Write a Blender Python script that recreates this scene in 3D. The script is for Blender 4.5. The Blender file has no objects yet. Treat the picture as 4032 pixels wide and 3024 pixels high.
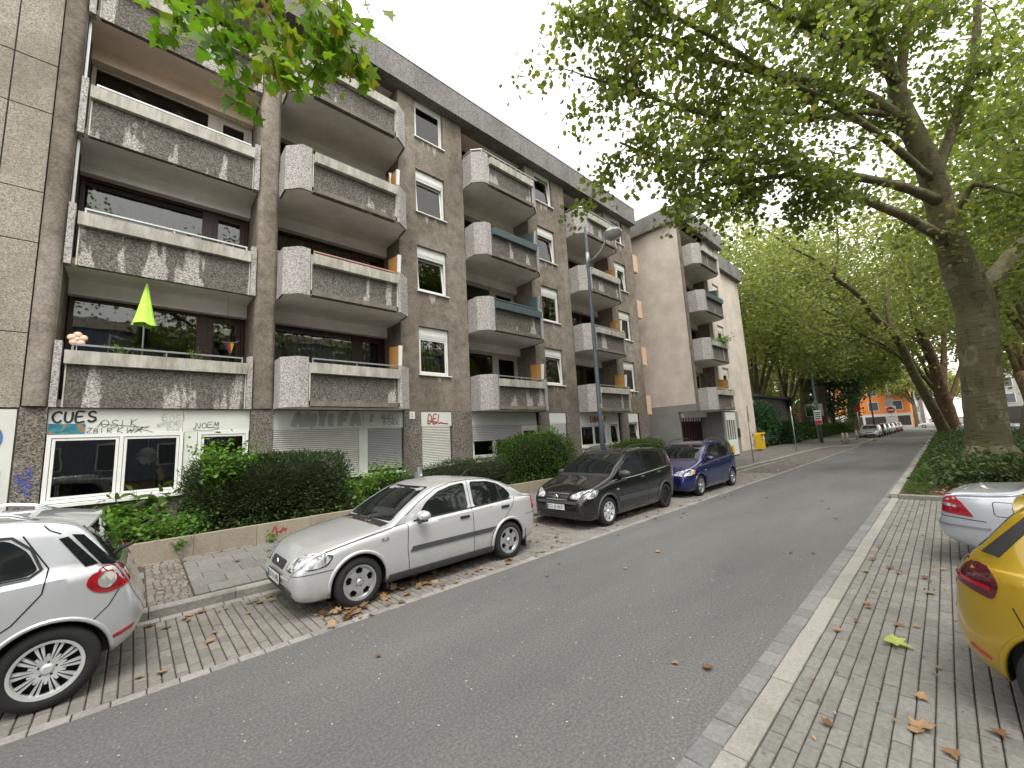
import bpy, bmesh, math, random
import numpy as np
from mathutils import Vector, Matrix
from mathutils.bvhtree import BVHTree
PI = math.pi
S = bpy.context.scene
COL = S.collection
R = random.Random(7)
NR = np.random.default_rng(11)

# ------------------------------------------------------------ camera, world, sun, exposure
CAM_H = 2.03
FPX = 1584.9
yaw, pitch, roll = [math.radians(a) for a in (46.7316, 7.7357, -2.9821)]
fw = Vector((math.cos(pitch) * math.cos(yaw), math.cos(pitch) * math.sin(yaw), math.sin(pitch)))
rt = fw.cross(Vector((0, 0, 1))).normalized()
up = rt.cross(fw)
r2 = rt * math.cos(roll) + up * math.sin(roll)
u2 = -rt * math.sin(roll) + up * math.cos(roll)
camd = bpy.data.cameras.new('camera')
cam = bpy.data.objects.new('camera', camd)
COL.objects.link(cam)
camd.sensor_width = 36.0
camd.lens = FPX / 4032 * 36
camd.clip_start = 0.05
camd.clip_end = 2000
cam.matrix_world = Matrix(((r2.x, u2.x, -fw.x, 0), (r2.y, u2.y, -fw.y, 0), (r2.z, u2.z, -fw.z, CAM_H), (0, 0, 0, 1)))
S.camera = cam

SUN_EL, SUN_AZ = math.radians(63), math.radians(205)
w = bpy.data.worlds.new('World')
S.world = w
w.use_nodes = True
nt = w.node_tree
nt.nodes.clear()
sky = nt.nodes.new('ShaderNodeTexSky')
sky.sky_type = 'NISHITA'
sky.sun_disc = False
sky.sun_elevation = SUN_EL
sky.sun_rotation = SUN_AZ
sky.air_density = 1.0
sky.dust_density = 4.0
hs = nt.nodes.new('ShaderNodeHueSaturation')
hs.inputs['Saturation'].default_value = 0.10
hs.inputs['Value'].default_value = 1.0
ml = nt.nodes.new('ShaderNodeMix')
ml.data_type = 'RGBA'
ml.inputs[0].default_value = 0.72
ml.inputs[7].default_value = (10.3, 10.1, 9.7, 1)
bg = nt.nodes.new('ShaderNodeBackground')
bg.inputs['Strength'].default_value = 0.135
ow = nt.nodes.new('ShaderNodeOutputWorld')
nt.links.new(sky.outputs[0], hs.inputs['Color'])
nt.links.new(hs.outputs[0], ml.inputs[6])
nt.links.new(ml.outputs[2], bg.inputs[0])
nt.links.new(bg.outputs[0], ow.inputs[0])

sl = bpy.data.lights.new('sun', 'SUN')
sl.energy = 1.5
sl.angle = math.radians(25)
sl.color = (1.0, 0.96, 0.9)
so = bpy.data.objects.new('sun', sl)
COL.objects.link(so)
sd = Vector((math.cos(SUN_EL) * math.sin(SUN_AZ), math.cos(SUN_EL) * math.cos(SUN_AZ), math.sin(SUN_EL)))
so.rotation_euler = sd.to_track_quat('Z', 'Y').to_euler()
so.location = (0, 0, 40)

S.view_settings.view_transform = 'Standard'
S.view_settings.look = 'None'
S.view_settings.gamma = 1
S.view_settings.use_curve_mapping = False
S.view_settings.exposure = 1.0
S.cycles.max_bounces = 10
S.cycles.diffuse_bounces = 8
S.cycles.transparent_max_bounces = 12
S.cycles.caustics_reflective = False
S.cycles.caustics_refractive = False

# ------------------------------------------------------------ material helpers
class G:
    """tiny node-graph helper"""
    def __init__(s, name):
        s.m = bpy.data.materials.new(name)
        s.m.use_nodes = True
        s.t = s.m.node_tree
        s.t.nodes.clear()
        s.out = s.n('ShaderNodeOutputMaterial')
    def n(s, typ, **kw):
        o = s.t.nodes.new(typ)
        for k, v in kw.items():
            setattr(o, k, v)
        return o
    def set(s, sock, v):
        if hasattr(v, 'is_output'):
            s.t.links.new(v, sock)
        elif isinstance(v, (tuple, list)):
            sock.default_value = (*v, 1) if len(v) == 3 and sock.type == 'RGBA' else v
        else:
            sock.default_value = v
    def pos(s, scale=(1, 1, 1), obj=False):
        if obj:
            g = s.n('ShaderNodeTexCoord').outputs['Object']
        else:
            g = s.n('ShaderNodeNewGeometry').outputs['Position']
        if scale == (1, 1, 1):
            return g
        mp = s.n('ShaderNodeMapping')
        s.set(mp.inputs['Vector'], g)
        mp.inputs['Scale'].default_value = scale
        return mp.outputs[0]
    def noise(s, vec, scale, detail=4, rough=.6, dist=0):
        o = s.n('ShaderNodeTexNoise')
        s.set(o.inputs['Vector'], vec)
        o.inputs['Scale'].default_value = scale
        o.inputs['Detail'].default_value = detail
        o.inputs['Roughness'].default_value = rough
        o.inputs['Distortion'].default_value = dist
        return o.outputs[0]
    def voro(s, vec, scale, feature='F1', out=0, rnd=1):
        o = s.n('ShaderNodeTexVoronoi', feature=feature)
        s.set(o.inputs['Vector'], vec)
        o.inputs['Scale'].default_value = scale
        o.inputs['Randomness'].default_value = rnd
        return o.outputs[out]
    def ramp(s, f, stops):
        o = s.n('ShaderNodeValToRGB')
        s.set(o.inputs[0], f)
        e = o.color_ramp.elements
        while len(e) < len(stops):
            e.new(0.5)
        for i, (p, c) in enumerate(stops):
            e[i].position = p
            e[i].color = (*c, 1) if not isinstance(c, (int, float)) else (c, c, c, 1)
        return o.outputs[0]
    def mix(s, f, a, b, mode='MIX'):
        o = s.n('ShaderNodeMix', data_type='RGBA', blend_type=mode)
        s.set(o.inputs[0], f)
        s.set(o.inputs[6], a)
        s.set(o.inputs[7], b)
        return o.outputs[2]
    def math(s, op, a, b=0.0, clamp=False):
        o = s.n('ShaderNodeMath', operation=op, use_clamp=clamp)
        s.set(o.inputs[0], a)
        s.set(o.inputs[1], b)
        return o.outputs[0]
    def bump(s, h, strength=.3, dist=.01):
        o = s.n('ShaderNodeBump')
        s.set(o.inputs['Height'], h)
        o.inputs['Strength'].default_value = strength
        o.inputs['Distance'].default_value = dist
        return o.outputs[0]
    def pbr(s, col, rough=.6, metal=0, normal=None, coat=0, spec=.5, alpha=None, emit=None):
        o = s.n('ShaderNodeBsdfPrincipled')
        s.set(o.inputs['Base Color'], col)
        s.set(o.inputs['Roughness'], rough)
        s.set(o.inputs['Metallic'], metal)
        o.inputs['Specular IOR Level'].default_value = spec
        o.inputs['Coat Weight'].default_value = coat
        o.inputs['Coat Roughness'].default_value = .04
        if normal is not None:
            s.set(o.inputs['Normal'], normal)
        if emit:
            o.inputs['Emission Color'].default_value = (*emit, 1)
            o.inputs['Emission Strength'].default_value = 1
        return o.outputs[0]
    def done(s, sh):
        s.t.links.new(sh, s.out.inputs[0])
        return s.m

MATS = {}
def c3(c, k):
    return tuple(x * k for x in c)
def plain(name, col, rough=.5, metal=0, var=.12, scale=6, bump=0, coat=0, spec=.5, bscale=60):
    if name in MATS:
        return MATS[name]
    g = G(name)
    p = g.pos()
    f = g.noise(p, scale, 5, .65)
    c = g.ramp(f, [(.3, c3(col, 1 - var)), (.7, c3(col, 1 + var))])
    nm = g.bump(g.noise(p, bscale, 3), bump, .01) if bump else None
    MATS[name] = g.done(g.pbr(c, rough, metal, nm, coat, spec))
    return MATS[name]

def m_plaster():
    g = G('brown_plaster')
    p = g.pos()
    big = g.noise(g.pos((.35, .35, .18)), 1.0, 5, .6, .4)
    c = g.ramp(big, [(.33, (.135, .115, .09)), (.5, (.225, .195, .158)), (.68, (.325, .29, .25))])
    mid = g.noise(p, 3.2, 8, .75, .3)
    c = g.mix(.75, c, g.ramp(mid, [(.32, (.42,) * 3), (.52, (.9,) * 3), (.7, (1.25,) * 3)]), 'MULTIPLY')
    st = g.noise(g.pos((3.2, 3.2, .22)), 1.0, 4, .6)
    c = g.mix(g.math('MULTIPLY', g.ramp(st, [(.55, 0.), (.75, 1.)]), .35), c, (.15, .135, .115))
    fine = g.noise(p, 24, 4, .8)
    c = g.mix(.75, c, g.ramp(fine, [(.3, (.5,) * 3), (.7, (1.45,) * 3)]), 'MULTIPLY')
    return g.done(g.pbr(c, .92, 0, g.bump(fine, .7, .015), spec=.2))
def m_aggregate(name, lo, md, hi, scale=34, stain=.3):
    g = G(name)
    p = g.pos()
    v = g.voro(p, scale, out=1)
    vv = g.n('ShaderNodeSeparateColor')
    g.set(vv.inputs[0], v)
    c = g.ramp(vv.outputs[0], [(.05, lo), (.45, md), (.95, hi)])
    big = g.noise(g.pos((.8, .8, .4)), 1.2, 5, .65)
    c = g.mix(g.math('MULTIPLY', g.ramp(big, [(.42, 0.), (.7, 1.)]), stain), c, c3(lo, .8))
    d = g.voro(p, scale, out=0)
    return g.done(g.pbr(c, .9, 0, g.bump(d, .6, .012), spec=.2))
def m_streak():
    """wash-out concrete front panels: grime with paler run-off streaks that widen downwards"""
    g = G('streaked_wash_concrete')
    p = g.pos()
    v = g.voro(p, 50, out=1)
    vv = g.n('ShaderNodeSeparateColor')
    g.set(vv.inputs[0], v)
    light = g.ramp(vv.outputs[0], [(.05, (.17, .155, .14)), (.5, (.36, .34, .315)), (.95, (.56, .54, .51))])
    dark = g.ramp(vv.outputs[0], [(.05, (.055, .048, .041)), (.5, (.10, .09, .079)), (.95, (.175, .162, .145))])
    sx = g.n('ShaderNodeSeparateXYZ')
    g.set(sx.inputs[0], p)
    h = g.math('MODULO', g.math('SUBTRACT', sx.outputs[2], 3.07), 2.85)       # height inside the storey
    down = g.math('SUBTRACT', .85, h, True)
    cx = g.n('ShaderNodeCombineXYZ')
    g.set(cx.inputs[0], sx.outputs[0])
    g.set(cx.inputs[1], sx.outputs[1])
    g.set(cx.inputs[2], g.math('MULTIPLY', sx.outputs[2], .12))
    n1 = g.noise(cx.outputs[0], 2.3, 3, .5)
    n2 = g.noise(g.pos((1, 1, .4)), 9, 4, .6)
    m = g.math('ADD', n1, g.math('MULTIPLY', n2, .16))
    m = g.math('ADD', m, g.math('MULTIPLY', down, .10))
    mask = g.ramp(m, [(.70, 0.), (.735, 1.)])
    top = g.ramp(g.noise(p, 1.4, 3), [(.35, .15), (.65, .55)])
    dd = g.mix(top, dark, light)
    dd = g.mix(.72, dd, dark)
    c = g.mix(mask, dd, light)
    d = g.voro(p, 50, out=0)
    return g.done(g.pbr(c, .92, 0, g.bump(d, .6, .012), spec=.2))
def m_trough():
    g = G('stained_trough_concrete')
    p = g.pos()
    n = g.noise(g.pos((1, 1, .35)), 3.5, 6, .7)
    c = g.ramp(n, [(.25, (.17, .16, .12)), (.42, (.40, .385, .33)), (.6, (.56, .54, .48)), (.8, (.62, .6, .55))])
    s2 = g.noise(g.pos((9, 9, .6)), 1.0, 3, .6)
    c = g.mix(g.math('MULTIPLY', g.ramp(s2, [(.5, 0.), (.75, 1.)]), .5), c, (.22, .205, .16))
    return g.done(g.pbr(c, .85, 0, g.bump(g.noise(p, 40), .25, .01), spec=.25))
def m_asphalt():
    g = G('asphalt')
    p = g.pos()
    big = g.noise(g.pos((.12, .5, 1)), 1.4, 5, .6)
    c = g.ramp(big, [(.3, (.084, .085, .084)), (.7, (.125, .124, .12))])
    fine = g.noise(p, 42, 5, .85)
    c = g.mix(.9, c, g.ramp(fine, [(.25, (.35,) * 3), (.5, (1,) * 3), (.75, (2.1,) * 3)]), 'MULTIPLY')
    sp = g.voro(p, 26, out=0)
    spr = g.voro(p, 26, out=1)
    q = g.n('ShaderNodeSeparateColor')
    g.set(q.inputs[0], spr)
    m = g.math('MULTIPLY', g.ramp(sp, [(.13, 1.), (.20, 0.)]), g.ramp(q.outputs[0], [(.945, 0.), (.96, 1.)]))
    c = g.mix(m, c, (.5, .5, .47))
    edge = g.noise(g.pos((.6, .6, 1)), 2.2, 6, .7)
    c = g.mix(g.ramp(edge, [(.58, 0.), (.72, .4)]), c, (.06, .06, .058))
    return g.done(g.pbr(c, .82, 0, g.bump(fine, .55, .008), spec=.35))
def m_random(name, a, b, rough=.85, scale=30, dirt=(.06, .055, .045), moss=0.):
    """stone whose tone differs from piece to piece"""
    g = G(name)
    p = g.pos()
    oi = g.n('ShaderNodeObjectInfo')
    at = g.n('ShaderNodeAttribute', attribute_name='rnd')
    rr = g.math('FRACT', g.math('ADD', oi.outputs['Random'], at.outputs['Fac']))
    c = g.mix(rr, a, b)
    f = g.noise(p, scale, 5, .7)
    c = g.mix(.6, c, g.ramp(f, [(.3, (.6,) * 3), (.7, (1.35,) * 3)]), 'MULTIPLY')
    st = g.noise(p, 2.1, 5, .65)
    c = g.mix(g.ramp(st, [(.5, 0.), (.72, .45)]), c, dirt)
    if moss:
        ms = g.noise(p, 5, 5, .7)
        c = g.mix(g.ramp(ms, [(.55, 0.), (.7, moss)]), c, (.05, .065, .02))
    return g.done(g.pbr(c, rough, 0, g.bump(f, .4, .006), spec=.3))
def m_leaf(name, cols, trans=.4, rough=.55):
    g = G(name)
    at = g.n('ShaderNodeAttribute', attribute_name='rnd')
    n = len(cols)
    c = g.ramp(at.outputs['Fac'], [(i / (n - 1) if n > 1 else 0, cc) for i, cc in enumerate(cols)])
    c = g.mix(.4, c, g.ramp(g.noise(g.pos(), 9, 3), [(.3, (.6,) * 3), (.7, (1.3,) * 3)]), 'MULTIPLY')
    a = g.pbr(c, rough, 0, spec=.35)
    t = g.n('ShaderNodeBsdfTranslucent')
    g.set(t.inputs[0], g.mix(1, c, (1.5, 1.65, .75), 'MULTIPLY'))
    ms = g.n('ShaderNodeMixShader')
    ms.inputs[0].default_value = trans
    g.t.links.new(a, ms.inputs[1])
    g.t.links.new(t.outputs[0], ms.inputs[2])
    return g.done(ms.outputs[0])
def m_bark(name='plane_bark', a=(.065, .058, .032), b=(.135, .122, .068), cc=(.20, .185, .115)):
    g = G(name)
    v = g.voro(g.pos((1, 1, .55)), 3.2, out=1)
    q = g.n('ShaderNodeSeparateColor')
    g.set(q.inputs[0], v)
    n = g.noise(g.pos((1, 1, .5)), 4.5, 6, .7, .6)
    f = g.math('ADD', g.math('MULTIPLY', q.outputs[0], .35), g.math('MULTIPLY', n, .75))
    c = g.ramp(f, [(.30, a), (.46, b), (.66, b), (.72, cc)])
    rg = g.noise(g.pos((1.2, 1.2, 9)), 1.5, 5, .65, .5)
    c = g.mix(g.ramp(rg, [(.54, 0.), (.66, .7)]), c, c3(a, .6))
    return g.done(g.pbr(c, .85, 0, g.bump(g.math('ADD', n, rg), .8, .04), spec=.2))
def m_glass(name='window_glass', tint=.75, ior=1.75):
    g = G(name)
    fr = g.n('ShaderNodeFresnel')
    fr.inputs[0].default_value = ior
    nb = g.bump(g.noise(g.pos(), .9, 2), .06, .05)
    g.set(fr.inputs['Normal'], nb)
    tr = g.n('ShaderNodeBsdfTransparent')
    tr.inputs[0].default_value = (tint, tint * 1.02, tint * .98, 1)
    gl = g.n('ShaderNodeBsdfGlossy')
    gl.inputs['Roughness'].default_value = .015
    g.set(gl.inputs['Normal'], nb)
    ms = g.n('ShaderNodeMixShader')
    g.t.links.new(fr.outputs[0], ms.inputs[0])
    g.t.links.new(tr.outputs[0], ms.inputs[1])
    g.t.links.new(gl.outputs[0], ms.inputs[2])
    return g.done(ms.outputs[0])
def m_paint(name, col, metal=.0, rough=.3, dirt=.25):
    if name in MATS:
        return MATS[name]
    g = G(name)
    p = g.pos()
    fl = g.noise(p, 400, 2)
    c = g.mix(.25, col, g.ramp(fl, [(.3, c3(col, .8)), (.7, c3(col, 1.2))]))
    sx = g.n('ShaderNodeSeparateXYZ')
    g.set(sx.inputs[0], p)
    lowm = g.ramp(sx.outputs[2], [(.2, 1.), (.62, 0.)])
    dn = g.noise(p, 7, 6, .75)
    dm = g.math('MULTIPLY', g.math('MULTIPLY', lowm, g.ramp(dn, [(.35, 0.), (.75, 1.)])), dirt * 2)
    c = g.mix(dm, c, (.16, .145, .12))
    rr = g.ramp(dn, [(.3, (rough,) * 3), (.8, (rough + .12,) * 3)])
    MATS[name] = g.done(g.pbr(c, rr, metal, None, 1.0, .5))
    return MATS[name]
def m_curtain(name, col):
    g = G(name)
    n = g.noise(g.pos((7, 7, .25)), 2.5, 4, .6)
    c = g.ramp(n, [(.3, c3(col, .45)), (.7, c3(col, 1.15))])
    return g.done(g.pbr(c, .9))
def m_print(name, cols, scale=4):
    """blurry colour print on a flat sheet"""
    g = G(name)
    n = g.noise(g.pos((1, 1, 1)), scale, 2, .5, 1.2)
    k = len(cols)
    c = g.ramp(n, [(.25 + .5 * i / (k - 1), cc) for i, cc in enumerate(cols)])
    return g.done(g.pbr(c, .5))

M = dict(
    plaster=m_plaster(),
    agg_pale=m_aggregate('pale_wash_concrete', (.19, .175, .165), (.39, .365, .355), (.55, .53, .52), 52, .25),
    agg_brown=m_aggregate('brown_wash_concrete', (.075, .064, .052), (.165, .145, .122), (.285, .26, .23), 46, .35),
    agg_panel=m_aggregate('beige_wash_panel', (.20, .175, .14), (.335, .30, .25), (.46, .425, .365), 70, .7),
    agg_fascia=m_aggregate('grey_roof_fascia', (.115, .11, .10), (.205, .198, .188), (.31, .30, .29), 46, .6),
    streak=m_streak(), trough=m_trough(), asphalt=m_asphalt(),
    soffit=plain('soffit_paint', (.86, .84, .80), .9, var=.12, scale=1.6, spec=.2),
    soffit_pink=plain('soffit_beige', (.92, .77, .65), .9, var=.08, scale=1.6, spec=.2),
    slab_edge=plain('slab_edge_concrete', (.17, .15, .125), .9, var=.35, scale=4, spec=.2),
    white_panel=plain('white_cladding', (.60, .615, .575), .5, var=.07, scale=1.1),
    white_frame=plain('white_frame', (.74, .75, .72), .38, var=.05),
    shutter=plain('white_shutter', (.60, .59, .55), .5, var=.08, scale=3),
    shutter_grey=plain('grey_shutter', (.40, .40, .395), .5, var=.08, scale=3),
    shutter_lilac=plain('lilac_shutter', (.52, .49, .51), .5, var=.06),
    lilac=plain('lilac_cladding', (.44, .36, .40), .5, var=.06),
    red_frame=plain('oxblood_frame', (.036, .007, .006), .4, var=.2),
    cream_frame=plain('cream_frame', (.52, .50, .44), .4, var=.06),
    wood=plain('orange_wood', (.50, .26, .075), .5, var=.22, scale=12),
    peach=plain('peach_paint', (.62, .43, .29), .85, var=.05),
    teal=plain('slate_teal_paint', (.085, .12, .13), .5, var=.1),
    zinc=plain('galvanised_steel', (.46, .48, .49), .38, .7, var=.12, scale=12),
    grey_rail=plain('grey_rail', (.30, .31, .33), .45, .5, var=.12),
    red_rail=plain('pink_rail', (.42, .22, .19), .5, var=.12),
    dark=plain('dark_plastic', (.018, .018, .019), .55, var=.2),
    trim=plain('grey_trim_plastic', (.055, .057, .062), .5, var=.12),
    black=plain('black_void', (.006, .006, .007), .8, var=.1),
    chrome=plain('chrome', (.75, .76, .78), .12, 1, var=.03),
    tyre=plain('tyre_rubber', (.013, .013, .0135), .85, var=.25, scale=14, bump=.15),
    rim=plain('silver_rim', (.55, .56, .57), .3, .75, var=.06, scale=20),
    rim_bright=plain('bright_hubcap', (.68, .69, .68), .3, .5, var=.06, scale=20),
    steel_rim=plain('black_steel_rim', (.02, .02, .021), .5, .3, var=.2),
    glass=m_glass(),
    plate=plain('plate_white', (.78, .79, .76), .35, var=.03),
    plate_blue=plain('plate_blue', (.02, .07, .42), .35, var=.03),
    ink=plain('plate_ink', (.01, .01, .012), .4, var=.05),
    lamp_clear=None,
    lamp_red=plain('red_lamp', (.32, .008, .018), .12, 0, var=.35, scale=14, coat=1),
    lamp_dred=plain('dark_red_lamp', (.07, .004, .010), .12, 0, var=.4, scale=14, coat=1),
    lamp_amber=plain('amber_lamp', (.75, .26, .04), .12, 0, var=.2, coat=1),
    bark=m_bark(), bark_dark=m_bark('dark_bark', (.035, .028, .02), (.075, .062, .045), (.11, .095, .07)),
    bark_red=m_bark('reddish_bark', (.10, .065, .04), (.20, .135, .085), (.30, .22, .15)),
    soil=plain('soil', (.075, .055, .035), .95, var=.4, scale=8, bump=.6, spec=.1),
    bedding=plain('bedding_sand', (.07, .058, .046), .95, var=.35, scale=12, bump=.4, spec=.1),
    paver=m_random('grey_paver', (.155, .152, .14), (.20, .195, .18), dirt=(.10, .095, .08)),
    paver_l=m_random('brown_grey_paver', (.165, .154, .138), (.225, .212, .192), dirt=(.09, .08, .068)),
    gutter=m_random('pale_gutter_block', (.21, .20, .185), (.275, .262, .245)),
    gutter_r=m_random('grey_gutter_block', (.15, .148, .148), (.20, .195, .192)),
    kerb=m_random('kerb_concrete', (.23, .22, .20), (.29, .28, .25), moss=.3),
    kerb_w=m_random('pale_kerb_stone', (.24, .23, .21), (.29, .28, .255), scale=45, dirt=(.14, .13, .11)),
    slab=m_random('pavement_slab', (.145, .14, .132), (.185, .178, .168), scale=22),
    cobble=m_random('small_cobble', (.12, .105, .09), (.21, .19, .165)),
    wallc=m_random('planter_concrete', (.26, .225, .175), (.31, .27, .21), dirt=(.12, .10, .075), moss=.12),
    footway=plain('worn_footway', (.125, .118, .108), .9, var=.22, scale=3, bump=.3, spec=.2),
    marking=plain('road_marking', (.62, .62, .6), .7, var=.12),
    grass=m_leaf('grass_blade', [(.035, .085, .016), (.06, .13, .022), (.10, .15, .03)], .3),
    leaf_plane=m_leaf('plane_leaf', [(.075, .105, .033), (.10, .135, .038), (.135, .175, .045), (.17, .20, .05), (.22, .21, .055), (.25, .145, .055)], .5),
    leaf_near=m_leaf('near_plane_leaf', [(.07, .15, .014), (.10, .20, .018), (.14, .25, .022), (.19, .26, .025), (.28, .23, .028), (.24, .10, .03)], .45),
    leaf_far=m_leaf('far_plane_leaf', [(.10, .125, .042), (.15, .18, .058), (.20, .225, .085), (.27, .29, .145), (.27, .24, .075), (.26, .155, .06)], .52),  # pale sage stop puts the sky sheen of the leaves into their colour
    leaf_dark=m_leaf('yew_needle', [(.014, .028, .011), (.026, .050, .016), (.045, .078, .022), (.085, .105, .035)], .2),
    leaf_bush=m_leaf('privet_leaf', [(.03, .065, .012), (.05, .10, .018), (.085, .15, .026), (.13, .19, .035)], .3),
    leaf_bed=m_leaf('bed_leaf', [(.03, .055, .016), (.05, .085, .024), (.075, .115, .034), (.13, .13, .05)], .25),
    leaf_bright=m_leaf('bright_leaf', [(.07, .16, .022), (.11, .23, .03), (.16, .29, .045)], .4),
    leaf_dry=m_leaf('dry_leaf', [(.10, .05, .025), (.21, .115, .055), (.36, .24, .13), (.14, .065, .03)], .15, .8),
    leaf_yellow=m_leaf('yellow_leaf', [(.34, .38, .09), (.44, .46, .14)], .3, .6),
    leaf_conifer=m_leaf('blue_green_leaf', [(.018, .06, .028), (.03, .09, .04), (.06, .13, .055), (.10, .19, .05)], .2),
    cur_white=m_curtain('white_curtain', (.80, .81, .82)), cur_grey=m_curtain('grey_curtain', (.045, .052, .05)),
    unlit_room=m_curtain('unlit_room_black', (.008, .008, .008)), cur_olive=m_curtain('olive_blind', (.20, .21, .12)),  # room black: darkness of the unlit interior put into the colour
    spray_black=plain('black_spray', (.012, .012, .014), .6, var=.2), spray_red=plain('red_spray', (.32, .02, .022), .6, var=.15),
    spray_grey=plain('faded_spray', (.38, .39, .37), .6, var=.12), spray_mid=plain('grey_marker', (.25, .25, .25), .6, var=.1),
    spray_blue=plain('blue_spray', (.075, .08, .20), .7, var=.3, scale=18), ring_blue=plain('sign_blue', (.06, .16, .40), .5, var=.1),
    lime=plain('lime_fabric', (.48, .78, .10), .8, var=.12, scale=8),
    yellow=plain('post_yellow', (.72, .46, .01), .4, var=.1), pole_blue=plain('blue_grey_pole', (.10, .125, .16), .5, .2, var=.2, scale=5),
    orange_wall=plain('orange_render', (.72, .24, .065), .85, var=.08), salmon=plain('salmon_render', (.72, .27, .17), .85, var=.08),
    far_grey=plain('far_grey_render', (.42, .40, .38), .9, var=.08), far_pink=plain('far_pink_render', (.55, .47, .47), .9, var=.08),
    far_dark=plain('dark_shopfront', (.045, .04, .038), .6, var=.2), far_glass=plain('far_window_glass', (.10, .115, .13), .15, var=.3),
    garage=plain('grey_metal_shed', (.10, .105, .11), .6, var=.08), terracotta=plain('terracotta', (.5, .17, .07), .8, var=.15),
    sign_red=plain('sign_red', (.55, .02, .03), .4, var=.05), sign_back=plain('sign_back_dark', (.03, .034, .045), .5, var=.1),
    fence_green=plain('green_mesh', (.02, .085, .065), .6, var=.2), stone_post=plain('stone_bollard', (.36, .33, .27), .9, var=.15),
    pink_flower=plain('peach_petals', (.78, .50, .36), .7, var=.08), yflag=plain('flag_yellow', (.75, .58, .05), .7, var=.08),
    rflag=plain('flag_red', (.5, .03, .03), .7, var=.08), bflag=plain('flag_dark_blue', (.03, .03, .12), .7, var=.1),
    pumpkin=plain('pumpkin_orange', (.6, .2, .02), .5, var=.15), white_paper=plain('white_paper', (.92, .92, .86), .8, var=.06),
    carglass=None, mural=m_print('mural_print', [(.01, .015, .03), (.02, .12, .22), (.03, .22, .22), (.35, .16, .06), (.42, .07, .05)], 5.5),
    photo=m_print('photo_print', [(.03, .035, .03), (.22, .24, .12), (.55, .53, .45), (.28, .09, .06), (.05, .07, .05)], 4.2),
)
def m_carglass():
    g = G('car_glass')
    g.m.name = 'car_glass'
    return g.done(g.pbr((.008, .011, .010), .03, 0, None, 0, .5))
M['carglass'] = m_carglass()
def m_headlamp():
    g = G('clear_headlamp')
    v = g.voro(g.pos((1, 1, .5)), 24, out=1)
    q = g.n('ShaderNodeSeparateColor')
    g.set(q.inputs[0], v)
    c = g.ramp(q.outputs[0], [(.15, (.16, .17, .175)), (.55, (.42, .44, .45)), (.85, (.72, .73, .74))])
    return g.done(g.pbr(c, .15, .25, None, 1.0, .6))
M['lamp_clear'] = m_headlamp()
def m_spray_patch():
    g = G('blue_spray_on_pebbles')
    p = g.pos()
    q = g.n('ShaderNodeSeparateColor')
    g.set(q.inputs[0], g.voro(p, 46, out=1))
    base = g.ramp(q.outputs[0], [(.05, (.075, .064, .052)), (.45, (.165, .145, .122)), (.95, (.285, .26, .23))])
    blue = g.ramp(q.outputs[0], [(.1, (.05, .055, .16)), (.9, (.13, .14, .34))])
    m = g.ramp(g.noise(p, 9, 4, .7), [(.42, 0.), (.56, 1.)])
    return g.done(g.pbr(g.mix(m, base, blue), .9, spec=.2))
M['spray_blue'] = m_spray_patch()

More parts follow.
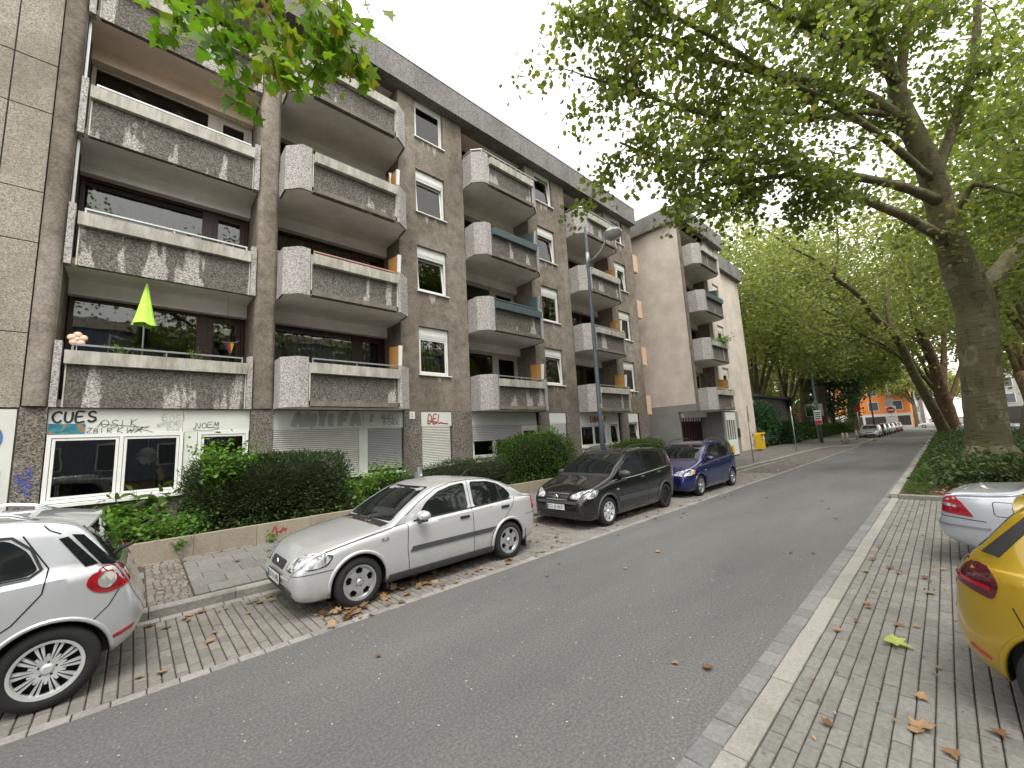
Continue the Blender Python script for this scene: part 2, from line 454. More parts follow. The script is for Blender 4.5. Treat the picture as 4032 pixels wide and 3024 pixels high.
# ------------------------------------------------------------ mesh helpers
class MB:
    def __init__(s):
        s.v, s.f, s.mi = [], [], []
    def face(s, pts, m=0):
        n = len(s.v)
        s.v += [tuple(p) for p in pts]
        s.f.append(tuple(range(n, n + len(pts))))
        s.mi.append(m)
    def box(s, x0, x1, y0, y1, z0, z1, m=0, bev=0):
        if bev:
            b = bev
            lo = [(x0 + b, y0 + b), (x1 - b, y0 + b), (x1 - b, y1 - b), (x0 + b, y1 - b)]
            hi = [(x0, y0), (x1, y0), (x1, y1), (x0, y1)]
            n = len(s.v)
            for r, z in ((hi, z0), (hi, z1 - b), (lo, z1)):
                s.v += [(x, y, z) for x, y in r]
            for k in (0, 4):
                for i in range(4):
                    j = (i + 1) % 4
                    s.f.append((n + k + i, n + k + j, n + k + 4 + j, n + k + 4 + i)); s.mi.append(m)
            s.f.append((n + 8, n + 9, n + 10, n + 11)); s.mi.append(m)
            s.f.append((n + 3, n + 2, n + 1, n)); s.mi.append(m)
            return s
        n = len(s.v)
        s.v += [(x0, y0, z0), (x1, y0, z0), (x1, y1, z0), (x0, y1, z0), (x0, y0, z1), (x1, y0, z1), (x1, y1, z1), (x0, y1, z1)]
        for q in ((3, 2, 1, 0), (4, 5, 6, 7), (0, 1, 5, 4), (1, 2, 6, 5), (2, 3, 7, 6), (3, 0, 4, 7)):
            s.f.append(tuple(n + i for i in q)); s.mi.append(m)
        return s
    def prism(s, poly, z0, z1, m=0, axis='z'):
        """polygon extruded along an axis; poly in (x,y) for z, (x,z) for y, (y,z) for x"""
        def P(a, b, c):
            return (a, b, c) if axis == 'z' else ((a, c, b) if axis == 'y' else (c, a, b))
        n, k = len(s.v), len(poly)
        s.v += [P(a, b, z0) for a, b in poly] + [P(a, b, z1) for a, b in poly]
        s.f.append(tuple(range(n + k - 1, n - 1, -1))); s.mi.append(m)
        s.f.append(tuple(range(n + k, n + 2 * k))); s.mi.append(m)
        for i in range(k):
            j = (i + 1) % k
            s.f.append((n + i, n + j, n + k + j, n + k + i)); s.mi.append(m)
        return s
    def tube(s, pts, rad, n=8, m=0, cap=True):
        pts = [Vector(p) for p in pts]
        if not hasattr(rad, '__len__'):
            rad = [rad] * len(pts)
        base = len(s.v)
        prev = None
        for i, p in enumerate(pts):
            a = pts[max(i - 1, 0)]
            b = pts[min(i + 1, len(pts) - 1)]
            d = (b - a).normalized()
            if prev is None:
                ref = Vector((0, 0, 1)) if abs(d.z) < .9 else Vector((1, 0, 0))
                u = d.cross(ref).normalized()
            else:
                u = (prev - d * prev.dot(d)).normalized()
            prev = u
            v = d.cross(u)
            for k in range(n):
                t = 2 * PI * k / n
                q = p + (u * math.cos(t) + v * math.sin(t)) * rad[i]
                s.v.append((q.x, q.y, q.z))
        for i in range(len(pts) - 1):
            for k in range(n):
                j = (k + 1) % n
                s.f.append((base + i * n + k, base + i * n + j, base + (i + 1) * n + j, base + (i + 1) * n + k)); s.mi.append(m)
        if cap:
            s.f.append(tuple(base + k for k in range(n - 1, -1, -1))); s.mi.append(m)
            e = base + (len(pts) - 1) * n
            s.f.append(tuple(e + k for k in range(n))); s.mi.append(m)
        return s
    def lathe(s, prof, n=32, m=0, axis='z', c=(0, 0, 0), closed=False):
        base = len(s.v)
        for r, h in prof:
            for k in range(n):
                t = 2 * PI * k / n
                a, b = r * math.cos(t), r * math.sin(t)
                if axis == 'z':
                    s.v.append((c[0] + a, c[1] + b, c[2] + h))
                else:
                    s.v.append((c[0] + a, c[1] + h, c[2] + b))
        for i in range(len(prof) - 1 + (1 if closed else 0)):
            i2 = (i + 1) % len(prof)
            for k in range(n):
                j = (k + 1) % n
                q = (base + i * n + k, base + i * n + j, base + i2 * n + j, base + i2 * n + k)
                s.f.append(q if axis == 'z' else q[::-1]); s.mi.append(m)
        return s
    def mesh(s, name, mats, smooth=False, angle=None):
        me = bpy.data.meshes.new(name)
        me.from_pydata(s.v, [], s.f)
        for m in (mats if isinstance(mats, (list, tuple)) else [mats]):
            me.materials.append(m)
        if any(s.mi):
            me.polygons.foreach_set('material_index', s.mi)
        if smooth or angle:
            me.shade_smooth()
            if angle:
                me.set_sharp_from_angle(angle=math.radians(angle))
        me.update()
        return me
    def build(s, name, mats, parent=None, smooth=False, angle=None, loc=None):
        return link(name, s.mesh(name, mats, smooth, angle), parent, loc)

def link(name, me, parent=None, loc=None):
    o = bpy.data.objects.new(name, me)
    COL.objects.link(o)
    if parent is not None:
        o.parent = parent
    if loc is not None:
        o.location = loc
    return o
def tag(o, label=None, cat=None, group=None, kind=None):
    for k, v in (('label', label), ('category', cat), ('group', group), ('kind', kind)):
        if v:
            o[k] = v
    return o
def thing(name, loc, label, cat, group=None, rz=0):
    o = bpy.data.objects.new(name, None)
    COL.objects.link(o)
    o.location = loc
    o.rotation_euler = (0, 0, rz)
    o.empty_display_size = .2
    return tag(o, label, cat, group)
def copy_tree(o, parent=None):
    c = o.copy()
    COL.objects.link(c)
    if parent is not None:
        c.parent = parent
    for ch in list(o.children):
        copy_tree(ch, c)
    return c
def at(parent):
    """part meshes written in world coordinates under a thing that has a location"""
    return tuple(-x for x in parent.location)
def wpart(mb, name, mats, root, smooth=False, angle=None):
    o = mb.build(name, mats, root, smooth, angle)
    r = root
    off = Vector((0, 0, 0))
    while r is not None:
        off += r.location
        r = r.parent
    o.location = -off
    return o
def fast_mesh(name, V, F, mat, rnd=None, smooth=False):
    """V (n,3), F list of arrays of equal-length polygons (m,k)"""
    me = bpy.data.meshes.new(name)
    V = np.asarray(V, np.float32)
    k = F.shape[1]
    m = F.shape[0]
    me.vertices.add(len(V))
    me.vertices.foreach_set('co', V.ravel())
    me.loops.add(m * k)
    me.loops.foreach_set('vertex_index', F.astype(np.int32).ravel())
    me.polygons.add(m)
    me.polygons.foreach_set('loop_start', np.arange(0, m * k, k, dtype=np.int32))
    me.materials.append(mat)
    if rnd is not None:
        a = me.attributes.new('rnd', 'FLOAT', 'FACE')
        a.data.foreach_set('value', np.asarray(rnd, np.float32))
    me.update(calc_edges=True)
    me.validate()
    return me

# leaf outlines in the plane (x = width, y = length from the stalk), unit size
LOBED = np.array([(0, 0), (.22, .02), (.5, .12), (.36, .34), (.55, .62), (.22, .58), (0, 1.0), (-.22, .58), (-.55, .62), (-.36, .34), (-.5, .12), (-.22, .02)])
STAR = np.array([(0, 0), (.42, .2), (.3, .42), (.42, .68), (0, .98), (-.42, .68), (-.3, .42), (-.42, .2)])
OVAL = np.array([(0, 0), (.24, .3), (.22, .65), (0, 1.0), (-.22, .65), (-.24, .3)])
NEEDLE = np.array([(0, 0), (.13, .35), (0, 1.0), (-.13, .35)])
BLADE = np.array([(-.04, 0), (.04, 0), (.02, .6), (0, 1.0)])
def leaves_mesh(name, P, size, shape, mat, up=.35, droop=.0, jitter=.35, rnd=None, rndbias=0, rng=NR, dirs=None):
    """flat leaves at points P with random orientation"""
    P = np.asarray(P, float)
    n = len(P)
    d = rng.normal(size=(n, 3))
    d[:, 2] = d[:, 2] * .6 - droop
    if dirs is not None:
        d = dirs + d * .45
    d /= np.linalg.norm(d, axis=1, keepdims=True) + 1e-9
    nn = rng.normal(size=(n, 3)) * .75
    nn[:, 2] += up * 2
    s = np.cross(d, nn)
    s /= np.linalg.norm(s, axis=1, keepdims=True) + 1e-9
    sz = size * (1 + jitter * rng.uniform(-1, 1, size=(n, 1)))
    k = len(shape)
    V = P[:, None, :] + sz[:, None, :] * (s[:, None, :] * shape[None, :, 0:1] + d[:, None, :] * shape[None, :, 1:2])
    # slight fold so the leaves are not mirrors
    nrm = np.cross(s, d)
    V += (sz[:, None, :] * nrm[:, None, :]) * (np.abs(shape[None, :, 0:1]) * .25 - .2 * shape[None, :, 1:2] ** 2 * .5)
    F = np.arange(n * k).reshape(n, k)
    if rnd is None:
        rnd = np.clip(rng.beta(2.0, 2.6, size=n) + rndbias, 0, 1)
    return fast_mesh(name, V.reshape(-1, 3), F, mat, rnd)

def sheet(name, pts, z, mat, parent=None, kind=None):
    mb = MB()
    mb.face([(x, y, z) for x, y in pts])
    o = mb.build(name, mat, parent)
    if kind:
        o['kind'] = kind
    return o

# ------------------------------------------------------------ ground, road, paving
sheet('ground', [(-400, -400), (900, -400), (900, 400), (-400, 400)], -.06, M['soil'], None, 'structure')
sheet('road', [(-30, 1.40), (106, 1.40), (106, 5.02), (-30, 5.02)], 0.0, M['asphalt'], None, 'structure')
sheet('cross_street', [(106, -70), (124, -70), (124, 70), (106, 70)], 0.0, M['asphalt'], None, 'structure')
sheet('far_street', [(124, -4.0), (420, -10), (420, 0.6), (124, 4.6)], -.004, M['asphalt'], None, 'structure')
sheet('far_parking_strip', [(20, 5.15), (43.2, 5.15), (43.2, 6.86), (20, 6.86)], -.004, M['footway'], None, 'structure')
sheet('far_parking_lane', [(56, 5.02), (106, 5.02), (106, 7.4), (56, 7.4)], -.004, M['footway'], None, 'structure')
sheet('middle_parking', [(14, -30), (106, -30), (106, -4.4), (14, -4.4)], -.02, M['footway'], None, 'structure')
def kerb_y(x):
    return float(np.interp(x, [-30, 0.5, 3, 12, 22, 45], [7.26, 7.17, 7.06, 6.96, 6.88, 6.88]))
def paver_field(name, items, mat, top, base_poly, zb, h=.06, mat_b=None, limit=300, bev=.006, order=None):
    """items: (x0,x1,y0,y1) rectangles; nearest `limit` become single parts, the rest one joined part"""
    root = sheet(name, base_poly, zb, mat_b or M['bedding'], None, 'structure')
    piece = 'paver' if order is None else order
    items = sorted(items, key=lambda b: math.hypot((b[0] + b[1]) / 2 - 0.6, (b[2] + b[3]) / 2 - .8))
    cache = {}
    rest = MB()
    rv = []
    for i, (x0, x1, y0, y1) in enumerate(items):
        dz = R.uniform(-.003, .003)
        if i < limit:
            key = (round(x1 - x0, 3), round(y1 - y0, 3))
            if key not in cache:
                a, b = (x1 - x0) / 2, (y1 - y0) / 2
                cache[key] = MB().box(-a, a, -b, b, -h, 0, bev=bev).mesh(piece, mat)
            o = link(piece, cache[key], root, ((x0 + x1) / 2, (y0 + y1) / 2, top + dz))
            o.rotation_euler = (R.uniform(-.008, .008), R.uniform(-.008, .008), R.uniform(-.01, .01))
        else:
            n0 = len(rest.f)
            rest.box(x0, x1, y0, y1, top - h, top + dz, bev=bev)
            rv += [R.random()] * (len(rest.f) - n0)
    if rest.f:
        o = rest.build(piece + '_field', mat, root)
        a = o.data.attributes.new('rnd', 'FLOAT', 'FACE')
        a.data.foreach_set('value', rv)
        o['kind'] = 'stuff'
    return root
# left parking strip: courses run across the strip
it = []
x = -4.2
ci = 0
while x < 20:
    y = 5.15 - (.1 if ci % 2 else 0)
    ym = kerb_y(x) - .16
    while y < ym:
        a, b = max(y, 5.15), min(y + .2, ym)
        if b - a > .04:
            it.append((x + .005, x + .093, a + .004, b - .005))
        y += .205
    x += .098
    ci += 1
it = [q for q in it if q[0] > -1.2]
paver_field('parking_strip', it, M['paver_l'], .002, [(-6, 5.14), (20.05, 5.14), (20.05, 7.0), (-6, 7.3)], -.012)
it = []
x = -1.4
while x < 26:
    yk = kerb_y(x + .11)
    it.append((x + .004, x + .216, yk - .155, yk - .01))
    x += .22
paver_field('inner_gutter', it, M['gutter'], .004, [(-4, 6.95), (26, 6.72), (26, 6.87), (-4, 7.2)], -.016, limit=110, order='gutter_block')
it = []
x = -1.6
while x < 43:
    it.append((x + .004, x + .221, 5.025, 5.14))
    x += .225
paver_field('road_edge_gutter', it, M['gutter'], .004, [(-4, 5.021), (43.2, 5.021), (43.2, 5.145), (-4, 5.145)], -.016, limit=200, order='gutter_block')
# right parking bay
it = []
ci = 0
y = 1.09
while y > -4.4:
    x = 1.6 + (.1 if ci % 2 else 0)
    while x < 14.3:
        if y > -2.2 or x > 7:
            it.append((x + .004, min(x + .201, 14.36), y - .0885, y))
        x += .205
    y -= .0965
    ci += 1
it = [b for b in it if (b[0] * .686 + b[2] * .728) > .9 and b[2] > 1.1 - (b[0] - 1.2) * 1.0]
paver_field('parking_bay', it, M['paver'], .004, [(-6, 1.095), (14.38, 1.095), (14.38, -7), (-6, -7)], -.014)
it = [(1.2 + .24 * k + .004, 1.2 + .24 * k + .236, 1.257, 1.405) for k in range(0, 420)]
paver_field('right_gutter', it, M['gutter_r'], .004, [(-6, 1.252), (106, 1.252), (106, 1.41), (-6, 1.41)], -.016, limit=160, order='gutter_block')
it = [(.74 + 1.055 * k + .004, .74 + 1.055 * k + 1.051, 1.10, 1.25) for k in range(0, 13)]
paver_field('flush_kerb', it, M['kerb_w'], .008, [(-6, 1.094), (14.4, 1.094), (14.4, 1.253), (-6, 1.253)], -.02, h=.08, order='kerb_stone')
# raised kerbs
def kerb_run(name, pts, wdt, top, mat, length=1.0):
    root = bpy.data.objects.new(name, None)
    COL.objects.link(root)
    root['kind'] = 'structure'
    root.location = (pts[0][0], pts[0][1], 0)
    cache = {}
    for (ax, ay), (bx, by) in zip(pts[:-1], pts[1:]):
        L = math.hypot(bx - ax, by - ay)
        n = max(1, round(L / length))
        l = L / n
        an = math.atan2(by - ay, bx - ax)
        key = round(l, 3)
        if key not in cache:
            mb = MB()
            mb.prism([(0, -.1), (0, top - .02), (.018, top), (wdt, top), (wdt, -.1)], .004, l - .004, axis='x')
            cache[key] = mb.mesh('kerb_stone', mat)
        for k in range(n):
            o = link('kerb_stone', cache[key], root, (ax + math.cos(an) * l * k - pts[0][0], ay + math.sin(an) * l * k - pts[0][1], R.uniform(-.004, .002)))
            o.rotation_euler = (0, 0, an)
    return root
kerb_run('left_kerb', [(x, kerb_y(x)) for x in (-8, .25, 3, 12, 22, 39)], .15, .125, M['kerb'])
kerb_run('bulb_kerb', [(39, 6.88), (40.2, 6.6), (42.2, 5.7), (43.6, 5.22), (54, 5.22), (56, 7.3)], .15, .125, M['kerb'])
kerb_run('bed_kerb', [(14.42, 1.25), (61.6, 1.25)], -.15, .11, M['kerb'])
kerb_run('far_bed_kerb', [(75.9, 1.25), (105.6, 1.25)], -.15, .11, M['kerb'])
kerb_run('bed_end_kerb', [(14.42, 1.09), (14.42, -4.6)], .12, .11, M['kerb'])
kerb_run('far_kerb', [(56, 7.35), (105.5, 7.35)], .15, .125, M['kerb'])
# footway: gently rising to the planter wall
def foot_z(y):
    return .125 + (y - 7.1) * .042
mb = MB()
xs = [-12, .2, .75, 3, 12, 20, 22, 39]
for a, b in zip(xs[:-1], xs[1:]):
    ya, yb = kerb_y(a) + .14, kerb_y(b) + .14
    mb.face([(a, ya, foot_z(ya) - .02), (b, yb, foot_z(yb) - .02), (b, 9.62, foot_z(9.62) - .02), (a, 9.62, foot_z(9.62) - .02)])
foot = mb.build('footway', M['bedding'])
foot['kind'] = 'structure'
sl_cache = {}
def foot_piece(name, x0, x1, y0, y1, mat, h=.05, bev=.006):
    a, b = (x1 - x0) / 2, (y1 - y0) / 2
    key = (name, round(a, 3), round(b, 3))
    if key not in sl_cache:
        sl_cache[key] = MB().box(-a, a, -b, b, -h, 0, bev=bev).mesh(name, mat)
    yc = (y0 + y1) / 2
    o = link(name, sl_cache[key], foot, ((x0 + x1) / 2, yc, foot_z(yc) + R.uniform(-.002, .002)))
    o.rotation_euler = (math.atan(.042) + R.uniform(-.005, .005), R.uniform(-.005, .005), R.uniform(-.004, .004))
for r in range(6):
    y0 = 7.33 + r * .36
    x = -2.6 + (.25 if r % 2 else 0)
    while x < 19.6:
        x1 = x + .5
        if x1 > .24 and x < .72:                       # interrupted by the cobbled strip
            if x < .24 and .24 - x > .1:
                foot_piece('paving_slab', x, .23, y0, y0 + .352, M['slab'])
            if x1 > .72 and x1 - .72 > .1:
                foot_piece('paving_slab', .73, x1 - .006, y0, y0 + .352, M['slab'])
        else:
            foot_piece('paving_slab', x, x1 - .006, y0, y0 + .352, M['slab'])
        x += .5
r = 0
y = 7.32
while y < 9.45:
    x = .245
    while x < .7:
        l = R.uniform(.075, .11)
        if x + l > .715:
            l = .715 - x
        if l > .03:
            foot_piece('cobble', x, x + round(l, 2) - .008, y, y + .082, M['cobble'], bev=.012)
        x += round(l, 2)
    y += .09
mb = MB()
for k in range(80):
    x = -2.6 + k * .28
    mb.box(x, x + R.uniform(.2, .27), 9.50, 9.60, .2, foot_z(9.55) + R.uniform(0, .012), bev=.01)
e = mb.build('edge_sett_row', M['cobble'], foot)
e['kind'] = 'stuff'
mb = MB()
for a, b in ((20, 22), (22, 30), (30, 39)):
    ya, yb = kerb_y(a) + .145, kerb_y(b) + .145
    mb.face([(a, ya, foot_z(ya)), (b, yb, foot_z(yb)), (b, 10.4, foot_z(10.4)), (a, 10.4, foot_z(10.4))])
mb.face([(39, 7.03, .122), (56, 7.45, .122), (56, 10.4, .25), (39, 10.4, .25)])
mb.face([(39, 7.03, .122), (40.2, 6.75, .122), (42.2, 5.85, .122), (43.6, 5.37, .122), (54, 5.37, .122), (56, 7.45, .122)])
mb.face([(56, 7.5, .122), (105, 7.5, .122), (105, 10.4, .25), (56, 10.4, .25)])
o = mb.build('far_footway', M['footway'])
o['kind'] = 'structure'
sheet('planter_soil', [(-12, 9.7), (21.2, 9.7), (21.2, 11.6), (-12, 11.6)], .50, M['soil'], None, 'structure')
sheet('courtyard_soil', [(33, 9.9), (106, 9.9), (106, 34), (33, 34)], .235, M['soil'], None, 'structure')
sheet('planting_bed', [(14.55, 1.09), (61.5, 1.09), (61.5, -4.4), (14.55, -4.4)], .07, M['soil'], None, 'structure')
sheet('far_planting_bed', [(76, 1.09), (105.6, 1.09), (105.6, -4.4), (76, -4.4)], .07, M['soil'], None, 'structure')
sheet('far_parking_bay', [(61.6, 1.24), (75.9, 1.24), (75.9, -4.39), (61.6, -4.39)], -.01, M['footway'], None, 'structure')
mb = MB()
mb.box(42.7, 42.85, 5.3, 6.6, 0, .004)
o = mb.build('parking_line', M['marking']); o['kind'] = 'structure'

# planter wall of precast segments
pw = thing('planter_wall', (0, 9.6, 0), 'low stained concrete planter wall of joined segments behind the pavement', 'wall')
seg = MB().box(-.492, .492, 0, .1, -.45, 0, bev=.006).mesh('wall_segment', M['wallc'])
for k in range(-9, 22):
    xc = .89 + .99 * k - .495
    o = link('wall_segment', seg, pw, (xc, R.uniform(-.006, .006), .592 + R.uniform(-.004, .004)))

# ------------------------------------------------------------ the apartment block
WY = 11.45
Z1, ST = 3.07, 2.85
def zn(n):
    return Z1 + ST * (n - 1)
bld = thing('apartment_block', (10, WY, 0), 'long brown-grey five-storey apartment block with rows of washed-concrete balconies', 'apartment block')

def wall_holes(mb, x0, x1, z0, z1, y, depth, holes):
    xs = sorted({x0, x1, *[h[0] for h in holes], *[h[1] for h in holes]})
    zs = sorted({z0, z1, *[h[2] for h in holes], *[h[3] for h in holes]})
    for a, b in zip(xs[:-1], xs[1:]):
        for c, d in zip(zs[:-1], zs[1:]):
            mx, mz = (a + b) / 2, (c + d) / 2
            if any(h[0] < mx < h[1] and h[2] < mz < h[3] for h in holes):
                continue
            mb.face([(a, y, c), (b, y, c), (b, y, d), (a, y, d)])
    for a, b, c, d in holes:
        mb.face([(a, y, c), (a, y, d), (a, y + depth, d), (a, y + depth, c)])
        mb.face([(b, y, d), (b, y, c), (b, y + depth, c), (b, y + depth, d)])
        mb.face([(a, y, c), (a, y + depth, c), (b, y + depth, c), (b, y, c)])
        mb.face([(a, y, d), (b, y, d), (b, y + depth, d), (a, y + depth, d)])
BAYS = [(2.5, 6.03), (8.72, 12.25), (14.92, 18.45)]
WINS = [(6.68, 7.87), (12.84, 14.02), (19.08, 20.25)]
TOP = 14.75
holes = [(a, b, Z1 + .001, TOP - .4) for a, b in BAYS] + [(-1.22, 2.03, Z1 + .001, TOP - .4)]
for a, b in WINS:
    for n in (1, 2, 3, 4):
        holes.append((a, b, zn(n) + 1.2, zn(n) + 2.83))
mb = MB()
wall_holes(mb, -1.24, 21.2, Z1, TOP, WY, .22, holes)
mb.face([(21.2, WY, Z1), (21.2, 13.2, Z1), (21.2, 13.2, TOP), (21.2, WY, TOP)])
wpart(mb, 'plaster_wall', M['plaster'], bld)
# body behind (keeps light out), side walls and ceilings of the loggias
mb = MB()
mb.box(-8, 21.19, 13.2, 24, .3, 15.2)
wpart(mb, 'rear_block', M['plaster'], bld)
mb = MB()
for a, b in BAYS + [(-1.22, 2.03)]:
    mb.box(a - .15, a - .002, WY + .225, 13.2, Z1, TOP)
    mb.box(b + .002, b + .3, WY + .225, 13.2, Z1, TOP)
wpart(mb, 'loggia_side_wall', M['plaster'], bld)
GH = [(-1.22, 2.03), (2.5, 6.08), (6.69, 7.87), (8.72, 12.2), (12.83, 13.98), (14.92, 18.3), (19.08, 20.18)]
mb = MB()
wall_holes(mb, -1.56, 21.21, .2, Z1 - .004, WY - .02, .25, [(a, b, 1.2, Z1 - .0045) for a, b in GH])
wpart(mb, 'ground_floor_wall', M['agg_brown'], bld)
mb = MB()
mb.box(-8, -1.56, WY + .02, WY + .2, .2, Z1 - .03)
wpart(mb, 'shop_wall', M['plaster'], bld)
mb = MB().box(21.21, 22.9, 12.6, 12.8, .2, 15.0)
wpart(mb, 'recess_wall', M['plaster'], bld)
mb = MB()
mb.face([(21.212, WY - .02, .2), (21.212, 12.6, .2), (21.212, 12.6, Z1), (21.212, WY - .02, Z1)])
wpart(mb, 'return_wall', M['plaster'], bld)
# rounded piers on both sides of the first bay
def pier(x0, x1, z0, z1, mat, y=WY, proud=.10):
    mb = MB()
    poly = [(x0, y + .05), (x0, y - proud * .3), (x0 + .05, y - proud * .85), (x0 + .1, y - proud), (x1 - .1, y - proud), (x1 - .05, y - proud * .85), (x1, y - proud * .3), (x1, y + .05)]
    mb.prism(poly, z0, z1)
    wpart(mb, 'pier', mat, bld, angle=60)
pier(-1.545, -1.235, Z1 + .01, 15.1, M['plaster'])
pier(2.045, 2.49, Z1 + .01, 14.2, M['plaster'], proud=.06)
# big wash-concrete panels of the left gable strip
ZJ = [3.05, 4.45, 6.23, 7.27, 8.98, 10.06, 11.75, 13.0, 14.6, 15.6]
for i in range(len(ZJ) - 1):
    for a, b in ((-2.12 - .015 * 0, -1.56), (-3.4, -2.13), (-4.9, -3.41)):
        mb = MB().box(a + .006, b - .006, WY - .03, WY + .08, ZJ[i] + .009, ZJ[i + 1] - .009, bev=.008)
        o = wpart(mb, 'wall_panel', M['agg_panel'], bld)
mb = MB().box(-5, -1.56, WY + .0, WY + .1, 3.05, 15.6)
wpart(mb, 'panel_backing', M['dark'], bld)
# roof fascia, coping, roof-edge railing
for k in range(7):
    a = -1.5 + 3.3 * k
    b = min(a + 3.292, 21.3)
    mb = MB().box(a, b, WY - .34, WY + .3, 14.33 if k else 14.33, 15.32, bev=.01)
    wpart(mb, 'roof_fascia', M['agg_fascia'], bld)
mb = MB().box(-1.5, 21.35, WY - .36, WY + .32, 15.322, 15.38)
wpart(mb, 'coping', M['zinc'], bld)
mb = MB().box(-5, 21.3, WY + .31, 14, 15.2, 15.36)
wpart(mb, 'roof_deck', M['slab_edge'], bld)
mb = MB()
for k in range(16):
    mb.tube([(-1 + 1.46 * k, WY - .12, 15.38), (-1 + 1.46 * k, WY - .12, 15.78)], .014, 6)
for z in (15.62, 15.78):
    mb.tube([(-1.2, WY - .12, z), (21.2, WY - .12, z)], .016, 6)
wpart(mb, 'roof_railing', M['zinc'], bld)
mb = MB().box(7.3, 21.0, WY + .9, WY + 3, 15.3, 16.35)
wpart(mb, 'roof_parapet', M['slab_edge'], bld)

# ---------------- windows
def curtain_mb(x0, x1, z0, z1, y, amp=.03, per=.14):
    mb = MB()
    n = max(2, int((x1 - x0) / per * 4))
    pts = [(x0 + (x1 - x0) * i / n, y + amp * math.sin(i * PI / 2 + .6 * math.sin(i * .7))) for i in range(n + 1)]
    for (a, ya), (b, yb) in zip(pts[:-1], pts[1:]):
        mb.face([(a, ya, z0), (b, yb, z0), (b, yb, z1), (a, ya, z1)])
    return mb
def frame_mb(mb, x0, x1, z0, z1, y0, y1, t):
    mb.box(x0, x1, y0, y1, z0, z0 + t)
    mb.box(x0, x1, y0, y1, z1 - t, z1)
    mb.box(x0, x0 + t, y0, y1, z0 + t, z1 - t)
    mb.box(x1 - t, x1, y0, y1, z0 + t, z1 - t)
def tilt_mesh(mb, z0, y0, ang):
    ca, sa = math.cos(ang), math.sin(ang)
    mb.v = [(x, y0 + (y - y0) * ca + (z - z0) * sa, z0 + (z - z0) * ca - (y - y0) * sa) for x, y, z in mb.v]
def window_unit(root, x0, x1, z0, z1, y, sashes, fm='white_frame', curtain='cur_grey', box_h=0, sill=True, t=.055, cov=(0, 1), name='window', back=True):
    """sashes: list of (fraction, tilt angle); y = outer face of the frame"""
    mb = MB()
    zt = z1 - box_h
    frame_mb(mb, x0, x1, z0, zt, y, y + .08, t)
    xs = [x0 + t]
    W = x1 - x0 - 2 * t
    acc = 0
    for k, (fr, tl) in enumerate(sashes):
        acc += fr
        xs.append(x0 + t + W * acc)
        if k < len(sashes) - 1:
            mb.box(xs[-1] - t * .5, xs[-1] + t * .5, y + .001, y + .081, z0 + t, zt - t)
    wn = wpart(mb, name, M[fm], root)
    for k, (fr, tl) in enumerate(sashes):
        a, b = xs[k] + .008 + (t * .5 if k else 0), xs[k + 1] - .008 - (t * .5 if k < len(sashes) - 1 else 0)
        s_ = MB()
        frame_mb(s_, a, b, z0 + t + .008, zt - t - .008, y + .012, y + .07, .045)
        p_ = MB().box(a + .045, b - .045, y + .035, y + .045, z0 + t + .053, zt - t - .053)
        if tl:
            tilt_mesh(s_, z0 + t, y + .04, tl)
            tilt_mesh(p_, z0 + t, y + .04, tl)
        so_ = wpart(s_, 'sash', M[fm], wn)
        wpart(p_, 'pane', M['glass'], wn)
    if box_h:
        bx = MB().box(x0, x1, y - .012, y + .1, zt + .004, z1)
        bx.box(x0 + .03, x1 - .03, y - .02, y - .013, zt + .05, z1 - .06)
        wpart(bx, 'shutter_box', M[fm], wn)
    if sill:
        wpart(MB().box(x0 - .05, x1 + .05, y - .17, y - .002, z0 - .045, z0 - .012), 'sill', M[fm], wn)
    if curtain:
        h = zt - z0
        cm = curtain_mb(x0 + .03, x1 - .03, z0 + h * cov[0], z0 + h * cov[1] - .03, y + (.30 if any(s_[1] for s_ in sashes) else .14) if curtain != 'unlit_room' else y + .3)
        wpart(cm, 'curtain', M[curtain], wn)
    if back:
        wpart(MB().box(x0 - .1, x1 + .1, y + .5, y + .52, z0 - .1, z1), 'room_wall', M['unlit_room'], wn)  # black back sheet, the dark of the unlit room is in its colour
    return wn
UP = {0: [('cur_grey', 0, 1, 0), ('cur_grey', .1, 1, .10), ('unlit_room', .2, 1, .08), ('cur_white', .3, 1, 0)],
      1: [('unlit_room', 0, 1, .11), ('cur_grey', 0, 1, 0), ('cur_white', 0, .4, .10), ('cur_white', 0, 1, .09)],
      2: [('cur_grey', 0, 1, .0), ('unlit_room', 0, 1, .0), ('cur_grey', 0, 1, .11), ('cur_white', 0, 1, 0)]}
for i, (a, b) in enumerate(WINS):
    for n in (1, 2, 3, 4):
        cu, c0, c1, tl = UP[i][n - 1]
        sm_ = MB()
        for k in range(R.randint(1, 3)):
            xc = R.uniform(a + .25, b - .25); hh = R.uniform(.12, .42); ww_ = R.uniform(.06, .16)
            zt_ = zn(n) + 1.155
            sm_.face([(xc - ww_, WY - .002 - .001 * k, zt_), (xc - ww_ * .45, WY - .002 - .001 * k, zt_ - hh * .55), (xc + ww_ * .1, WY - .002 - .001 * k, zt_ - hh), (xc + ww_ * .5, WY - .002 - .001 * k, zt_ - hh * .4), (xc + ww_, WY - .002 - .001 * k, zt_)])
        wpart(sm_, 'run_off_mark', plain('clean_plaster', (.40, .36, .30), .9, var=.12, scale=9, bump=.3, spec=.2), bld)
        window_unit(bld, a + .01, b - .01, zn(n) + 1.205, zn(n) + 2.82, WY + .10, [(1, tl)], 'white_frame', cu, .32 if n < 4 else .22, True, .06, (c0, c1))

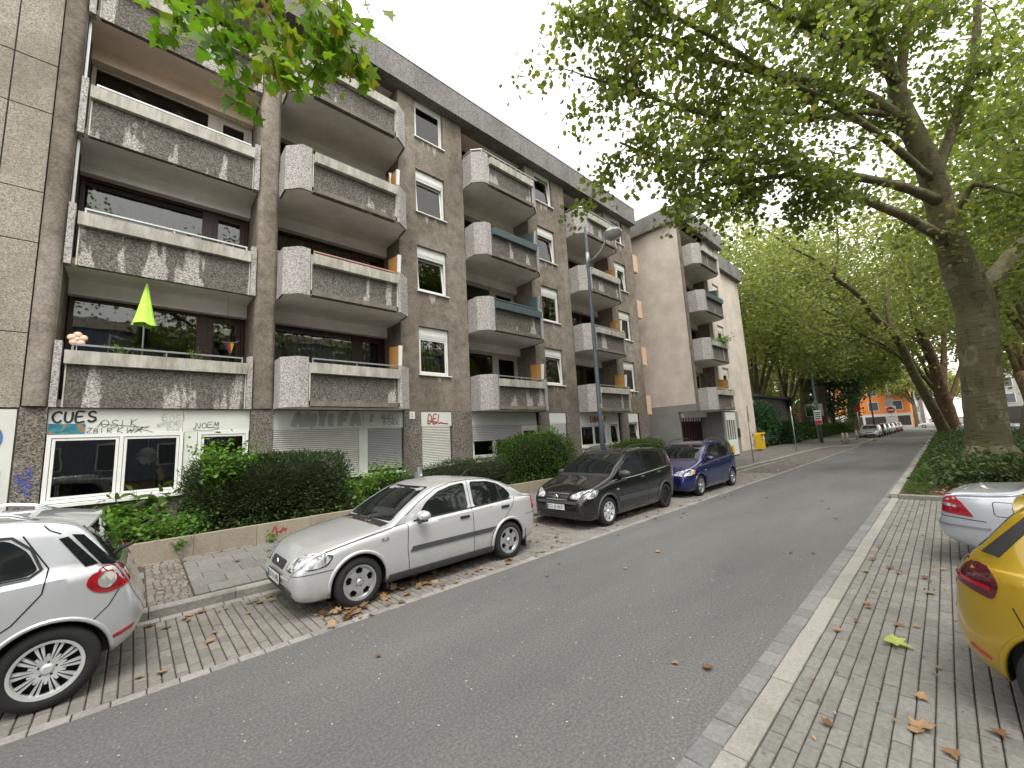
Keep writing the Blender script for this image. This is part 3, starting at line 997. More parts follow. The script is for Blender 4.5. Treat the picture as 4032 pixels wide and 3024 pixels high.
# ---------------- balconies
def railing_mb(x0, x1, y, z0, z1, pipe=False):
    mb = MB()
    if pipe:
        mb.tube([(x0, y, z1), (x1, y, z1)], .024, 8)
        n = 4
        for k in range(n + 1):
            x = x0 + (x1 - x0) * k / n
            mb.tube([(x, y, z0), (x, y, z1)], .014, 6)
    else:
        mb.box(x0, x1, y - .025, y + .025, z1 - .035, z1)
        for x in (x0, x1 - .03):
            mb.box(x, x + .03, y - .02, y + .02, z0, z1 - .035)
        mb.box((x0 + x1) / 2 - .012, (x0 + x1) / 2 + .012, y - .015, y + .015, z0, z1 - .035)
    return mb
def extr(poly, th, z0, z1):
    """thin wall following a plan polyline, thickness th inwards (to the right of the path)"""
    mb = MB()
    P = [Vector(p) for p in poly]
    off = []
    for i, p in enumerate(P):
        a = P[max(i - 1, 0)]; b = P[min(i + 1, len(P) - 1)]
        if 0 < i < len(P) - 1:
            d1, d2 = (p - a).normalized(), (b - p).normalized()
            nrm = (Vector((-d1.y, d1.x)) + Vector((-d2.y, d2.x))).normalized()
            k = th / max(.35, nrm.dot(Vector((-d1.y, d1.x))))
        else:
            d = (b - a).normalized()
            nrm = Vector((-d.y, d.x)); k = th
        off.append(p + nrm * k)
    loop = [tuple(p) for p in P] + [tuple(p) for p in reversed(off)]
    mb.prism(loop, z0, z1)
    return mb
def balcony(root, x0, n, wy, rail='grey_rail', trough='trough', soffit='soffit', pipe=False, privacy='wood', plan_w=3.53, rails=True, frame_l='zinc'):
    z = zn(n)
    dep = .87
    yf = wy - dep
    W = plan_w
    poly = [(x0 + .01, wy - .004), (x0 + .01, wy - .55), (x0 + .32, yf), (x0 + W - .45, yf), (x0 + W - .07, yf + .27), (x0 + W - .01, wy - .004)]
    mb = MB()
    mb.prism(poly, z + .012, z + .14)
    mb.box(x0 + .003, x0 + W - .003, wy - .003, wy + 1.3, z + .012, z + .14)
    slab = wpart(mb, 'balcony', M['slab_edge'], root)
    ins = [(x0 + .06, wy - .004), (x0 + .06, wy - .53), (x0 + .34, yf + .05), (x0 + W - .47, yf + .05), (x0 + W - .12, yf + .29), (x0 + W - .06, wy - .004)]
    so_ = MB()
    so_.prism(ins, z, z + .011)
    so_.box(x0 + .004, x0 + W - .004, wy - .003, wy + 1.0, z, z + .011)
    wpart(so_, 'soffit', M[soffit], slab)
    lm = MB().box(x0 + .004, x0 + W - .004, wy + .92, wy + 1.12, z - .33, z - .002)
    wpart(lm, 'lintel', M[soffit], slab)
    e1 = extr([(x0 + .01, wy - .01), (x0 + .01, wy - .55), (x0 + .32, yf - .005), (x0 + .57, yf - .005)], .10, z + .142, z + 1.24)
    # end pieces reach down over the slab edge
    e1b = extr([(x0 + .003, wy - .01), (x0 + .003, wy - .552), (x0 + .317, yf - .012), (x0 + .57, yf - .012)], .006, z - .01, z + .1415)
    e1.v += []
    o = wpart(e1, 'end_piece', M['agg_pale'], slab)
    wpart(e1b, 'edge_strip', M['agg_pale'], slab)
    e2 = extr([(x0 + W - .52, yf - .005), (x0 + W - .45, yf - .005), (x0 + W - .07, yf + .265), (x0 + W - .005, wy - .01)], .10, z + .142, z + 1.24)
    wpart(e2, 'end_piece', M['agg_pale'], slab)
    e2b = extr([(x0 + W - .52, yf - .012), (x0 + W - .447, yf - .012), (x0 + W - .063, yf + .262), (x0 + W + .002, wy - .01)], .006, z - .01, z + .1415)
    wpart(e2b, 'edge_strip', M['agg_pale'], slab)
    pn = MB().box(x0 + .62, x0 + W - .56, yf + .03, yf + .13, z - .008, z + .9, bev=.006)
    wpart(pn, 'front_panel', M['streak'], slab)
    ed = MB()
    for x in (x0 + .585, x0 + W - .558):
        ed.box(x, x + .03, yf + .0, yf + .1, z - .005, z + 1.1)
    wpart(ed, 'panel_edge', M['trough' if frame_l == 'trough' else frame_l], slab)
    tr = MB()
    tx0, tx1 = x0 + .62, x0 + W - .56
    tr.prism([(yf - .10, z + .83), (yf - .13, z + 1.085), (yf - .09, z + 1.085), (yf - .075, z + .9), (yf + .1, z + .9), (yf + .12, z + 1.085), (yf + .16, z + 1.085), (yf + .16, z + .83)], tx0, tx1, axis='x')
    tr.prism([(yf - .095, z + .84), (yf - .12, z + 1.08), (yf + .14, z + 1.08), (yf + .14, z + .84)], tx0 + .001, tx0 + .03, axis='x')
    tr.prism([(yf - .095, z + .84), (yf - .12, z + 1.08), (yf + .14, z + 1.08), (yf + .14, z + .84)], tx1 - .03, tx1 - .001, axis='x')
    wpart(tr, 'planter_trough', M[trough], slab)
    if rails:
        if pipe:
            pp = MB()
            pts = [(x0 + .05, wy - .05, z + 1.36), (x0 + .05, wy - .52, z + 1.36), (x0 + .33, yf + .06, z + 1.36), (tx1 + .4, yf + .06, z + 1.36)]
            pp.tube(pts, .028, 8)
            for p in pts[:3] + [(tx0 + .3 * k, yf + .06, 0) for k in range(1, 9)]:
                pp.tube([(p[0], p[1], z + 1.1), (p[0], p[1], z + 1.36)], .012, 6)
            wpart(pp, 'railing', M[rail], slab)
        else:
            wpart(railing_mb(tx0 + .04, tx1 - .04, yf + .06, z + 1.06, z + 1.235), 'railing', M[rail], slab)
    if privacy:
        q = MB()
        xx = x0 + W - .42
        q.prism([(yf + .25, z + 1.242), (yf + .2, z + 1.86), (wy - .05, z + 1.95), (wy - .05, z + 1.242)], xx, xx + .03, axis='x')
        wpart(q, 'privacy_screen', M[privacy], slab)
        q = MB()
        q.prism([(yf + .2, z + 1.243), (yf + .14, z + 1.87), (yf + .22, z + 1.88), (yf + .245, z + 1.243)], xx - .01, xx + .09, axis='x')
        wpart(q, 'screen_edge', M['white_frame' if privacy == 'wood' else 'zinc'], slab)
    return slab
def glazing(root, x0, x1, n, y, fm, split=.68, curtain='cur_grey', z_lo=.14, door_tilt=0, cov=(0, 1)):
    z0, z1 = zn(n) + z_lo, zn(n) + 2.52
    t = .07
    mb = MB()
    frame_mb(mb, x0, x1, z0, z1, y, y + .09, t)
    xm = x0 + (x1 - x0) * split
    mb.box(xm - .11, xm + .11, y - .01, y + .1, z0 + .01, z1 - .01)
    mb.box(x0 + t, xm - .11, y + .001, y + .088, z0 + .55, z0 + .63)
    mb.box(x0 + t, xm - .11, y + .01, y + .08, z0 + t, z0 + .55)
    wn = wpart(mb, 'balcony_glazing', M[fm], root)
    pp = MB().box(x0 + t, xm - .112, y + .04, y + .05, z0 + .631, z1 - t)
    wpart(pp, 'pane', M['glass'], wn)
    d = MB()
    frame_mb(d, xm + .115, x1 - t - .005, z0 + .05, z1 - t - .005, y + .012, y + .075, .11)
    wpart(d, 'balcony_door', M[fm], wn)
    pp = MB().box(xm + .224, x1 - t - .114, y + .04, y + .05, z0 + .16, z1 - t - .114)
    wpart(pp, 'pane', M['glass'], wn)
    h = z1 - z0
    wpart(curtain_mb(x0 + .05, xm, z0 + h * cov[0], z0 + h * cov[1] - .06, y + .25), 'curtain', M[curtain], wn)
    wpart(curtain_mb(xm + .1, x1 - .05, z0, z1, y + .3), 'curtain', M['unlit_room'], wn)  # black sheet behind the door glass, stands for the unlit room
    wpart(MB().box(x0, x1, y + .5, y + .52, zn(n), zn(n) + 2.84), 'room_wall', M['unlit_room'], wn)
    return wn
# bay 2 (oxblood frames)
B2 = [dict(rail='grey_rail'), dict(rail='red_rail'), dict(rail='dark', privacy='wood'), dict(rail='zinc', pipe=False, privacy=None)]
for n in (1, 2, 3, 4):
    balcony(bld, 2.5, n, WY, frame_l='trough', **B2[n - 1])
    glazing(bld, 2.52, 6.01, n, WY + 1.12, 'red_frame', .72, ['cur_olive', 'cur_grey', 'unlit_room', 'cur_grey'][n - 1])
B3 = [dict(rail='zinc'), dict(rail='teal', trough='teal', privacy='teal', frame_l='teal'), dict(rail='teal', trough='teal', privacy='teal', frame_l='teal', rails=False), dict(rail='zinc', pipe=True, privacy=None)]
for n in (1, 2, 3, 4):
    balcony(bld, 8.72, n, WY, **B3[n - 1])
    glazing(bld, 8.74, 12.23, n, WY + 1.12, 'cream_frame', .62, ['unlit_room', 'cur_grey', 'cur_white', 'cur_grey'][n - 1])
B4 = [dict(rail='grey_rail', frame_l='trough'), dict(rail='zinc'), dict(rail='zinc'), dict(rail='zinc', pipe=True, privacy=None)]
for n in (1, 2, 3, 4):
    balcony(bld, 14.92, n, WY, **B4[n - 1])
    glazing(bld, 14.94, 18.43, n, WY + 1.12, 'red_frame', .6, ['unlit_room', 'cur_olive', 'unlit_room', 'cur_grey'][n - 1])
for a, b in BAYS + [(-1.22, 2.03)]:
    sf = wpart(MB().box(a + .004, b - .004, WY + .01, WY + 1.1, zn(5) - .12, zn(5) + .02), 'top_soffit', M['wood' if a == 8.72 else 'soffit'] if a != 8.72 else M['soffit_pink'], bld)
# bay 1: flush loggias
for n in (1, 2, 3, 4):
    z = zn(n)
    sof = 'soffit_pink' if n == 4 else 'soffit'
    mb = MB().box(-1.215, 2.025, WY - .05, WY + 1.3, z + .012, z + .14)
    sl_ = wpart(mb, 'balcony', M['slab_edge'], bld)
    wpart(MB().box(-1.214, 2.024, WY - .03, WY + 1.0, z, z + .011), 'soffit', M[sof], sl_)
    wpart(MB().box(-1.214, 2.024, WY + .92, WY + 1.12, z - .33, z - .002), 'lintel', M[sof], sl_)
    for a, b in ((-1.215, -1.115), (1.91, 2.025)):
        wpart(MB().box(a, b, WY - .09, WY + .1, z - .006, z + 1.28, bev=.006), 'end_piece', M['agg_pale'], sl_)
    wpart(MB().box(-1.03, 1.875, WY - .055, WY + .05, z - .006, z + .9, bev=.006), 'front_panel', M['streak'], sl_)
    ed = MB()
    for x in (-1.055, 1.877):
        ed.box(x, x + .022, WY - .065, WY + .05, z - .004, z + .85)
    wpart(ed, 'panel_edge', M['trough'], sl_)
    tr = MB()
    y = WY
    tr.prism([(y - .155, z + .83), (y - .185, z + 1.09), (y - .145, z + 1.09), (y - .13, z + .9), (y + .05, z + .9), (y + .07, z + 1.09), (y + .11, z + 1.09), (y + .11, z + .83)], -1.07, 1.895, axis='x')
    for a, b in ((-1.069, -1.04), (1.865, 1.894)):
        tr.prism([(y - .15, z + .84), (y - .175, z + 1.085), (y + .09, z + 1.085), (y + .09, z + .84)], a, b, axis='x')
    wpart(tr, 'planter_trough', M['trough'], sl_)
    wpart(railing_mb(-1.0, 1.83, WY, z + 1.06, z + 1.255), 'railing', M['zinc' if n > 1 else 'grey_rail'], sl_)
    glazing(bld, -1.2, 2.01, n, WY + 1.12, 'red_frame' if n < 3 else 'cream_frame', .72, 'cur_grey' if n < 3 else 'cur_white')
for n in (2, 3, 4):
    mb = MB().box(-1.212, -1.17, WY + .12, WY + .2, zn(n) + .15, zn(n) + 2.8)
    wpart(mb, 'downpipe', M['zinc'], bld)
# peach recess balconies beside the wing
for n in (1, 2, 3, 4):
    z = zn(n)
    wpart(MB().box(21.225, 21.8, 11.5, 12.58, z - .06, z + 1.02), 'recess_balcony', M['peach'], bld)

# ---------------- ground floor infill
def shutter(root, x0, x1, z0, z1, y, mat, pitch=.052, cast=True):
    zt = z1
    bk = MB().box(x0, x1, y + .035, y + .05, z0, z1)
    rs = wpart(bk, 'roller_shutter', M['dark'], root)
    n = int((z1 - z0) / pitch)
    p = (z1 - z0) / n
    me = MB()
    a = (x1 - x0) / 2 - .002
    me.prism([(0.034, 0), (.012, .003), (0, p * .35), (.004, p - .012), (.034, p - .006)], -a, a, axis='x')
    mesh = me.mesh('slat', M[mat])
    for k in range(n):
        o = link('slat', mesh, rs)
        o.location = ((x0 + x1) / 2, y, z0 + k * p)
    return rs
def panel(x0, x1, z0, z1, y=WY + .03, mat='white_panel', name='cladding_panel', th=.06):
    return wpart(MB().box(x0, x1, y, y + th, z0, z1, bev=.004), name, M[mat], bld)
gw = M
p1 = panel(-1.212, .762, 2.55, 3.055)
p1b = panel(.768, 2.02, 2.55, 3.055)
panel(.80, 1.03, .95, 2.545)
window_unit(bld, -1.2, .785, 1.275, 2.545, WY - .005, [(.51, 0), (.49, 0)], 'white_frame', 'unlit_room', 0, False, .06, (0, 1))
wpart(MB().box(-1.24, .95, WY - .13, WY + .1, 1.205, 1.262), 'sill', M['white_frame'], bld)
window_unit(bld, 1.04, 2.0, .85, 2.545, WY - .005, [(1, 0)], 'white_frame', 'unlit_room', 0, False, .06, (0, 1))
p2 = panel(2.51, 4.826, 2.55, 3.055, WY + .04)
p2b = panel(4.834, 6.07, 2.55, 3.055, WY + .04)
shutter(bld, 2.52, 4.69, 1.27, 2.545, WY + .03, 'shutter')
panel(4.70, 4.95, 1.27, 2.545, WY + .02)
shutter(bld, 4.965, 6.03, 1.345, 2.545, WY + .03, 'shutter_grey', .05)
wpart(MB().box(2.5, 6.07, WY - .12, WY + .1, 1.21, 1.262), 'sill', M['white_panel'], bld)
p3 = panel(6.70, 7.86, 2.575, 3.055, WY + .0)
shutter(bld, 6.72, 7.80, 1.345, 2.57, WY + .0, 'shutter')
wpart(MB().box(6.69, 7.87, WY - .1, WY + .1, 1.215, 1.335), 'sill', M['white_panel'], bld)
panel(8.73, 12.1, 2.56, 3.055, WY + .05)
shutter(bld, 8.76, 10.9, 2.0, 2.55, WY + .03, 'shutter_lilac', .055)
window_unit(bld, 8.76, 10.9, 1.4, 2.54, WY + .09, [(.5, 0), (.5, 0)], 'white_frame', 'cur_white', 0, False, .06, (.25, 1))
panel(10.91, 11.2, 1.3, 2.555, WY + .02, 'lilac')
window_unit(bld, 11.21, 12.12, 1.4, 2.54, WY + .04, [(1, 0)], 'white_frame', 'cur_grey', .1, False, .06)
wpart(MB().box(8.73, 12.15, WY - .1, WY + .1, 1.26, 1.38), 'sill', M['white_panel'], bld)
wpart(MB().box(12.125, 12.195, WY - .03, WY + .1, 1.3, 3.05), 'red_edge_strip', M['red_frame'], bld)
panel(12.84, 13.93, 2.575, 3.055, WY + .0)
shutter(bld, 12.86, 13.9, 1.35, 2.57, WY + .0, 'shutter_lilac')
p4 = panel(14.93, 18.2, 2.575, 3.055, WY + .03)
window_unit(bld, 14.94, 17.1, 1.47, 2.57, WY + .03, [(.5, 0), (.5, .10)], 'white_frame', 'cur_grey', .06, True, .06)
panel(17.11, 17.34, 1.35, 2.57, WY + .01)
window_unit(bld, 17.35, 18.18, 1.47, 2.57, WY + .03, [(1, .10)], 'white_frame', 'cur_grey', .03, True, .06)
wpart(MB().box(14.93, 18.2, WY - .06, WY + .1, 1.24, 1.42), 'sill', M['white_panel'], bld)
wpart(MB().box(18.21, 18.295, WY - .03, WY + .1, 1.3, 3.05), 'red_edge_strip', M['red_frame'], bld)
panel(19.09, 20.08, 2.575, 3.055, WY + .0)
window_unit(bld, 19.1, 20.1, 1.35, 2.57, WY + .03, [(1, .12)], 'white_frame', 'cur_white', 0, True, .06)
wpart(MB().box(20.105, 20.175, WY - .03, WY + .1, 1.3, 3.05), 'red_edge_strip', M['red_frame'], bld)
# shop front at the far left with its printed photographs and blue ring sign
sp = wpart(MB().box(-3.3, -1.585, WY - .03, WY + .015, .5, 3.02), 'shop_panel', M['white_panel'], bld)
wpart(MB().box(-2.6, -1.70, WY - .04, WY - .032, .9, 1.95), 'photo_print', M['photo'], sp)
rg = MB()
for k in range(40):
    a, b = 2 * PI * k / 40, 2 * PI * (k + 1) / 40
    rg.face([(-2.02 + .31 * math.cos(a), WY - .036, 2.5 + .33 * math.sin(a)), (-2.02 + .31 * math.cos(b), WY - .036, 2.5 + .33 * math.sin(b)), (-2.02 + .27 * math.cos(b), WY - .036, 2.5 + .285 * math.sin(b)), (-2.02 + .27 * math.cos(a), WY - .036, 2.5 + .285 * math.sin(a))])
wpart(rg, 'ring_sign', M['ring_blue'], sp)
wpart(MB().box(-1.2, -.72, WY + .012, WY + .02, 2.56, 2.755), 'mural_print', M['mural'], p1)
# small white notice plate with two dots
npl = wpart(MB().box(6.27, 6.45, WY - .045, WY - .022, 2.81, 3.04), 'notice_plate', M['white_frame'], bld)
wpart(MB().box(6.335, 6.355, WY - .049, WY - .046, 2.94, 2.98).box(6.365, 6.38, WY - .049, WY - .046, 2.93, 2.95).box(6.345, 6.375, WY - .049, WY - .046, 2.86, 2.89), 'plate_mark', M['ink'], npl)

# ---------------- sprayed writing: pen strokes as thin ribbons on the cladding
GL = {'A': ([(0, 0), (.45, 1), (.9, 0)], [(.2, .4), (.72, .4)]), 'B': ([(0, 0), (0, 1), (.5, .95), (.55, .7), (.1, .55), (.65, .4), (.6, .08), (0, 0)],), 'C': ([(.85, .8), (.6, 1), (.2, .9), (0, .5), (.2, .1), (.6, 0), (.9, .2)],),
      'D': ([(0, 0), (0, 1), (.6, .85), (.75, .45), (.5, .1), (0, 0)],), 'E': ([(.8, 1), (0, .95), (0, 0), (.85, .05)], [(0, .5), (.65, .55)]), 'F': ([(.8, 1), (0, .95), (0, 0)], [(0, .5), (.6, .55)]),
      'I': ([(.1, 1), (.15, 0)],), 'K': ([(0, 1), (.05, 0)], [(.7, 1), (.05, .45), (.8, 0)]), 'L': ([(.05, 1), (0, .05), (.9, .1)],), 'M': ([(0, 0), (.1, 1), (.45, .3), (.8, 1), (.9, 0)],), 'N': ([(0, 0), (.05, 1), (.7, 0), (.75, 1)],),
      'O': ([(.4, 1), (.05, .75), (.05, .3), (.4, 0), (.8, .3), (.8, .7), (.4, 1)],), 'R': ([(0, 0), (0, 1), (.6, .9), (.6, .6), (.05, .5), (.75, 0)],), 'S': ([(.8, .85), (.4, 1), (.05, .8), (.2, .55), (.7, .4), (.75, .15), (.35, 0), (0, .15)],),
      'T': ([(0, 1), (.85, .95)], [(.42, .97), (.38, 0)]), 'U': ([(0, 1), (.05, .25), (.35, 0), (.7, .2), (.75, 1)],), 'V': ([(0, 1), (.4, 0), (.8, 1)],), 'W': ([(0, 1), (.2, 0), (.45, .7), (.7, 0), (.95, 1)],), 'X': ([(0, 1), (.9, 0)], [(.95, 1), (-.1, 0)]),
      'Z': ([(0, 1), (.8, .95), (0, .05), (.9, 0)],), '!': ([(.2, 1.05), (.15, .3)], [(.13, .08), (.12, .0)]), ' ': (), 'Y': ([(0, 1), (.4, .5)], [(.85, 1), (.3, 0)]),
      'u': ([(0, .75), (.05, .15), (.35, 0), (.65, .2), (.7, .78), (.75, 0)],)}
def smooth_path(p, k=5):
    p = [np.array(q, float) for q in p]
    if len(p) < 3:
        return p
    out = []
    for i in range(len(p) - 1):
        a, b = p[i], p[i + 1]
        m0 = (p[i + 1] - p[i - 1]) * .5 if i > 0 else b - a
        m1 = (p[i + 2] - p[i]) * .5 if i + 2 < len(p) else b - a
        for t in np.linspace(0, 1, k, endpoint=False):
            h = 2 * t ** 3 - 3 * t ** 2 + 1
            out.append(a * h + m0 * (t ** 3 - 2 * t ** 2 + t) + b * (1 - h) + m1 * (t ** 3 - t ** 2))
    out.append(p[-1])
    return out
def ribbon(mb, path, wd, y):
    P = smooth_path(path, 5 if wd < .1 else 3)
    L, Rr = [], []
    for i, p in enumerate(P):
        a, b = P[max(i - 1, 0)], P[min(i + 1, len(P) - 1)]
        d = b - a
        d = d / (np.linalg.norm(d) + 1e-9)
        nn = np.array([-d[1], d[0]]) * wd / 2
        L.append(p + nn); Rr.append(p - nn)
    for i in range(len(P) - 1):
        yk = y - .00025 * i
        mb.face([(Rr[i][0], yk, Rr[i][1]), (Rr[i + 1][0], yk, Rr[i + 1][1]), (L[i + 1][0], yk, L[i + 1][1]), (L[i][0], yk, L[i][1])])
def write(text, x0, x1, z0, z1, wd, y, mat, parent, slant=.15, wob=.05, name='graffiti', extra=()):
    mb = MB()
    n = len(text)
    cw = (x1 - x0) / n
    r = random.Random(sum(ord(c) for c in text))
    yy = y
    for i, ch in enumerate(text):
        dz = r.uniform(-wob, wob) * (z1 - z0)
        for st in GL[ch]:
            yy -= .0003
            ribbon(mb, [(x0 + cw * (i + .08) + cw * .85 * u + slant * (z1 - z0) * v * .5 + r.uniform(-wob, wob) * cw * .3, z0 + dz + (z1 - z0) * v) for u, v in st], wd, yy)
    for pth in extra:
        yy -= .0004
        ribbon(mb, pth, wd, yy)
    return wpart(mb, name, M[mat], parent)
py = WY + .026
write('CUES', -1.17, -.55, 2.79, 2.99, .034, py, 'spray_black', p1, .1)
write('OSIK', -.52, .05, 2.68, 2.83, .009, py, 'spray_black', p1, .2, .1, extra=[[(-.5, 2.74), (-.2, 2.71), (.2, 2.66)], [(-.5, 2.79), (-.55, 2.68)]])
write('ZBIR', -.70, -.32, 2.565, 2.66, .009, py, 'spray_black', p1, .15, .1)
write('KWX', -.28, .12, 2.565, 2.68, .009, py, 'spray_black', p1, .3, .1, extra=[[(-.1, 2.60), (.1, 2.62), (.28, 2.56)], [(0, 2.565), (.12, 2.66), (.22, 2.69)]])
write('EOS', .42, .74, 2.80, 2.93, .006, py, 'spray_mid', p1, .1, .1, extra=[[(.4, 2.9), (.46, 2.78), (.76, 2.8), (.77, 2.95)]])
write('WASEMO', .33, .74, 2.67, 2.76, .006, py, 'spray_mid', p1, .1, .1)
write('EOS', .5, .72, 2.58, 2.64, .005, py, 'spray_mid', p1, .1, .1)
write('NOEM', .98, 1.42, 2.64, 2.76, .009, py, 'spray_black', p1b, .2, .15, extra=[[(1.0, 2.66), (.96, 2.6), (1.2, 2.57), (1.42, 2.62), (1.2, 2.65)]])
write('ANTIFA', 2.95, 4.75, 2.62, 2.97, .15, WY + .037, 'spray_grey', p2, .15, .02)
write('!', 4.98, 5.3, 2.62, 2.95, .1, WY + .037, 'spray_grey', p2b, .15, .02)
write('RZI', 5.38, 5.85, 2.82, 2.95, .012, WY + .033, 'spray_black', p2b, .15, .15, extra=[[(5.4, 2.86), (5.7, 2.81), (5.9, 2.84)]])
write('BORK', 5.42, 5.98, 2.63, 2.76, .012, WY + .033, 'spray_black', p2b, .1, .15)
write('DEL', 6.92, 7.5, 2.66, 2.96, .035, WY - .006, 'spray_red', p3, .25, .05, extra=[[(7.4, 2.68), (7.72, 2.64)], [(6.95, 2.75), (7.3, 2.7)]])
write('EUBASST!', 15.75, 17.2, 2.63, 2.87, .06, WY + .026, 'spray_red', p4, .0, .06)
bl = MB()
for px, pz, ww, hh in ((-1.40, 1.75, .16, .3), (-1.47, 1.86, .08, .12), (-1.36, 1.92, .09, .16), (-1.30, 1.70, .14, .12), (-1.40, 1.60, .14, .14), (-1.36, 1.50, .08, .14), (-1.5, 1.72, .07, .2)):
    bl.face([(px - ww / 2, WY - .0235, pz - hh / 2 * .8), (px + ww * .4, WY - .0235, pz - hh / 2), (px + ww / 2, WY - .0235, pz + hh * .35), (px - ww * .3, WY - .0235, pz + hh / 2)])
for i in range(len(bl.f)):
    for j in bl.f[i]:
        v = bl.v[j]; bl.v[j] = (v[0], v[1] - .0012 * i, v[2])
wpart(bl, 'sprayed_patch', M['spray_blue'], bld)
seg1 = MB()
ribbon(seg1, [(2.12, .34), (2.2, .5), (2.24, .34)], .024, 9.592)
ribbon(seg1, [(2.08, .38), (2.3, .40), (2.42, .44)], .018, 9.5915)
ribbon(seg1, [(2.3, .36), (2.34, .46), (2.4, .38)], .018, 9.591)
wpart(seg1, 'graffiti', M['spray_red'], pw)

# ------------------------------------------------------------ the projecting wing further along
BY = 9.4
wing = thing('apartment_wing', (28, BY, 0), 'projecting end wing with a tall blank side wall, one balcony column and a recessed gate', 'apartment block')
wh = [(23.25, 26.78, Z1 + .001, TOP - .4)] + [(27.55, 28.65, zn(n) + 1.3, zn(n) + 2.83) for n in (1, 2, 3, 4)]
mb = MB()
wall_holes(mb, 22.9, 29.3, Z1, TOP, BY, .22, wh)
mb.face([(22.9, 13.2, Z1), (22.9, BY, Z1), (22.9, BY, TOP), (22.9, 13.2, TOP)])
mb.face([(29.3, BY, Z1), (29.3, 13.2, Z1), (29.3, 13.2, TOP), (29.3, BY, TOP)])
wplaster = plain('pale_beige_plaster', (.60, .53, .47), .92, var=.16, scale=1.1, bump=.3, spec=.2)
wpart(mb, 'plaster_wall', wplaster, wing)
mb = MB()
mb.box(23.3, 29.2, 11.4, 20, .2, 14.9)
mb.box(23.0, 23.24, BY + .225, 11.3, Z1, TOP)
mb.box(26.785, 27.2, BY + .225, 11.3, Z1, TOP)
wpart(mb, 'loggia_side_wall', M['plaster'], wing)
mb = MB()
mb.box(29.31, 36.2, 10.4, 20, .2, 14.2)
wpart(mb, 'end_block', wplaster, wing)
mb = MB().box(29.32, 36.3, 10.1, 20.1, 14.0, 15.1, bev=.01)
wpart(mb, 'roof_fascia', M['agg_fascia'], wing)
mb = MB().box(22.75, 29.4, BY - .35, BY + .25, 14.35, 15.35, bev=.01)
wpart(mb, 'roof_fascia', M['agg_fascia'], wing)
mb = MB().box(22.6, 22.95, BY + .26, 20, 14.35, 15.35, bev=.01)
wpart(mb, 'roof_fascia', M['agg_fascia'], wing)
mb = MB().box(22.95, 29.32, BY + .26, 20, 15.1, 15.25)
wpart(mb, 'roof_deck', M['slab_edge'], wing)
mb = MB().box(22.885, 23.2, BY - .06, BY - .002, Z1 - .02, 14.34)
wpart(mb, 'corner_strip', M['slab_edge'], wing)
# lower storey: darker painted base, recessed gate passage
dgrey = plain('grey_base_paint', (.235, .23, .225), .85, var=.14, scale=1.5)
mb = MB()
mb.box(22.88, 23.1, 10.45, 13.2, .15, 3.45)
mb.box(22.88, 23.1, BY, 10.449, 3.06, 3.45)
wpart(mb, 'side_base_wall', dgrey, wing)
for bx in ((26.6, 26.95, BY + .02, 11.3, .15, Z1 - .005), (28.75, 29.3, BY - .01, 10.39, .15, Z1 - .005), (23.11, 26.59, 11.1, 11.3, .15, 3.06)):
    wpart(MB().box(*bx), 'base_wall', dgrey, wing)
mb = MB().box(23.0, 29.3, BY + .23, 11.3, 3.05, 3.2)
wpart(mb, 'passage_ceiling', M['soffit'], wing)
gt = wpart(MB().box(23.12, 26.5, 10.7, 10.74, .35, 2.95), 'entrance_gate', M['dark'], wing)
bar = MB().box(-.13, .13, -.03, 0, 0, 2.1, bev=.004).mesh('gate_slat', M['red_frame'])
for k in range(9):
    link('gate_slat', bar, gt, (23.4 + .36 * k, 10.695, .32))
wpart(MB().box(23.15, 26.45, 10.66, 10.69, 2.42, 2.5).box(23.15, 26.45, 10.66, 10.69, .5, .58), 'gate_rail', M['red_frame'], gt)
pn_ = MB().box(-.115, .115, 0, .006, 0, .36).mesh('gate_pane', M['soffit'])
for k in range(9):
    link('gate_pane', pn_, gt, (23.4 + .36 * k, 10.672, 2.52))
# white glazed entrance door
dr = MB()
frame_mb(dr, 27.0, 28.72, .3, 2.98, BY - .02, BY + .06, .10)
dr.box(27.1, 28.62, BY - .01, BY + .05, .4, 1.25)
for k in (1, 2, 3):
    dr.box(27.1 + .38 * k - .03, 27.1 + .38 * k + .03, BY - .005, BY + .045, 1.25, 2.55)
dr.box(27.1, 28.62, BY - .005, BY + .045, 2.5, 2.88)
do = wpart(dr, 'entrance_door', M['white_frame'], wing)
wpart(MB().box(27.1, 28.62, BY + .05, BY + .055, 1.25, 2.5), 'pane', M['glass'], do)
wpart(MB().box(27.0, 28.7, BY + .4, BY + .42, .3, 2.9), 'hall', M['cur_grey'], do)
wpart(MB().box(28.9, 29.15, BY - .09, BY - .012, 1.35, 1.95, bev=.02), 'letter_box', M['dark'], wing)
for n in (1, 2, 3, 4):
    kw = [dict(rail='trough', privacy='wood', frame_l='trough'), dict(rail='grey_rail', privacy=None), dict(rail='teal', trough='teal', privacy='teal', frame_l='teal', rails=False), dict(rail='grey_rail', privacy=None)][n - 1]
    balcony(wing, 23.25, n, BY, **kw)
    glazing(wing, 23.27, 26.76, n, BY + 1.12, 'cream_frame' if n == 1 else 'red_frame', .62, 'unlit_room')
    window_unit(wing, 27.56, 28.64, zn(n) + 1.305, zn(n) + 2.82, BY + .1, [(1, 0)], 'white_frame', 'cur_grey', .35, True, .06)
wpart(MB().box(23.26, 26.77, BY + .01, BY + 1.1, zn(5) - .12, zn(5) + .02), 'top_soffit', M['soffit'], wing)

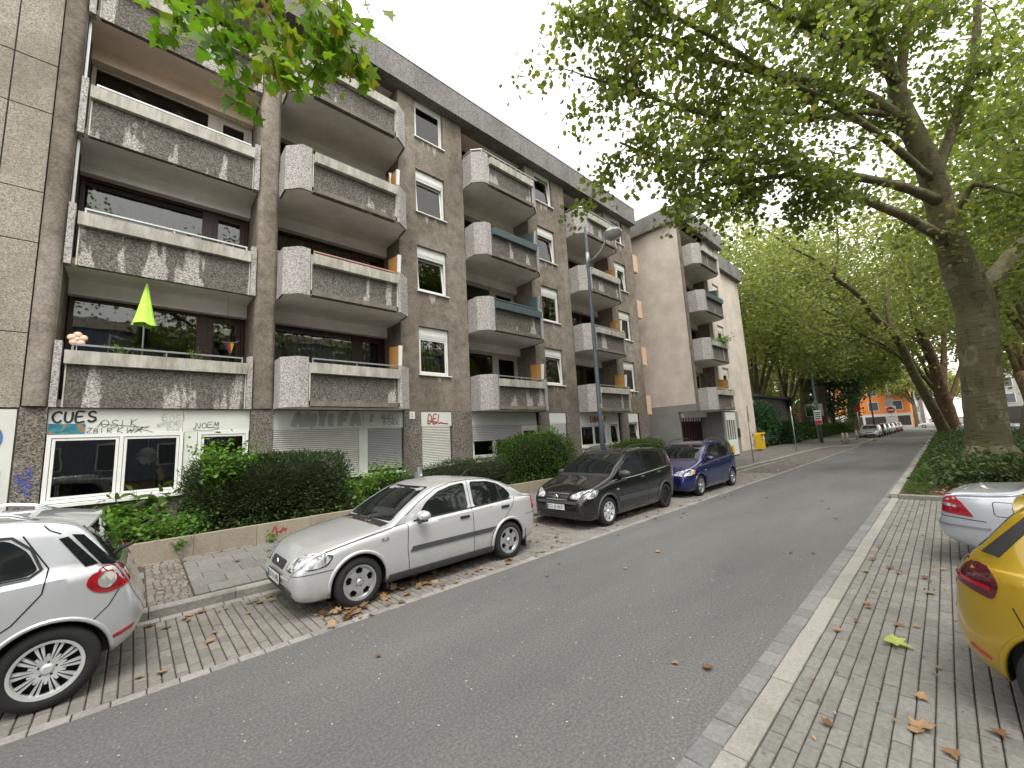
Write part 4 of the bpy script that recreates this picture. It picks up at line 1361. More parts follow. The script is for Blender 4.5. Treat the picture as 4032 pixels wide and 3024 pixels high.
# ------------------------------------------------------------ things on the balconies
pa = thing('parasol', (0.02, WY + .12, 4.0), 'closed lime green parasol standing behind the lowest left balcony trough', 'parasol')
mb = MB()
n = 20
prof = [(.0, 1.86), (.02, 1.82), (.055, 1.6), (.10, 1.35), (.145, 1.1), (.185, .93), (.20, .885)]
base = len(mb.v)
for r, h in prof:
    for k in range(n):
        t = 2 * PI * k / n
        q = r * (1 + .16 * math.sin(t * 7) * (1 if r > .05 else .3))
        mb.v.append((q * math.cos(t), q * math.sin(t), h + .025 * math.sin(3 * t + 1) * (r > .18)))
for i in range(len(prof) - 1):
    for k in range(n):
        j = (k + 1) % n
        mb.f.append((base + i * n + k, base + (i + 1) * n + k, base + (i + 1) * n + j, base + i * n + j)); mb.mi.append(0)
mb.build('canopy', M['lime'], pa, True)
MB().tube([(0, 0, .05), (0, 0, 1.84)], .018, 8).build('pole', M['zinc'], pa, True)
MB().tube([(0, 0, 0), (0, 0, .06)], [.09, .07], 12).build('stand', M['dark'], pa, True)
fl = thing('flower_ornament', (-.93, WY + .0, 4.16), 'peach flower-shaped garden ornament at the left end of the trough below the parasol balcony', 'ornament')
mb = MB()
for k in range(5):
    a = PI / 2 + 2 * PI * k / 5
    cx, cz = .085 * math.cos(a), .26 + .085 * math.sin(a)
    mb.lathe([(.001, -.02), (.05, -.015), (.065, 0), (.05, .015), (.001, .02)], 12, axis='y', c=(cx, 0, cz))
mb.build('petal_ring', M['pink_flower'], fl, True)
MB().lathe([(.001, -.03), (.03, -.02), (.035, 0), (.03, .02), (.001, .03)], 12, axis='y', c=(0, 0, .26)).build('flower_centre', M['white_frame'], fl, True)
MB().tube([(0, 0, 0), (0, 0, .24)], .008, 6).build('stick', M['zinc'], fl)
hp = thing('hanging_pot', (1.53, WY + .35, 4.92), 'white flower pot hanging on strings under the balcony above the parasol', 'flower pot')
MB().lathe([(.001, 0), (.06, 0), (.088, .14), (.092, .14), (.08, .13), (.001, .12)], 20).build('pot', M['white_frame'], hp, True)
mb = MB()
for k in range(3):
    a = 2 * PI * k / 3
    mb.tube([(.085 * math.cos(a), .085 * math.sin(a), .13), (0, 0, .45)], .003, 4)
mb.tube([(0, 0, .45), (0, 0, .985)], .003, 4)
mb.build('string', M['dark'], hp)
pe = thing('pennant', (1.62, WY + .7, 4.6), 'small black red and yellow pennant hanging beside the white flower pot', 'pennant')
for k, mname in enumerate(('bflag', 'rflag', 'yflag')):
    MB().prism([(-.12 + .08 * k, .22), (-.04 + .08 * k, .22 - .005 * k), (.02 + .02 * k, -.1 + .05 * abs(1 - k))], .004 * k, .004 * k + .003, axis='y').build('stripe', M[mname], pe)
MB().tube([(-.15, .002, .225), (.15, .002, .24), (.22, 0, .3)], .004, 5).build('cord', M['white_paper'], pe)
fb = thing('hanging_flag', (17.86, WY - .95, 6.05), 'dark blue and yellow flag tied to the rail of a balcony behind the lamp post', 'flag')
MB().prism([(-.25, -.1), (.05, .05), (.18, .22), (.1, -.02), (-.02, -.16)], -.005, .005, axis='y').build('cloth', M['bflag'], fb)
MB().prism([(-.3, -.03), (-.25, -.1), (-.02, -.16), (-.13, -.02)], -.011, -.006, axis='y').build('cloth_stripe', M['yflag'], fb)
# frame of the parasol stand near the flag
fs = MB().tube([(-.1, 0, 0), (-.1, 0, .42), (.1, 0, .46), (.14, .1, .3)], .015, 6).build('folding_frame', M['zinc'])
fs.location = (17.55, WY - .8, 5.92 + 1.12)
fb.location = (17.86, WY - 1.0, 5.92 + 1.22)
tag(fs, 'bent white metal frame on the balcony rail beside the dark blue flag', 'frame')
pom = thing('paper_pompom', (.22, WY + .15, 2.07), 'white paper pompom hanging inside the ground-floor window', 'decoration')
P = []
mb = MB()
for k in range(60):
    d = Vector((R.gauss(0, 1), R.gauss(0, .6), R.gauss(0, 1))).normalized()
    s = d.cross(Vector((.3, .5, .8))).normalized() * .05
    q = Vector((d.x * .19, d.y * .09, d.z * .19))
    mb.face([(0, 0, 0), tuple(q * .7 + s), tuple(q), tuple(q * .7 - s)])
mb.build('paper', M['white_paper'], pom)
MB().tube([(0, 0, .1), (0, 0, .42)], .002, 4).build('thread', M['white_paper'], pom)
wf = thing('toy_flag', (.47, WY + .075, 1.5), 'red and yellow paper flag standing inside the ground-floor window', 'flag')
MB().prism([(-.08, .32), (.0, .42), (.06, .1), (.03, .08)], 0, .004, axis='y').build('red_half', M['rflag'], wf)
MB().prism([(-.09, .26), (-.03, .34), (.03, .08), (-.03, .02)], -.006, -.002, axis='y').build('yellow_half', M['yflag'], wf)
MB().tube([(.05, .01, -.1), (-.02, .01, .4)], .005, 5).build('stick', M['wood'], wf)
pk = thing('pumpkin', (-.02, WY + .14, 1.47), 'orange pumpkin on the sill inside the ground-floor window', 'pumpkin')
mb = MB()
for i in range(9):
    for k in range(24):
        pass
base = 0
for i in range(9):
    th = PI * i / 8
    for k in range(24):
        t = 2 * PI * k / 24
        r = .12 * math.sin(th) * (1 + .08 * math.cos(8 * t))
        mb.v.append((r * math.cos(t), r * math.sin(t) * .6, -.0 - .075 * math.cos(th)))
for i in range(8):
    for k in range(24):
        j = (k + 1) % 24
        mb.f.append((i * 24 + k, i * 24 + j, (i + 1) * 24 + j, (i + 1) * 24 + k)); mb.mi.append(0)
mb.build('flesh', M['pumpkin'], pk, True)
MB().tube([(0, 0, .07), (.01, 0, .11)], .01, 6).build('stalk', M['bark'], pk)
sm = MB()
for k in range(9):
    x = 9.5 + .26 * k
    sm.lathe([(.001, .0), (.02, .0), (.026, .05), (.001, .055)], 8, c=(x, WY - .87, 0))
o = sm.build('ornament_row', M['white_frame'])
o.location = (0, 0, zn(3) + 1.09)
tag(o, 'row of small white and pink figures along the slate-coloured balcony trough', 'ornaments')
tg = MB()
for dx, dz in ((0, .12), (-.03, .2), (.03, .22)):
    tg.tube([(0, 0, 0), (dx, 0, dz)], .012, 6)
tg.tube([(0, 0, 0), (0, 0, -.22)], .01, 6)
o = tg.build('wind_toy', M['white_frame'])
o.location = (5.3, WY - .86, zn(3) + 1.32)
tag(o, 'white plastic wind toy on the right end of a third-floor trough', 'ornament')

# ------------------------------------------------------------ street furniture
lp = thing('street_lamp', (11.0, 7.6, .14), 'slim blue-grey street lamp with round mushroom head in front of the balconies', 'street lamp', )
MB().tube([(0, 0, -.02), (0, 0, 2.9), (0, 0, 6.9), (0, 0, 9.0)], [.085, .075, .055, .045], 14).build('pole', M['pole_blue'], lp, True)
MB().tube([(0, 0, 7.55), (0, 0, 8.05)], .066, 14).build('sleeve', M['zinc'], lp, True)
MB().tube([(0, -.03, 7.72), (.03, -.3, 7.8), (.05, -.55, 7.98), (.06, -.70, 8.2), (.06, -.76, 8.34)], .026, 8).build('arm', M['zinc'], lp, True)
hp_ = MB().lathe([(.001, .2), (.13, .195), (.24, .16), (.295, .09), (.30, .04), (.285, .03)], 28)
hd = hp_.build('lamp_head', M['zinc'], lp, True, 40, (.08, -1.0, 8.30))
MB().lathe([(.285, .03), (.27, -.04), (.2, -.1), (.08, -.13), (.001, -.135)], 28).build('diffuser', plain('lamp_bowl', (.42, .42, .40), .25, 0, var=.1, coat=1), hd, True)
MB().box(-.05, .05, .2, .34, -.02, .1, bev=.01).build('bracket', M['zinc'], hd)
st = MB()
st.box(-.05, .0, -.082, -.078, 2.72, 2.86).box(.0, .04, -.082, -.078, 2.4, 2.47)
st.build('sticker', M['yellow'], lp)
sp_ = MB().tube([(0, 0, 0), (0, 0, 1.2)], .07, 14)
bo = thing('short_post', (5.35, 9.28, .215), 'short thick grey steel post behind the roof of the silver saloon', 'post')
sp_.build('post_body', M['grey_rail'], bo, True, 40)
MB().tube([(0, 0, 1.2), (0, 0, 1.22)], .072, 14).build('post_cap', M['zinc'], bo, True, 40)
MB().box(-.13, -.06, -.04, .04, .85, 1.1).build('hinge_plate', M['grey_rail'], bo)
MB().box(-.02, .03, -.076, -.071, 1.0, 1.06).build('sticker', M['plate'], bo)

def sign_post(x, y, h, label, panels, rz=0):
    t = thing('sign_post', (x, y, .13), label, 'sign post', 'grey posts with dark sign backs on the kerb')
    MB().tube([(0, 0, -.02), (0, 0, h)], .03, 10).build('post', M['zinc'], t, True)
    for (kind, zc, s) in panels:
        if kind == 'round':
            o = MB().lathe([(.001, -.008), (s, -.008), (s, .004), (.001, .004)], 24, axis='y', c=(0, -.04, zc)).build('sign_plate', M['sign_back'], t)
        else:
            o = MB().box(-s, s, -.045, -.033, zc - s * .75, zc + s * .75).build('sign_plate', M['sign_back'], t)
        o.rotation_euler = (0, 0, rz)
    return t
sign_post(24.1, 7.25, 3.1, 'grey sign post with a round sign and a plate seen edge-on before the wing', [('round', 2.82, .3), ('rect', 2.38, .3)], .30)
sign_post(33.9, 7.4, 3.15, 'grey sign post with a narrow dark plate between mailbox and green bush', [('rect', 2.75, .25)], .2)
mbx = thing('mailbox', (33.4, 9.45, .225), 'yellow postal mailbox on a concrete foot beside the dark bushes', 'mailbox')
MB().box(-.42, .42, -.2, .2, .14, 1.22, bev=.04).build('box_body', M['yellow'], mbx)
MB().box(-.4, .4, -.3, .2, 1.222, 1.3, bev=.03).build('hood', M['yellow'], mbx)
MB().box(-.3, .3, -.16, .16, -.05, .139).build('foot', M['stone_post'], mbx)
MB().box(.12, .36, -.208, -.201, .75, 1.1).build('notice', M['plate'], mbx)
ph = MB()
ribbon(ph, [(-.3, .82), (-.2, .7), (-.02, .7), (.04, .78), (-.08, .84), (-.2, .80)], .035, -.203)
ribbon(ph, [(-.2, .95), (-.1, .91), (0, .95)], .03, -.2032)
ribbon(ph, [(-.12, .66), (.05, .63)], .02, -.2034)
ph.build('horn_emblem', M['ink'], mbx)
yb = thing('yellow_box', (26.75, 9.15, .2), 'small yellow box low at the wall by the recessed gate', 'box')
MB().box(-.16, .16, -.12, .12, .25, .75, bev=.02).build('box_body', M['yellow'], yb)
MB().box(-.1, .1, -.08, .08, -.02, .25).build('box_foot', M['dark'], yb)
bm_ = MB().tube([(0, 0, -.02), (0, 0, .88), (0, 0, .95)], [.1, .085, .05], 12).mesh('bollard', M['stone_post'], True)
BL = ['first of the pale stone bollards on the kerb bulge, left of a pair', 'second pale stone bollard, right one of the close pair on the kerb bulge', 'single pale stone bollard just before the silver parked hatchback']
for (x, y), lb in zip(((43.9, 6.15), (44.1, 5.9), (53.0, 6.35)), BL):
    o = link('bollard', bm_, None, (x, y, .125))
    tag(o, lb, 'bollard', 'stone bollards on the kerb bulge')
# tall far lamp with info panel, traffic mirror-like board
l2 = thing('street_lamp', (46.6, 8.1, .15), 'far blue street lamp pole carrying a red and white notice panel', 'street lamp')
MB().tube([(0, 0, -.02), (0, 0, 2.4), (0, 0, 9)], [.13, .1, .06], 10).build('pole', M['pole_blue'], l2, True)
MB().tube([(0, 0, 8.6), (0, -.8, 9.0)], .03, 6).build('arm', M['zinc'], l2, True)
MB().lathe([(.001, .2), (.24, .16), (.3, .04), (.2, -.1), (.001, -.13)], 16, c=(0, -1, 9)).build('lamp_head', M['zinc'], l2, True)
ip = MB().box(-.04, .04, -.26, .26, 1.75, 3.05).build('info_panel', M['plate'], l2, False, None, (-.16, 0, 0))
MB().box(-.05, -.042, -.25, .25, 1.78, 2.1).build('red_field', M['sign_red'], ip)
for k in range(4):
    MB().box(-.05, -.042, -.2, .2, 2.2 + .19 * k, 2.3 + .19 * k).build('text_line', M['sign_back'], ip)
tb = thing('traffic_mirror', (51.5, 9.2, .2), 'rectangular mirror on a grey post beside the far notice panel', 'mirror')
MB().tube([(0, 0, -.02), (0, 0, 3.9)], .05, 8).build('post', M['zinc'], tb, True)
MB().box(-.1, -.05, -.75, .75, 2.5, 3.8, bev=.02).build('mirror_frame', M['grey_rail'], tb)
MB().box(-.115, -.101, -.68, .68, 2.56, 3.74).build('mirror_glass', plain('mirror', (.7, .75, .75), .04, 1, var=.05), tb)
l3 = thing('street_lamp', (86, 7.9, .15), 'distant thin dark street lamp pole before the salmon hut', 'street lamp')
MB().tube([(0, 0, -.02), (0, 0, 9)], [.12, .06], 8).build('pole', M['pole_blue'], l3, True)
MB().tube([(0, 0, 8.6), (0, -.8, 9.0)], .03, 6).build('arm', M['zinc'], l3, True)
MB().lathe([(.001, .2), (.24, .16), (.3, .04), (.2, -.1), (.001, -.13)], 12, c=(0, -1, 9)).build('lamp_head', M['zinc'], l3, True)
# distant red signs
sg = thing('no_entry_sign', (104, 6.9, .12), 'round red no-entry sign on a post before the orange house', 'road sign')
MB().tube([(0, 0, 0), (0, 0, 4.9)], .06, 8).build('post', M['zinc'], sg, True)
d1 = MB()
for k in range(24):
    a, b = 2 * PI * k / 24, 2 * PI * (k + 1) / 24
    d1.face([(-.08, 0, 3.6), (-.08, .6 * math.cos(b), 3.6 + .6 * math.sin(b)), (-.08, .6 * math.cos(a), 3.6 + .6 * math.sin(a))])
d1.box(-.07, -.05, -.75, .75, 2.85, 4.35)
d1.mi[:24] = [1] * 24
d1.build('sign_plate', [M['plate'], M['sign_red']], sg)
MB().box(-.1, -.085, -.42, .42, 3.5, 3.7).build('white_bar', M['plate'], sg)
MB().box(-.08, -.05, -.8, .8, 1.2, 2.4).build('lower_plate', M['plate'], sg)
MB().box(-.08, -.05, -.5, .5, 4.5, 5.8).build('upper_plate', plain('pale_blue_sign', (.45, .55, .65), .4, var=.05), sg)
MB().tube([(0, 0, 4.9), (0, 0, 8.5)], .06, 8).build('mast', M['zinc'], sg, True)
s2 = thing('red_disc_sign', (100, 11.3, .12), 'round red disc sign on a thin post by the salmon hut', 'road sign')
MB().tube([(0, 0, 0), (0, 0, 4.2)], .06, 8).build('post', M['zinc'], s2, True)
MB().prism([(.6 * math.cos(2 * PI * k / 20), 4.2 + .6 * math.sin(2 * PI * k / 20)) for k in range(20)], -.09, -.07, axis='x').build('sign_plate', M['sign_red'], s2)
MB().box(-.06, -.04, .2, 1.6, 4.8, 5.3).build('white_plate', M['plate'], s2)

# ------------------------------------------------------------ far buildings
M['blue_house'] = plain('blue_grey_render', (.16, .19, .25), .9, var=.08)
def house(name, x0, x1, y0, y1, h, mat, label, cols=3, rows=2, roof='slab_edge', ground=None, gy=None, face='x', wm='far_glass', fr='white_frame'):
    t = thing(name, ((x0 + x1) / 2, (y0 + y1) / 2, 0), label, 'building')
    wpart(MB().box(x0, x1, y0, y1, -.1, h), 'wall', M[mat], t)
    rp = MB()
    rp.prism([(y0 - .3, h + .002), ((y0 + y1) / 2, h + 2.6), (y1 + .3, h + .002)], x0 - .3, x1 + .3, axis='x')
    wpart(rp, 'roof', M[roof], t)
    g0 = 3.2 if ground else .4
    if ground:
        wpart(MB().box(x0 - .06, x0 - .002, y0 + .02, y1 - .02, -.05, 3.3), 'shop_front', M[ground], t)
        for k in range(4):
            w_ = (y1 - y0) / 4
            wpart(MB().box(x0 - .1, x0 - .062, y0 + w_ * k + .25, y0 + w_ * (k + 1) - .25, .5, 2.7), 'shop_window', M['far_dark'], t)
    rh = (h - g0) / rows
    for r in range(rows):
        for c in range(cols):
            L = (y1 - y0) if face == 'x' else (x1 - x0)
            wc = L / cols
            a = wc * c + wc * .3
            b = wc * (c + 1) - wc * .3
            z0, z1 = g0 + rh * r + rh * .28, g0 + rh * r + rh * .82
            if face == 'x':
                f_ = MB().box(x0 - .08, x0 - .002, y0 + a - .12, y0 + b + .12, z0 - .12, z1 + .12)
                p_ = MB().box(x0 - .1, x0 - .081, y0 + a, y0 + b, z0, z1)
            else:
                yy = gy
                s_ = 1 if gy == y1 else -1
                f_ = MB().box(x0 + a - .12, x0 + b + .12, min(yy, yy + .08 * s_) + .001 * s_, max(yy, yy + .08 * s_) + .001 * s_, z0 - .12, z1 + .12)
                p_ = MB().box(x0 + a, x0 + b, min(yy + .081 * s_, yy + .1 * s_), max(yy + .081 * s_, yy + .1 * s_), z0, z1)
            f_ = wpart(f_, 'window', M[fr], t)
            wpart(p_, 'pane', M[wm], f_)
    return t
house('orange_house', 130, 145, 5.3, 22, 14, 'orange_wall', 'bright orange corner house with white windows at the end of the street', 4, 3, ground='white_panel')
house('salmon_hut', 118 - 24, 100, 15, 22, 4.2, 'salmon', 'low salmon-coloured hut among the trees left of the orange house', 2, 1, wm='plate_blue', fr='salmon')
house('grey_row_house', 146, 170, 4.9, 16, 15, 'far_grey', 'grey row house right behind the orange corner house', 5, 4, face='y', gy=4.9)
house('pale_row_house', 171, 205, 4.2, 16, 16, 'far_pink', 'pale pinkish row house furthest down the street', 6, 4, face='y', gy=4.2)
house('grey_shop_row', 128, 150, -40, -7, 13, 'far_grey', 'grey house across the junction behind the right-hand trees', 8, 3, ground='far_dark')
house('blue_grey_house', -34, 12, -40, -27, 14, 'blue_house', 'blue-grey house across the avenue, seen only mirrored in the windows', 12, 4, face='y', gy=-27)
house('dull_side_house', 13, 70, -40, -27.5, 15, 'blue_house', 'long dull house on the far side of the avenue', 14, 4, face='y', gy=-27.5)
house('brown_side_house', 71, 118, -40, -27, 14, 'plaster', 'brown house on the far side of the avenue', 10, 4, face='y', gy=-27)
gs = thing('grey_shed', (47, 14, 0), 'flat dark grey shed behind the green bush by the wing', 'shed')
wpart(MB().box(44.6, 58, 12.6, 19, .2, 4.9), 'shed_wall', M['garage'], gs)
wpart(MB().box(44.2, 58.4, 12.2, 19.4, 4.902, 5.15), 'shed_roof', M['garage'], gs)
wpart(MB().box(44.55, 44.598, 12.7, 14.4, 2.6, 4.6), 'pale_panel', M['soffit'], gs)
fn = thing('green_fence', (60, 11, 0), 'low green wire-mesh fence behind the footway bushes', 'fence')
pst = MB().tube([(0, 0, 0), (0, 0, 1.7)], .04, 6).mesh('post', M['fence_green'], True)
for k in range(18):
    link('post', pst, fn, (-13 + 2.5 * k, 0, .15))
mb = MB()
for k in range(12):
    mb.box(-13, 29.5, -.008, .008, .3 + .12 * k, .312 + .12 * k)
for k in range(213):
    mb.box(-13 + .2 * k, -12.99 + .2 * k, -.006, .006, .25, 1.75)
o = mb.build('mesh_panel', M['fence_green'], fn)
o['kind'] = 'stuff'

# ------------------------------------------------------------ cars
def pchip(pts, xq):
    p = np.array(pts, float)
    x, y = p[:, 0], p[:, 1]
    h = np.diff(x); d = np.diff(y) / h
    m = np.zeros(len(x))
    for i in range(1, len(x) - 1):
        if d[i - 1] * d[i] > 0:
            w1, w2 = 2 * h[i] + h[i - 1], h[i] + 2 * h[i - 1]
            m[i] = (w1 + w2) / (w1 / d[i - 1] + w2 / d[i])
    m[0], m[-1] = d[0], d[-1]
    xq = np.clip(xq, x[0], x[-1])
    k = np.clip(np.searchsorted(x, xq) - 1, 0, len(h) - 1)
    t = (xq - x[k]) / h[k]
    return ((2 * t ** 3 - 3 * t ** 2 + 1) * y[k] + (t ** 3 - 2 * t ** 2 + t) * h[k] * m[k] + (-2 * t ** 3 + 3 * t ** 2) * y[k + 1] + (t ** 3 - t ** 2) * h[k] * m[k + 1])
ROUND = dict(side_window=.05, headlight=.05, headlight_rim=.05, tail_light=.035, grille=.03, rear_window=.07, windscreen=.06, lower_intake=.03, door_handle=.01, fog_lamp_cover=.02, bumper_reflector=.012, side_indicator=.012)
def round_poly(pts, r):
    P = [Vector(p) for p in pts]
    out = []
    n = len(P)
    for i in range(n):
        a, b, c = P[i - 1], P[i], P[(i + 1) % n]
        u, v = a - b, c - b
        k = min(r, u.length * .45, v.length * .45)
        p0, p2 = b + u.normalized() * k, b + v.normalized() * k
        for t in (0, .33, .67, 1):
            out.append(tuple(p0 * (1 - t) ** 2 + b * 2 * t * (1 - t) + p2 * t * t))
    return out
def spoiler(car, prof, hw, mat, drop=.05, back=.06):
    mb = MB()
    k = len(prof)
    ys = np.linspace(-hw, hw, 17)
    for y in ys:
        f = abs(y) / hw
        for (x, z) in prof:
            mb.v.append((x - back * f ** 3, y, z - drop * f ** 2.4))
    for i in range(len(ys) - 1):
        for j in range(k):
            j2 = (j + 1) % k
            mb.f.append((i * k + j, (i + 1) * k + j, (i + 1) * k + j2, i * k + j2)); mb.mi.append(0)
    mb.f.append(tuple(range(k - 1, -1, -1))); mb.mi.append(0)
    e = (len(ys) - 1) * k
    mb.f.append(tuple(e + j for j in range(k))); mb.mi.append(0)
    me = mb.mesh('roof_spoiler', mat)
    bm = bmesh.new(); bm.from_mesh(me); bmesh.ops.recalc_face_normals(bm, faces=bm.faces); bm.to_mesh(me); bm.free()
    me.shade_smooth(); me.set_sharp_from_angle(angle=math.radians(35))
    return link('roof_spoiler', me, car.root)
class Car:
    def __init__(s, name, label, cat, loc, rz, spec, paint, group=None, detail=True):
        s.root = thing(name, loc, label, cat, group, rz)
        s.sp, s.paint = spec, paint
        L = spec['L']
        X0 = spec.get('x0', 0)
        xs = np.unique(np.concatenate([np.linspace(X0, .35, 12), np.linspace(.35, L - .35, 64 if detail else 30), np.linspace(L - .35, L, 12)]))
        zt, zb, zw, ww = (pchip(spec[k], xs) for k in ('top', 'bot', 'belt', 'plan'))
        tum = spec.get('tum', .30)
        K = 4
        rows = []
        for x, t, b, be, w_ in zip(xs, zt, zb, zw, ww):
            zs = min(be, t - .075)
            hgt = max(zs - b, .02)
            g = max(0.0, t - zs - .075)
            wr = max(w_ - .035 - tum * g, .2)
            ctl = [(0, b), (w_ * .82, b), (w_ * .94, b + .03 * min(1, hgt * 3)), (w_ * .985, b + .2 * hgt), (w_, b + .5 * hgt), (w_ * .996, b + .8 * hgt), (w_ - .018, zs - .012),
                   (w_ - .045, zs + .015), ((w_ - .045) * .5 + wr * .5, zs + .015 + (t - .055 - zs - .015) * .5 if g > 0 else zs + .02), (wr, t - .055 if g > 0 else zs + .03), (wr - .05, t - .022), (wr * .62, t - .005), (0, t)]
            q = []
            C = np.array(ctl)
            for i in range(len(C) - 1):
                p0, p1, p2, p3 = C[max(i - 1, 0)], C[i], C[i + 1], C[min(i + 2, len(C) - 1)]
                for k in range(2):
                    u = k / 2
                    q.append(p1 + (p2 - p0) * .35 * (u ** 3 - 2 * u ** 2 + u) * 1.0 + (p2 - p1) * (3 * u ** 2 - 2 * u ** 3) + (p3 - p1) * .35 * (u ** 3 - u ** 2))
            q.append(C[-1])
            rows.append(np.array(q))
        mb = MB()
        n = len(rows[0])
        ring = 2 * n - 2
        for x, q in zip(xs, rows):
            for y, z in q:
                mb.v.append((x, y, z))
            for y, z in q[-2:0:-1]:
                mb.v.append((x, -y, z))
        for i in range(len(xs) - 1):
            for k in range(ring):
                j = (k + 1) % ring
                mb.f.append((i * ring + k, (i + 1) * ring + k, (i + 1) * ring + j, i * ring + j)); mb.mi.append(0)
        mb.f.append(tuple(range(ring))); mb.mi.append(0)
        e = (len(xs) - 1) * ring
        mb.f.append(tuple(range(e + ring - 1, e - 1, -1))); mb.mi.append(0)
        me = mb.mesh('body', [paint, M['dark']])
        bm = bmesh.new(); bm.from_mesh(me)
        bmesh.ops.recalc_face_normals(bm, faces=bm.faces)
        bm.to_mesh(me)
        s.bvh = BVHTree.FromBMesh(bm)
        bm.free()
        o = link('body', me, s.root)
        s.hw = float(max(ww))
        r = spec['wr']
        ar = r + spec.get('gap', .05)
        s.arch = ar
        if detail:
            cb = MB()
            for xw in (spec['xf'], spec['xr']):
                for sd_ in (1, -1):
                    y0, y1 = (s.hw - .27, s.hw + .2) if sd_ > 0 else (-s.hw - .2, -s.hw + .27)
                    cb.prism([(xw + ar * math.cos(2 * PI * k / 40), r + ar * math.sin(2 * PI * k / 40)) for k in range(40)], y0, y1, axis='y')
            cme = cb.mesh('cut', [M['dark']])
            bm = bmesh.new(); bm.from_mesh(cme)
            bmesh.ops.recalc_face_normals(bm, faces=bm.faces); bm.to_mesh(cme); bm.free()
            co = bpy.data.objects.new('cut', cme)
            COL.objects.link(co)
            co.parent = s.root
            md = o.modifiers.new('b', 'BOOLEAN')
            md.operation = 'DIFFERENCE'; md.object = co; md.solver = 'EXACT'
            dg = bpy.context.evaluated_depsgraph_get()
            nm = bpy.data.meshes.new_from_object(o.evaluated_get(dg))
            o.modifiers.clear()
            o.data = nm
            bpy.data.objects.remove(co)
            nm.name = 'body'
            nm.materials.clear()
            nm.materials.append(paint); nm.materials.append(M['dark'])
            mi = []
            for p in nm.polygons:
                c = p.center
                ins = False
                for xw in (spec['xf'], spec['xr']):
                    d = math.hypot(c.x - xw, c.z - r)
                    if d <= ar + .003 and abs(c.y) < s.hw - .005:
                        ins = True
                if c.z < spec.get('sill', .0) and False:
                    ins = True
                mi.append(1 if ins or p.normal.z < -.85 else 0)
            nm.polygons.foreach_set('material_index', mi)
            nm.shade_smooth()
            nm.set_sharp_from_angle(angle=math.radians(38))
        else:
            me.shade_smooth()
            me.set_sharp_from_angle(angle=math.radians(38))
        s.body = o
    def snap(s, p, off):
        loc, nor, _, _ = s.bvh.find_nearest(Vector(p))
        return loc + nor * off
    def patch(s, name, pts, mat, off=.005, parent=None, cuts=3, mode='near', sides=(1,), smooth=True, label=None):
        """polygon laid on the body; mode near: nearest point, side: along y, front/back: along x, top: along z"""
        res = []
        if name in ROUND:
            pts = round_poly(pts, ROUND[name])
        for sd_ in sides:
            bm = bmesh.new()
            vs = [bm.verts.new((p[0], p[1] * sd_, p[2])) for p in pts]
            f = bm.faces.new(vs if sd_ > 0 else vs[::-1])
            bmesh.ops.triangulate(bm, faces=[f])
            bmesh.ops.subdivide_edges(bm, edges=bm.edges[:], cuts=cuts, use_grid_fill=True)
            bmesh.ops.triangulate(bm, faces=bm.faces[:])
            for v in bm.verts:
                p = v.co
                hit = None
                if mode == 'side':
                    hit = s.bvh.ray_cast(Vector((p.x, 3 * sd_, p.z)), Vector((0, -sd_, 0)))
                elif mode == 'front':
                    hit = s.bvh.ray_cast(Vector((-2, p.y, p.z)), Vector((1, 0, 0)))
                elif mode == 'back':
                    hit = s.bvh.ray_cast(Vector((s.sp['L'] + 2, p.y, p.z)), Vector((-1, 0, 0)))
                elif mode == 'top':
                    hit = s.bvh.ray_cast(Vector((p.x, p.y, 4)), Vector((0, 0, -1)))
                if hit is None or hit[0] is None:
                    l_, n_, _, _ = s.bvh.find_nearest(p)
                else:
                    l_, n_ = hit[0], hit[1]
                v.co = l_ + n_ * off
            # skirt so the piece has an edge
            be = [e for e in bm.edges if e.is_boundary]
            ext = bmesh.ops.extrude_edge_only(bm, edges=be)
            for v in [g for g in ext['geom'] if isinstance(g, bmesh.types.BMVert)]:
                l_, n_, _, _ = s.bvh.find_nearest(v.co)
                v.co = l_ - n_ * .002
            bmesh.ops.recalc_face_normals(bm, faces=bm.faces)
            me = bpy.data.meshes.new(name)
            bm.to_mesh(me); bm.free()
            # outward orientation
            if len(me.polygons):
                p0 = me.polygons[0]
                l_, n_, _, _ = s.bvh.find_nearest(p0.center)
                if p0.normal.dot(n_) < 0:
                    me.flip_normals()
            me.materials.append(mat)
            me.shade_smooth()
            me.set_sharp_from_angle(angle=math.radians(45))
            o = link(name, me, parent or s.root)
            if label:
                o['label'] = label
            res.append(o)
        return res
    def seam(s, name, path, wd=.008, mat=None, sides=(1, -1), off=.003, k=14, mode='side', parent=None):
        P = []
        for (a, b) in zip(path[:-1], path[1:]):
            for t in np.linspace(0, 1, k, endpoint=False):
                P.append((a[0] + (b[0] - a[0]) * t, a[1] + (b[1] - a[1]) * t))
        P.append(path[-1])
        mb = MB()
        for sd_ in sides:
            q = []
            for x, z in P:
                h = s.bvh.ray_cast(Vector((x, 3 * sd_, z)), Vector((0, -sd_, 0)))
                q.append((h[0], h[1]) if h[0] is not None else None)
            L = []
            for i, c in enumerate(q):
                if c is None:
                    L.append(None); continue
                a = P[max(i - 1, 0)]; b = P[min(i + 1, len(P) - 1)]
                d = Vector((b[0] - a[0], 0, b[1] - a[1])).normalized()
                u = d.cross(c[1]).normalized() * wd / 2
                L.append((c[0] + c[1] * off + u, c[0] + c[1] * off - u))
            for a, b in zip(L[:-1], L[1:]):
                if a and b:
                    mb.face([tuple(a[0]), tuple(b[0]), tuple(b[1]), tuple(a[1])])
        return mb.build(name, mat or M['black'], parent or s.body)
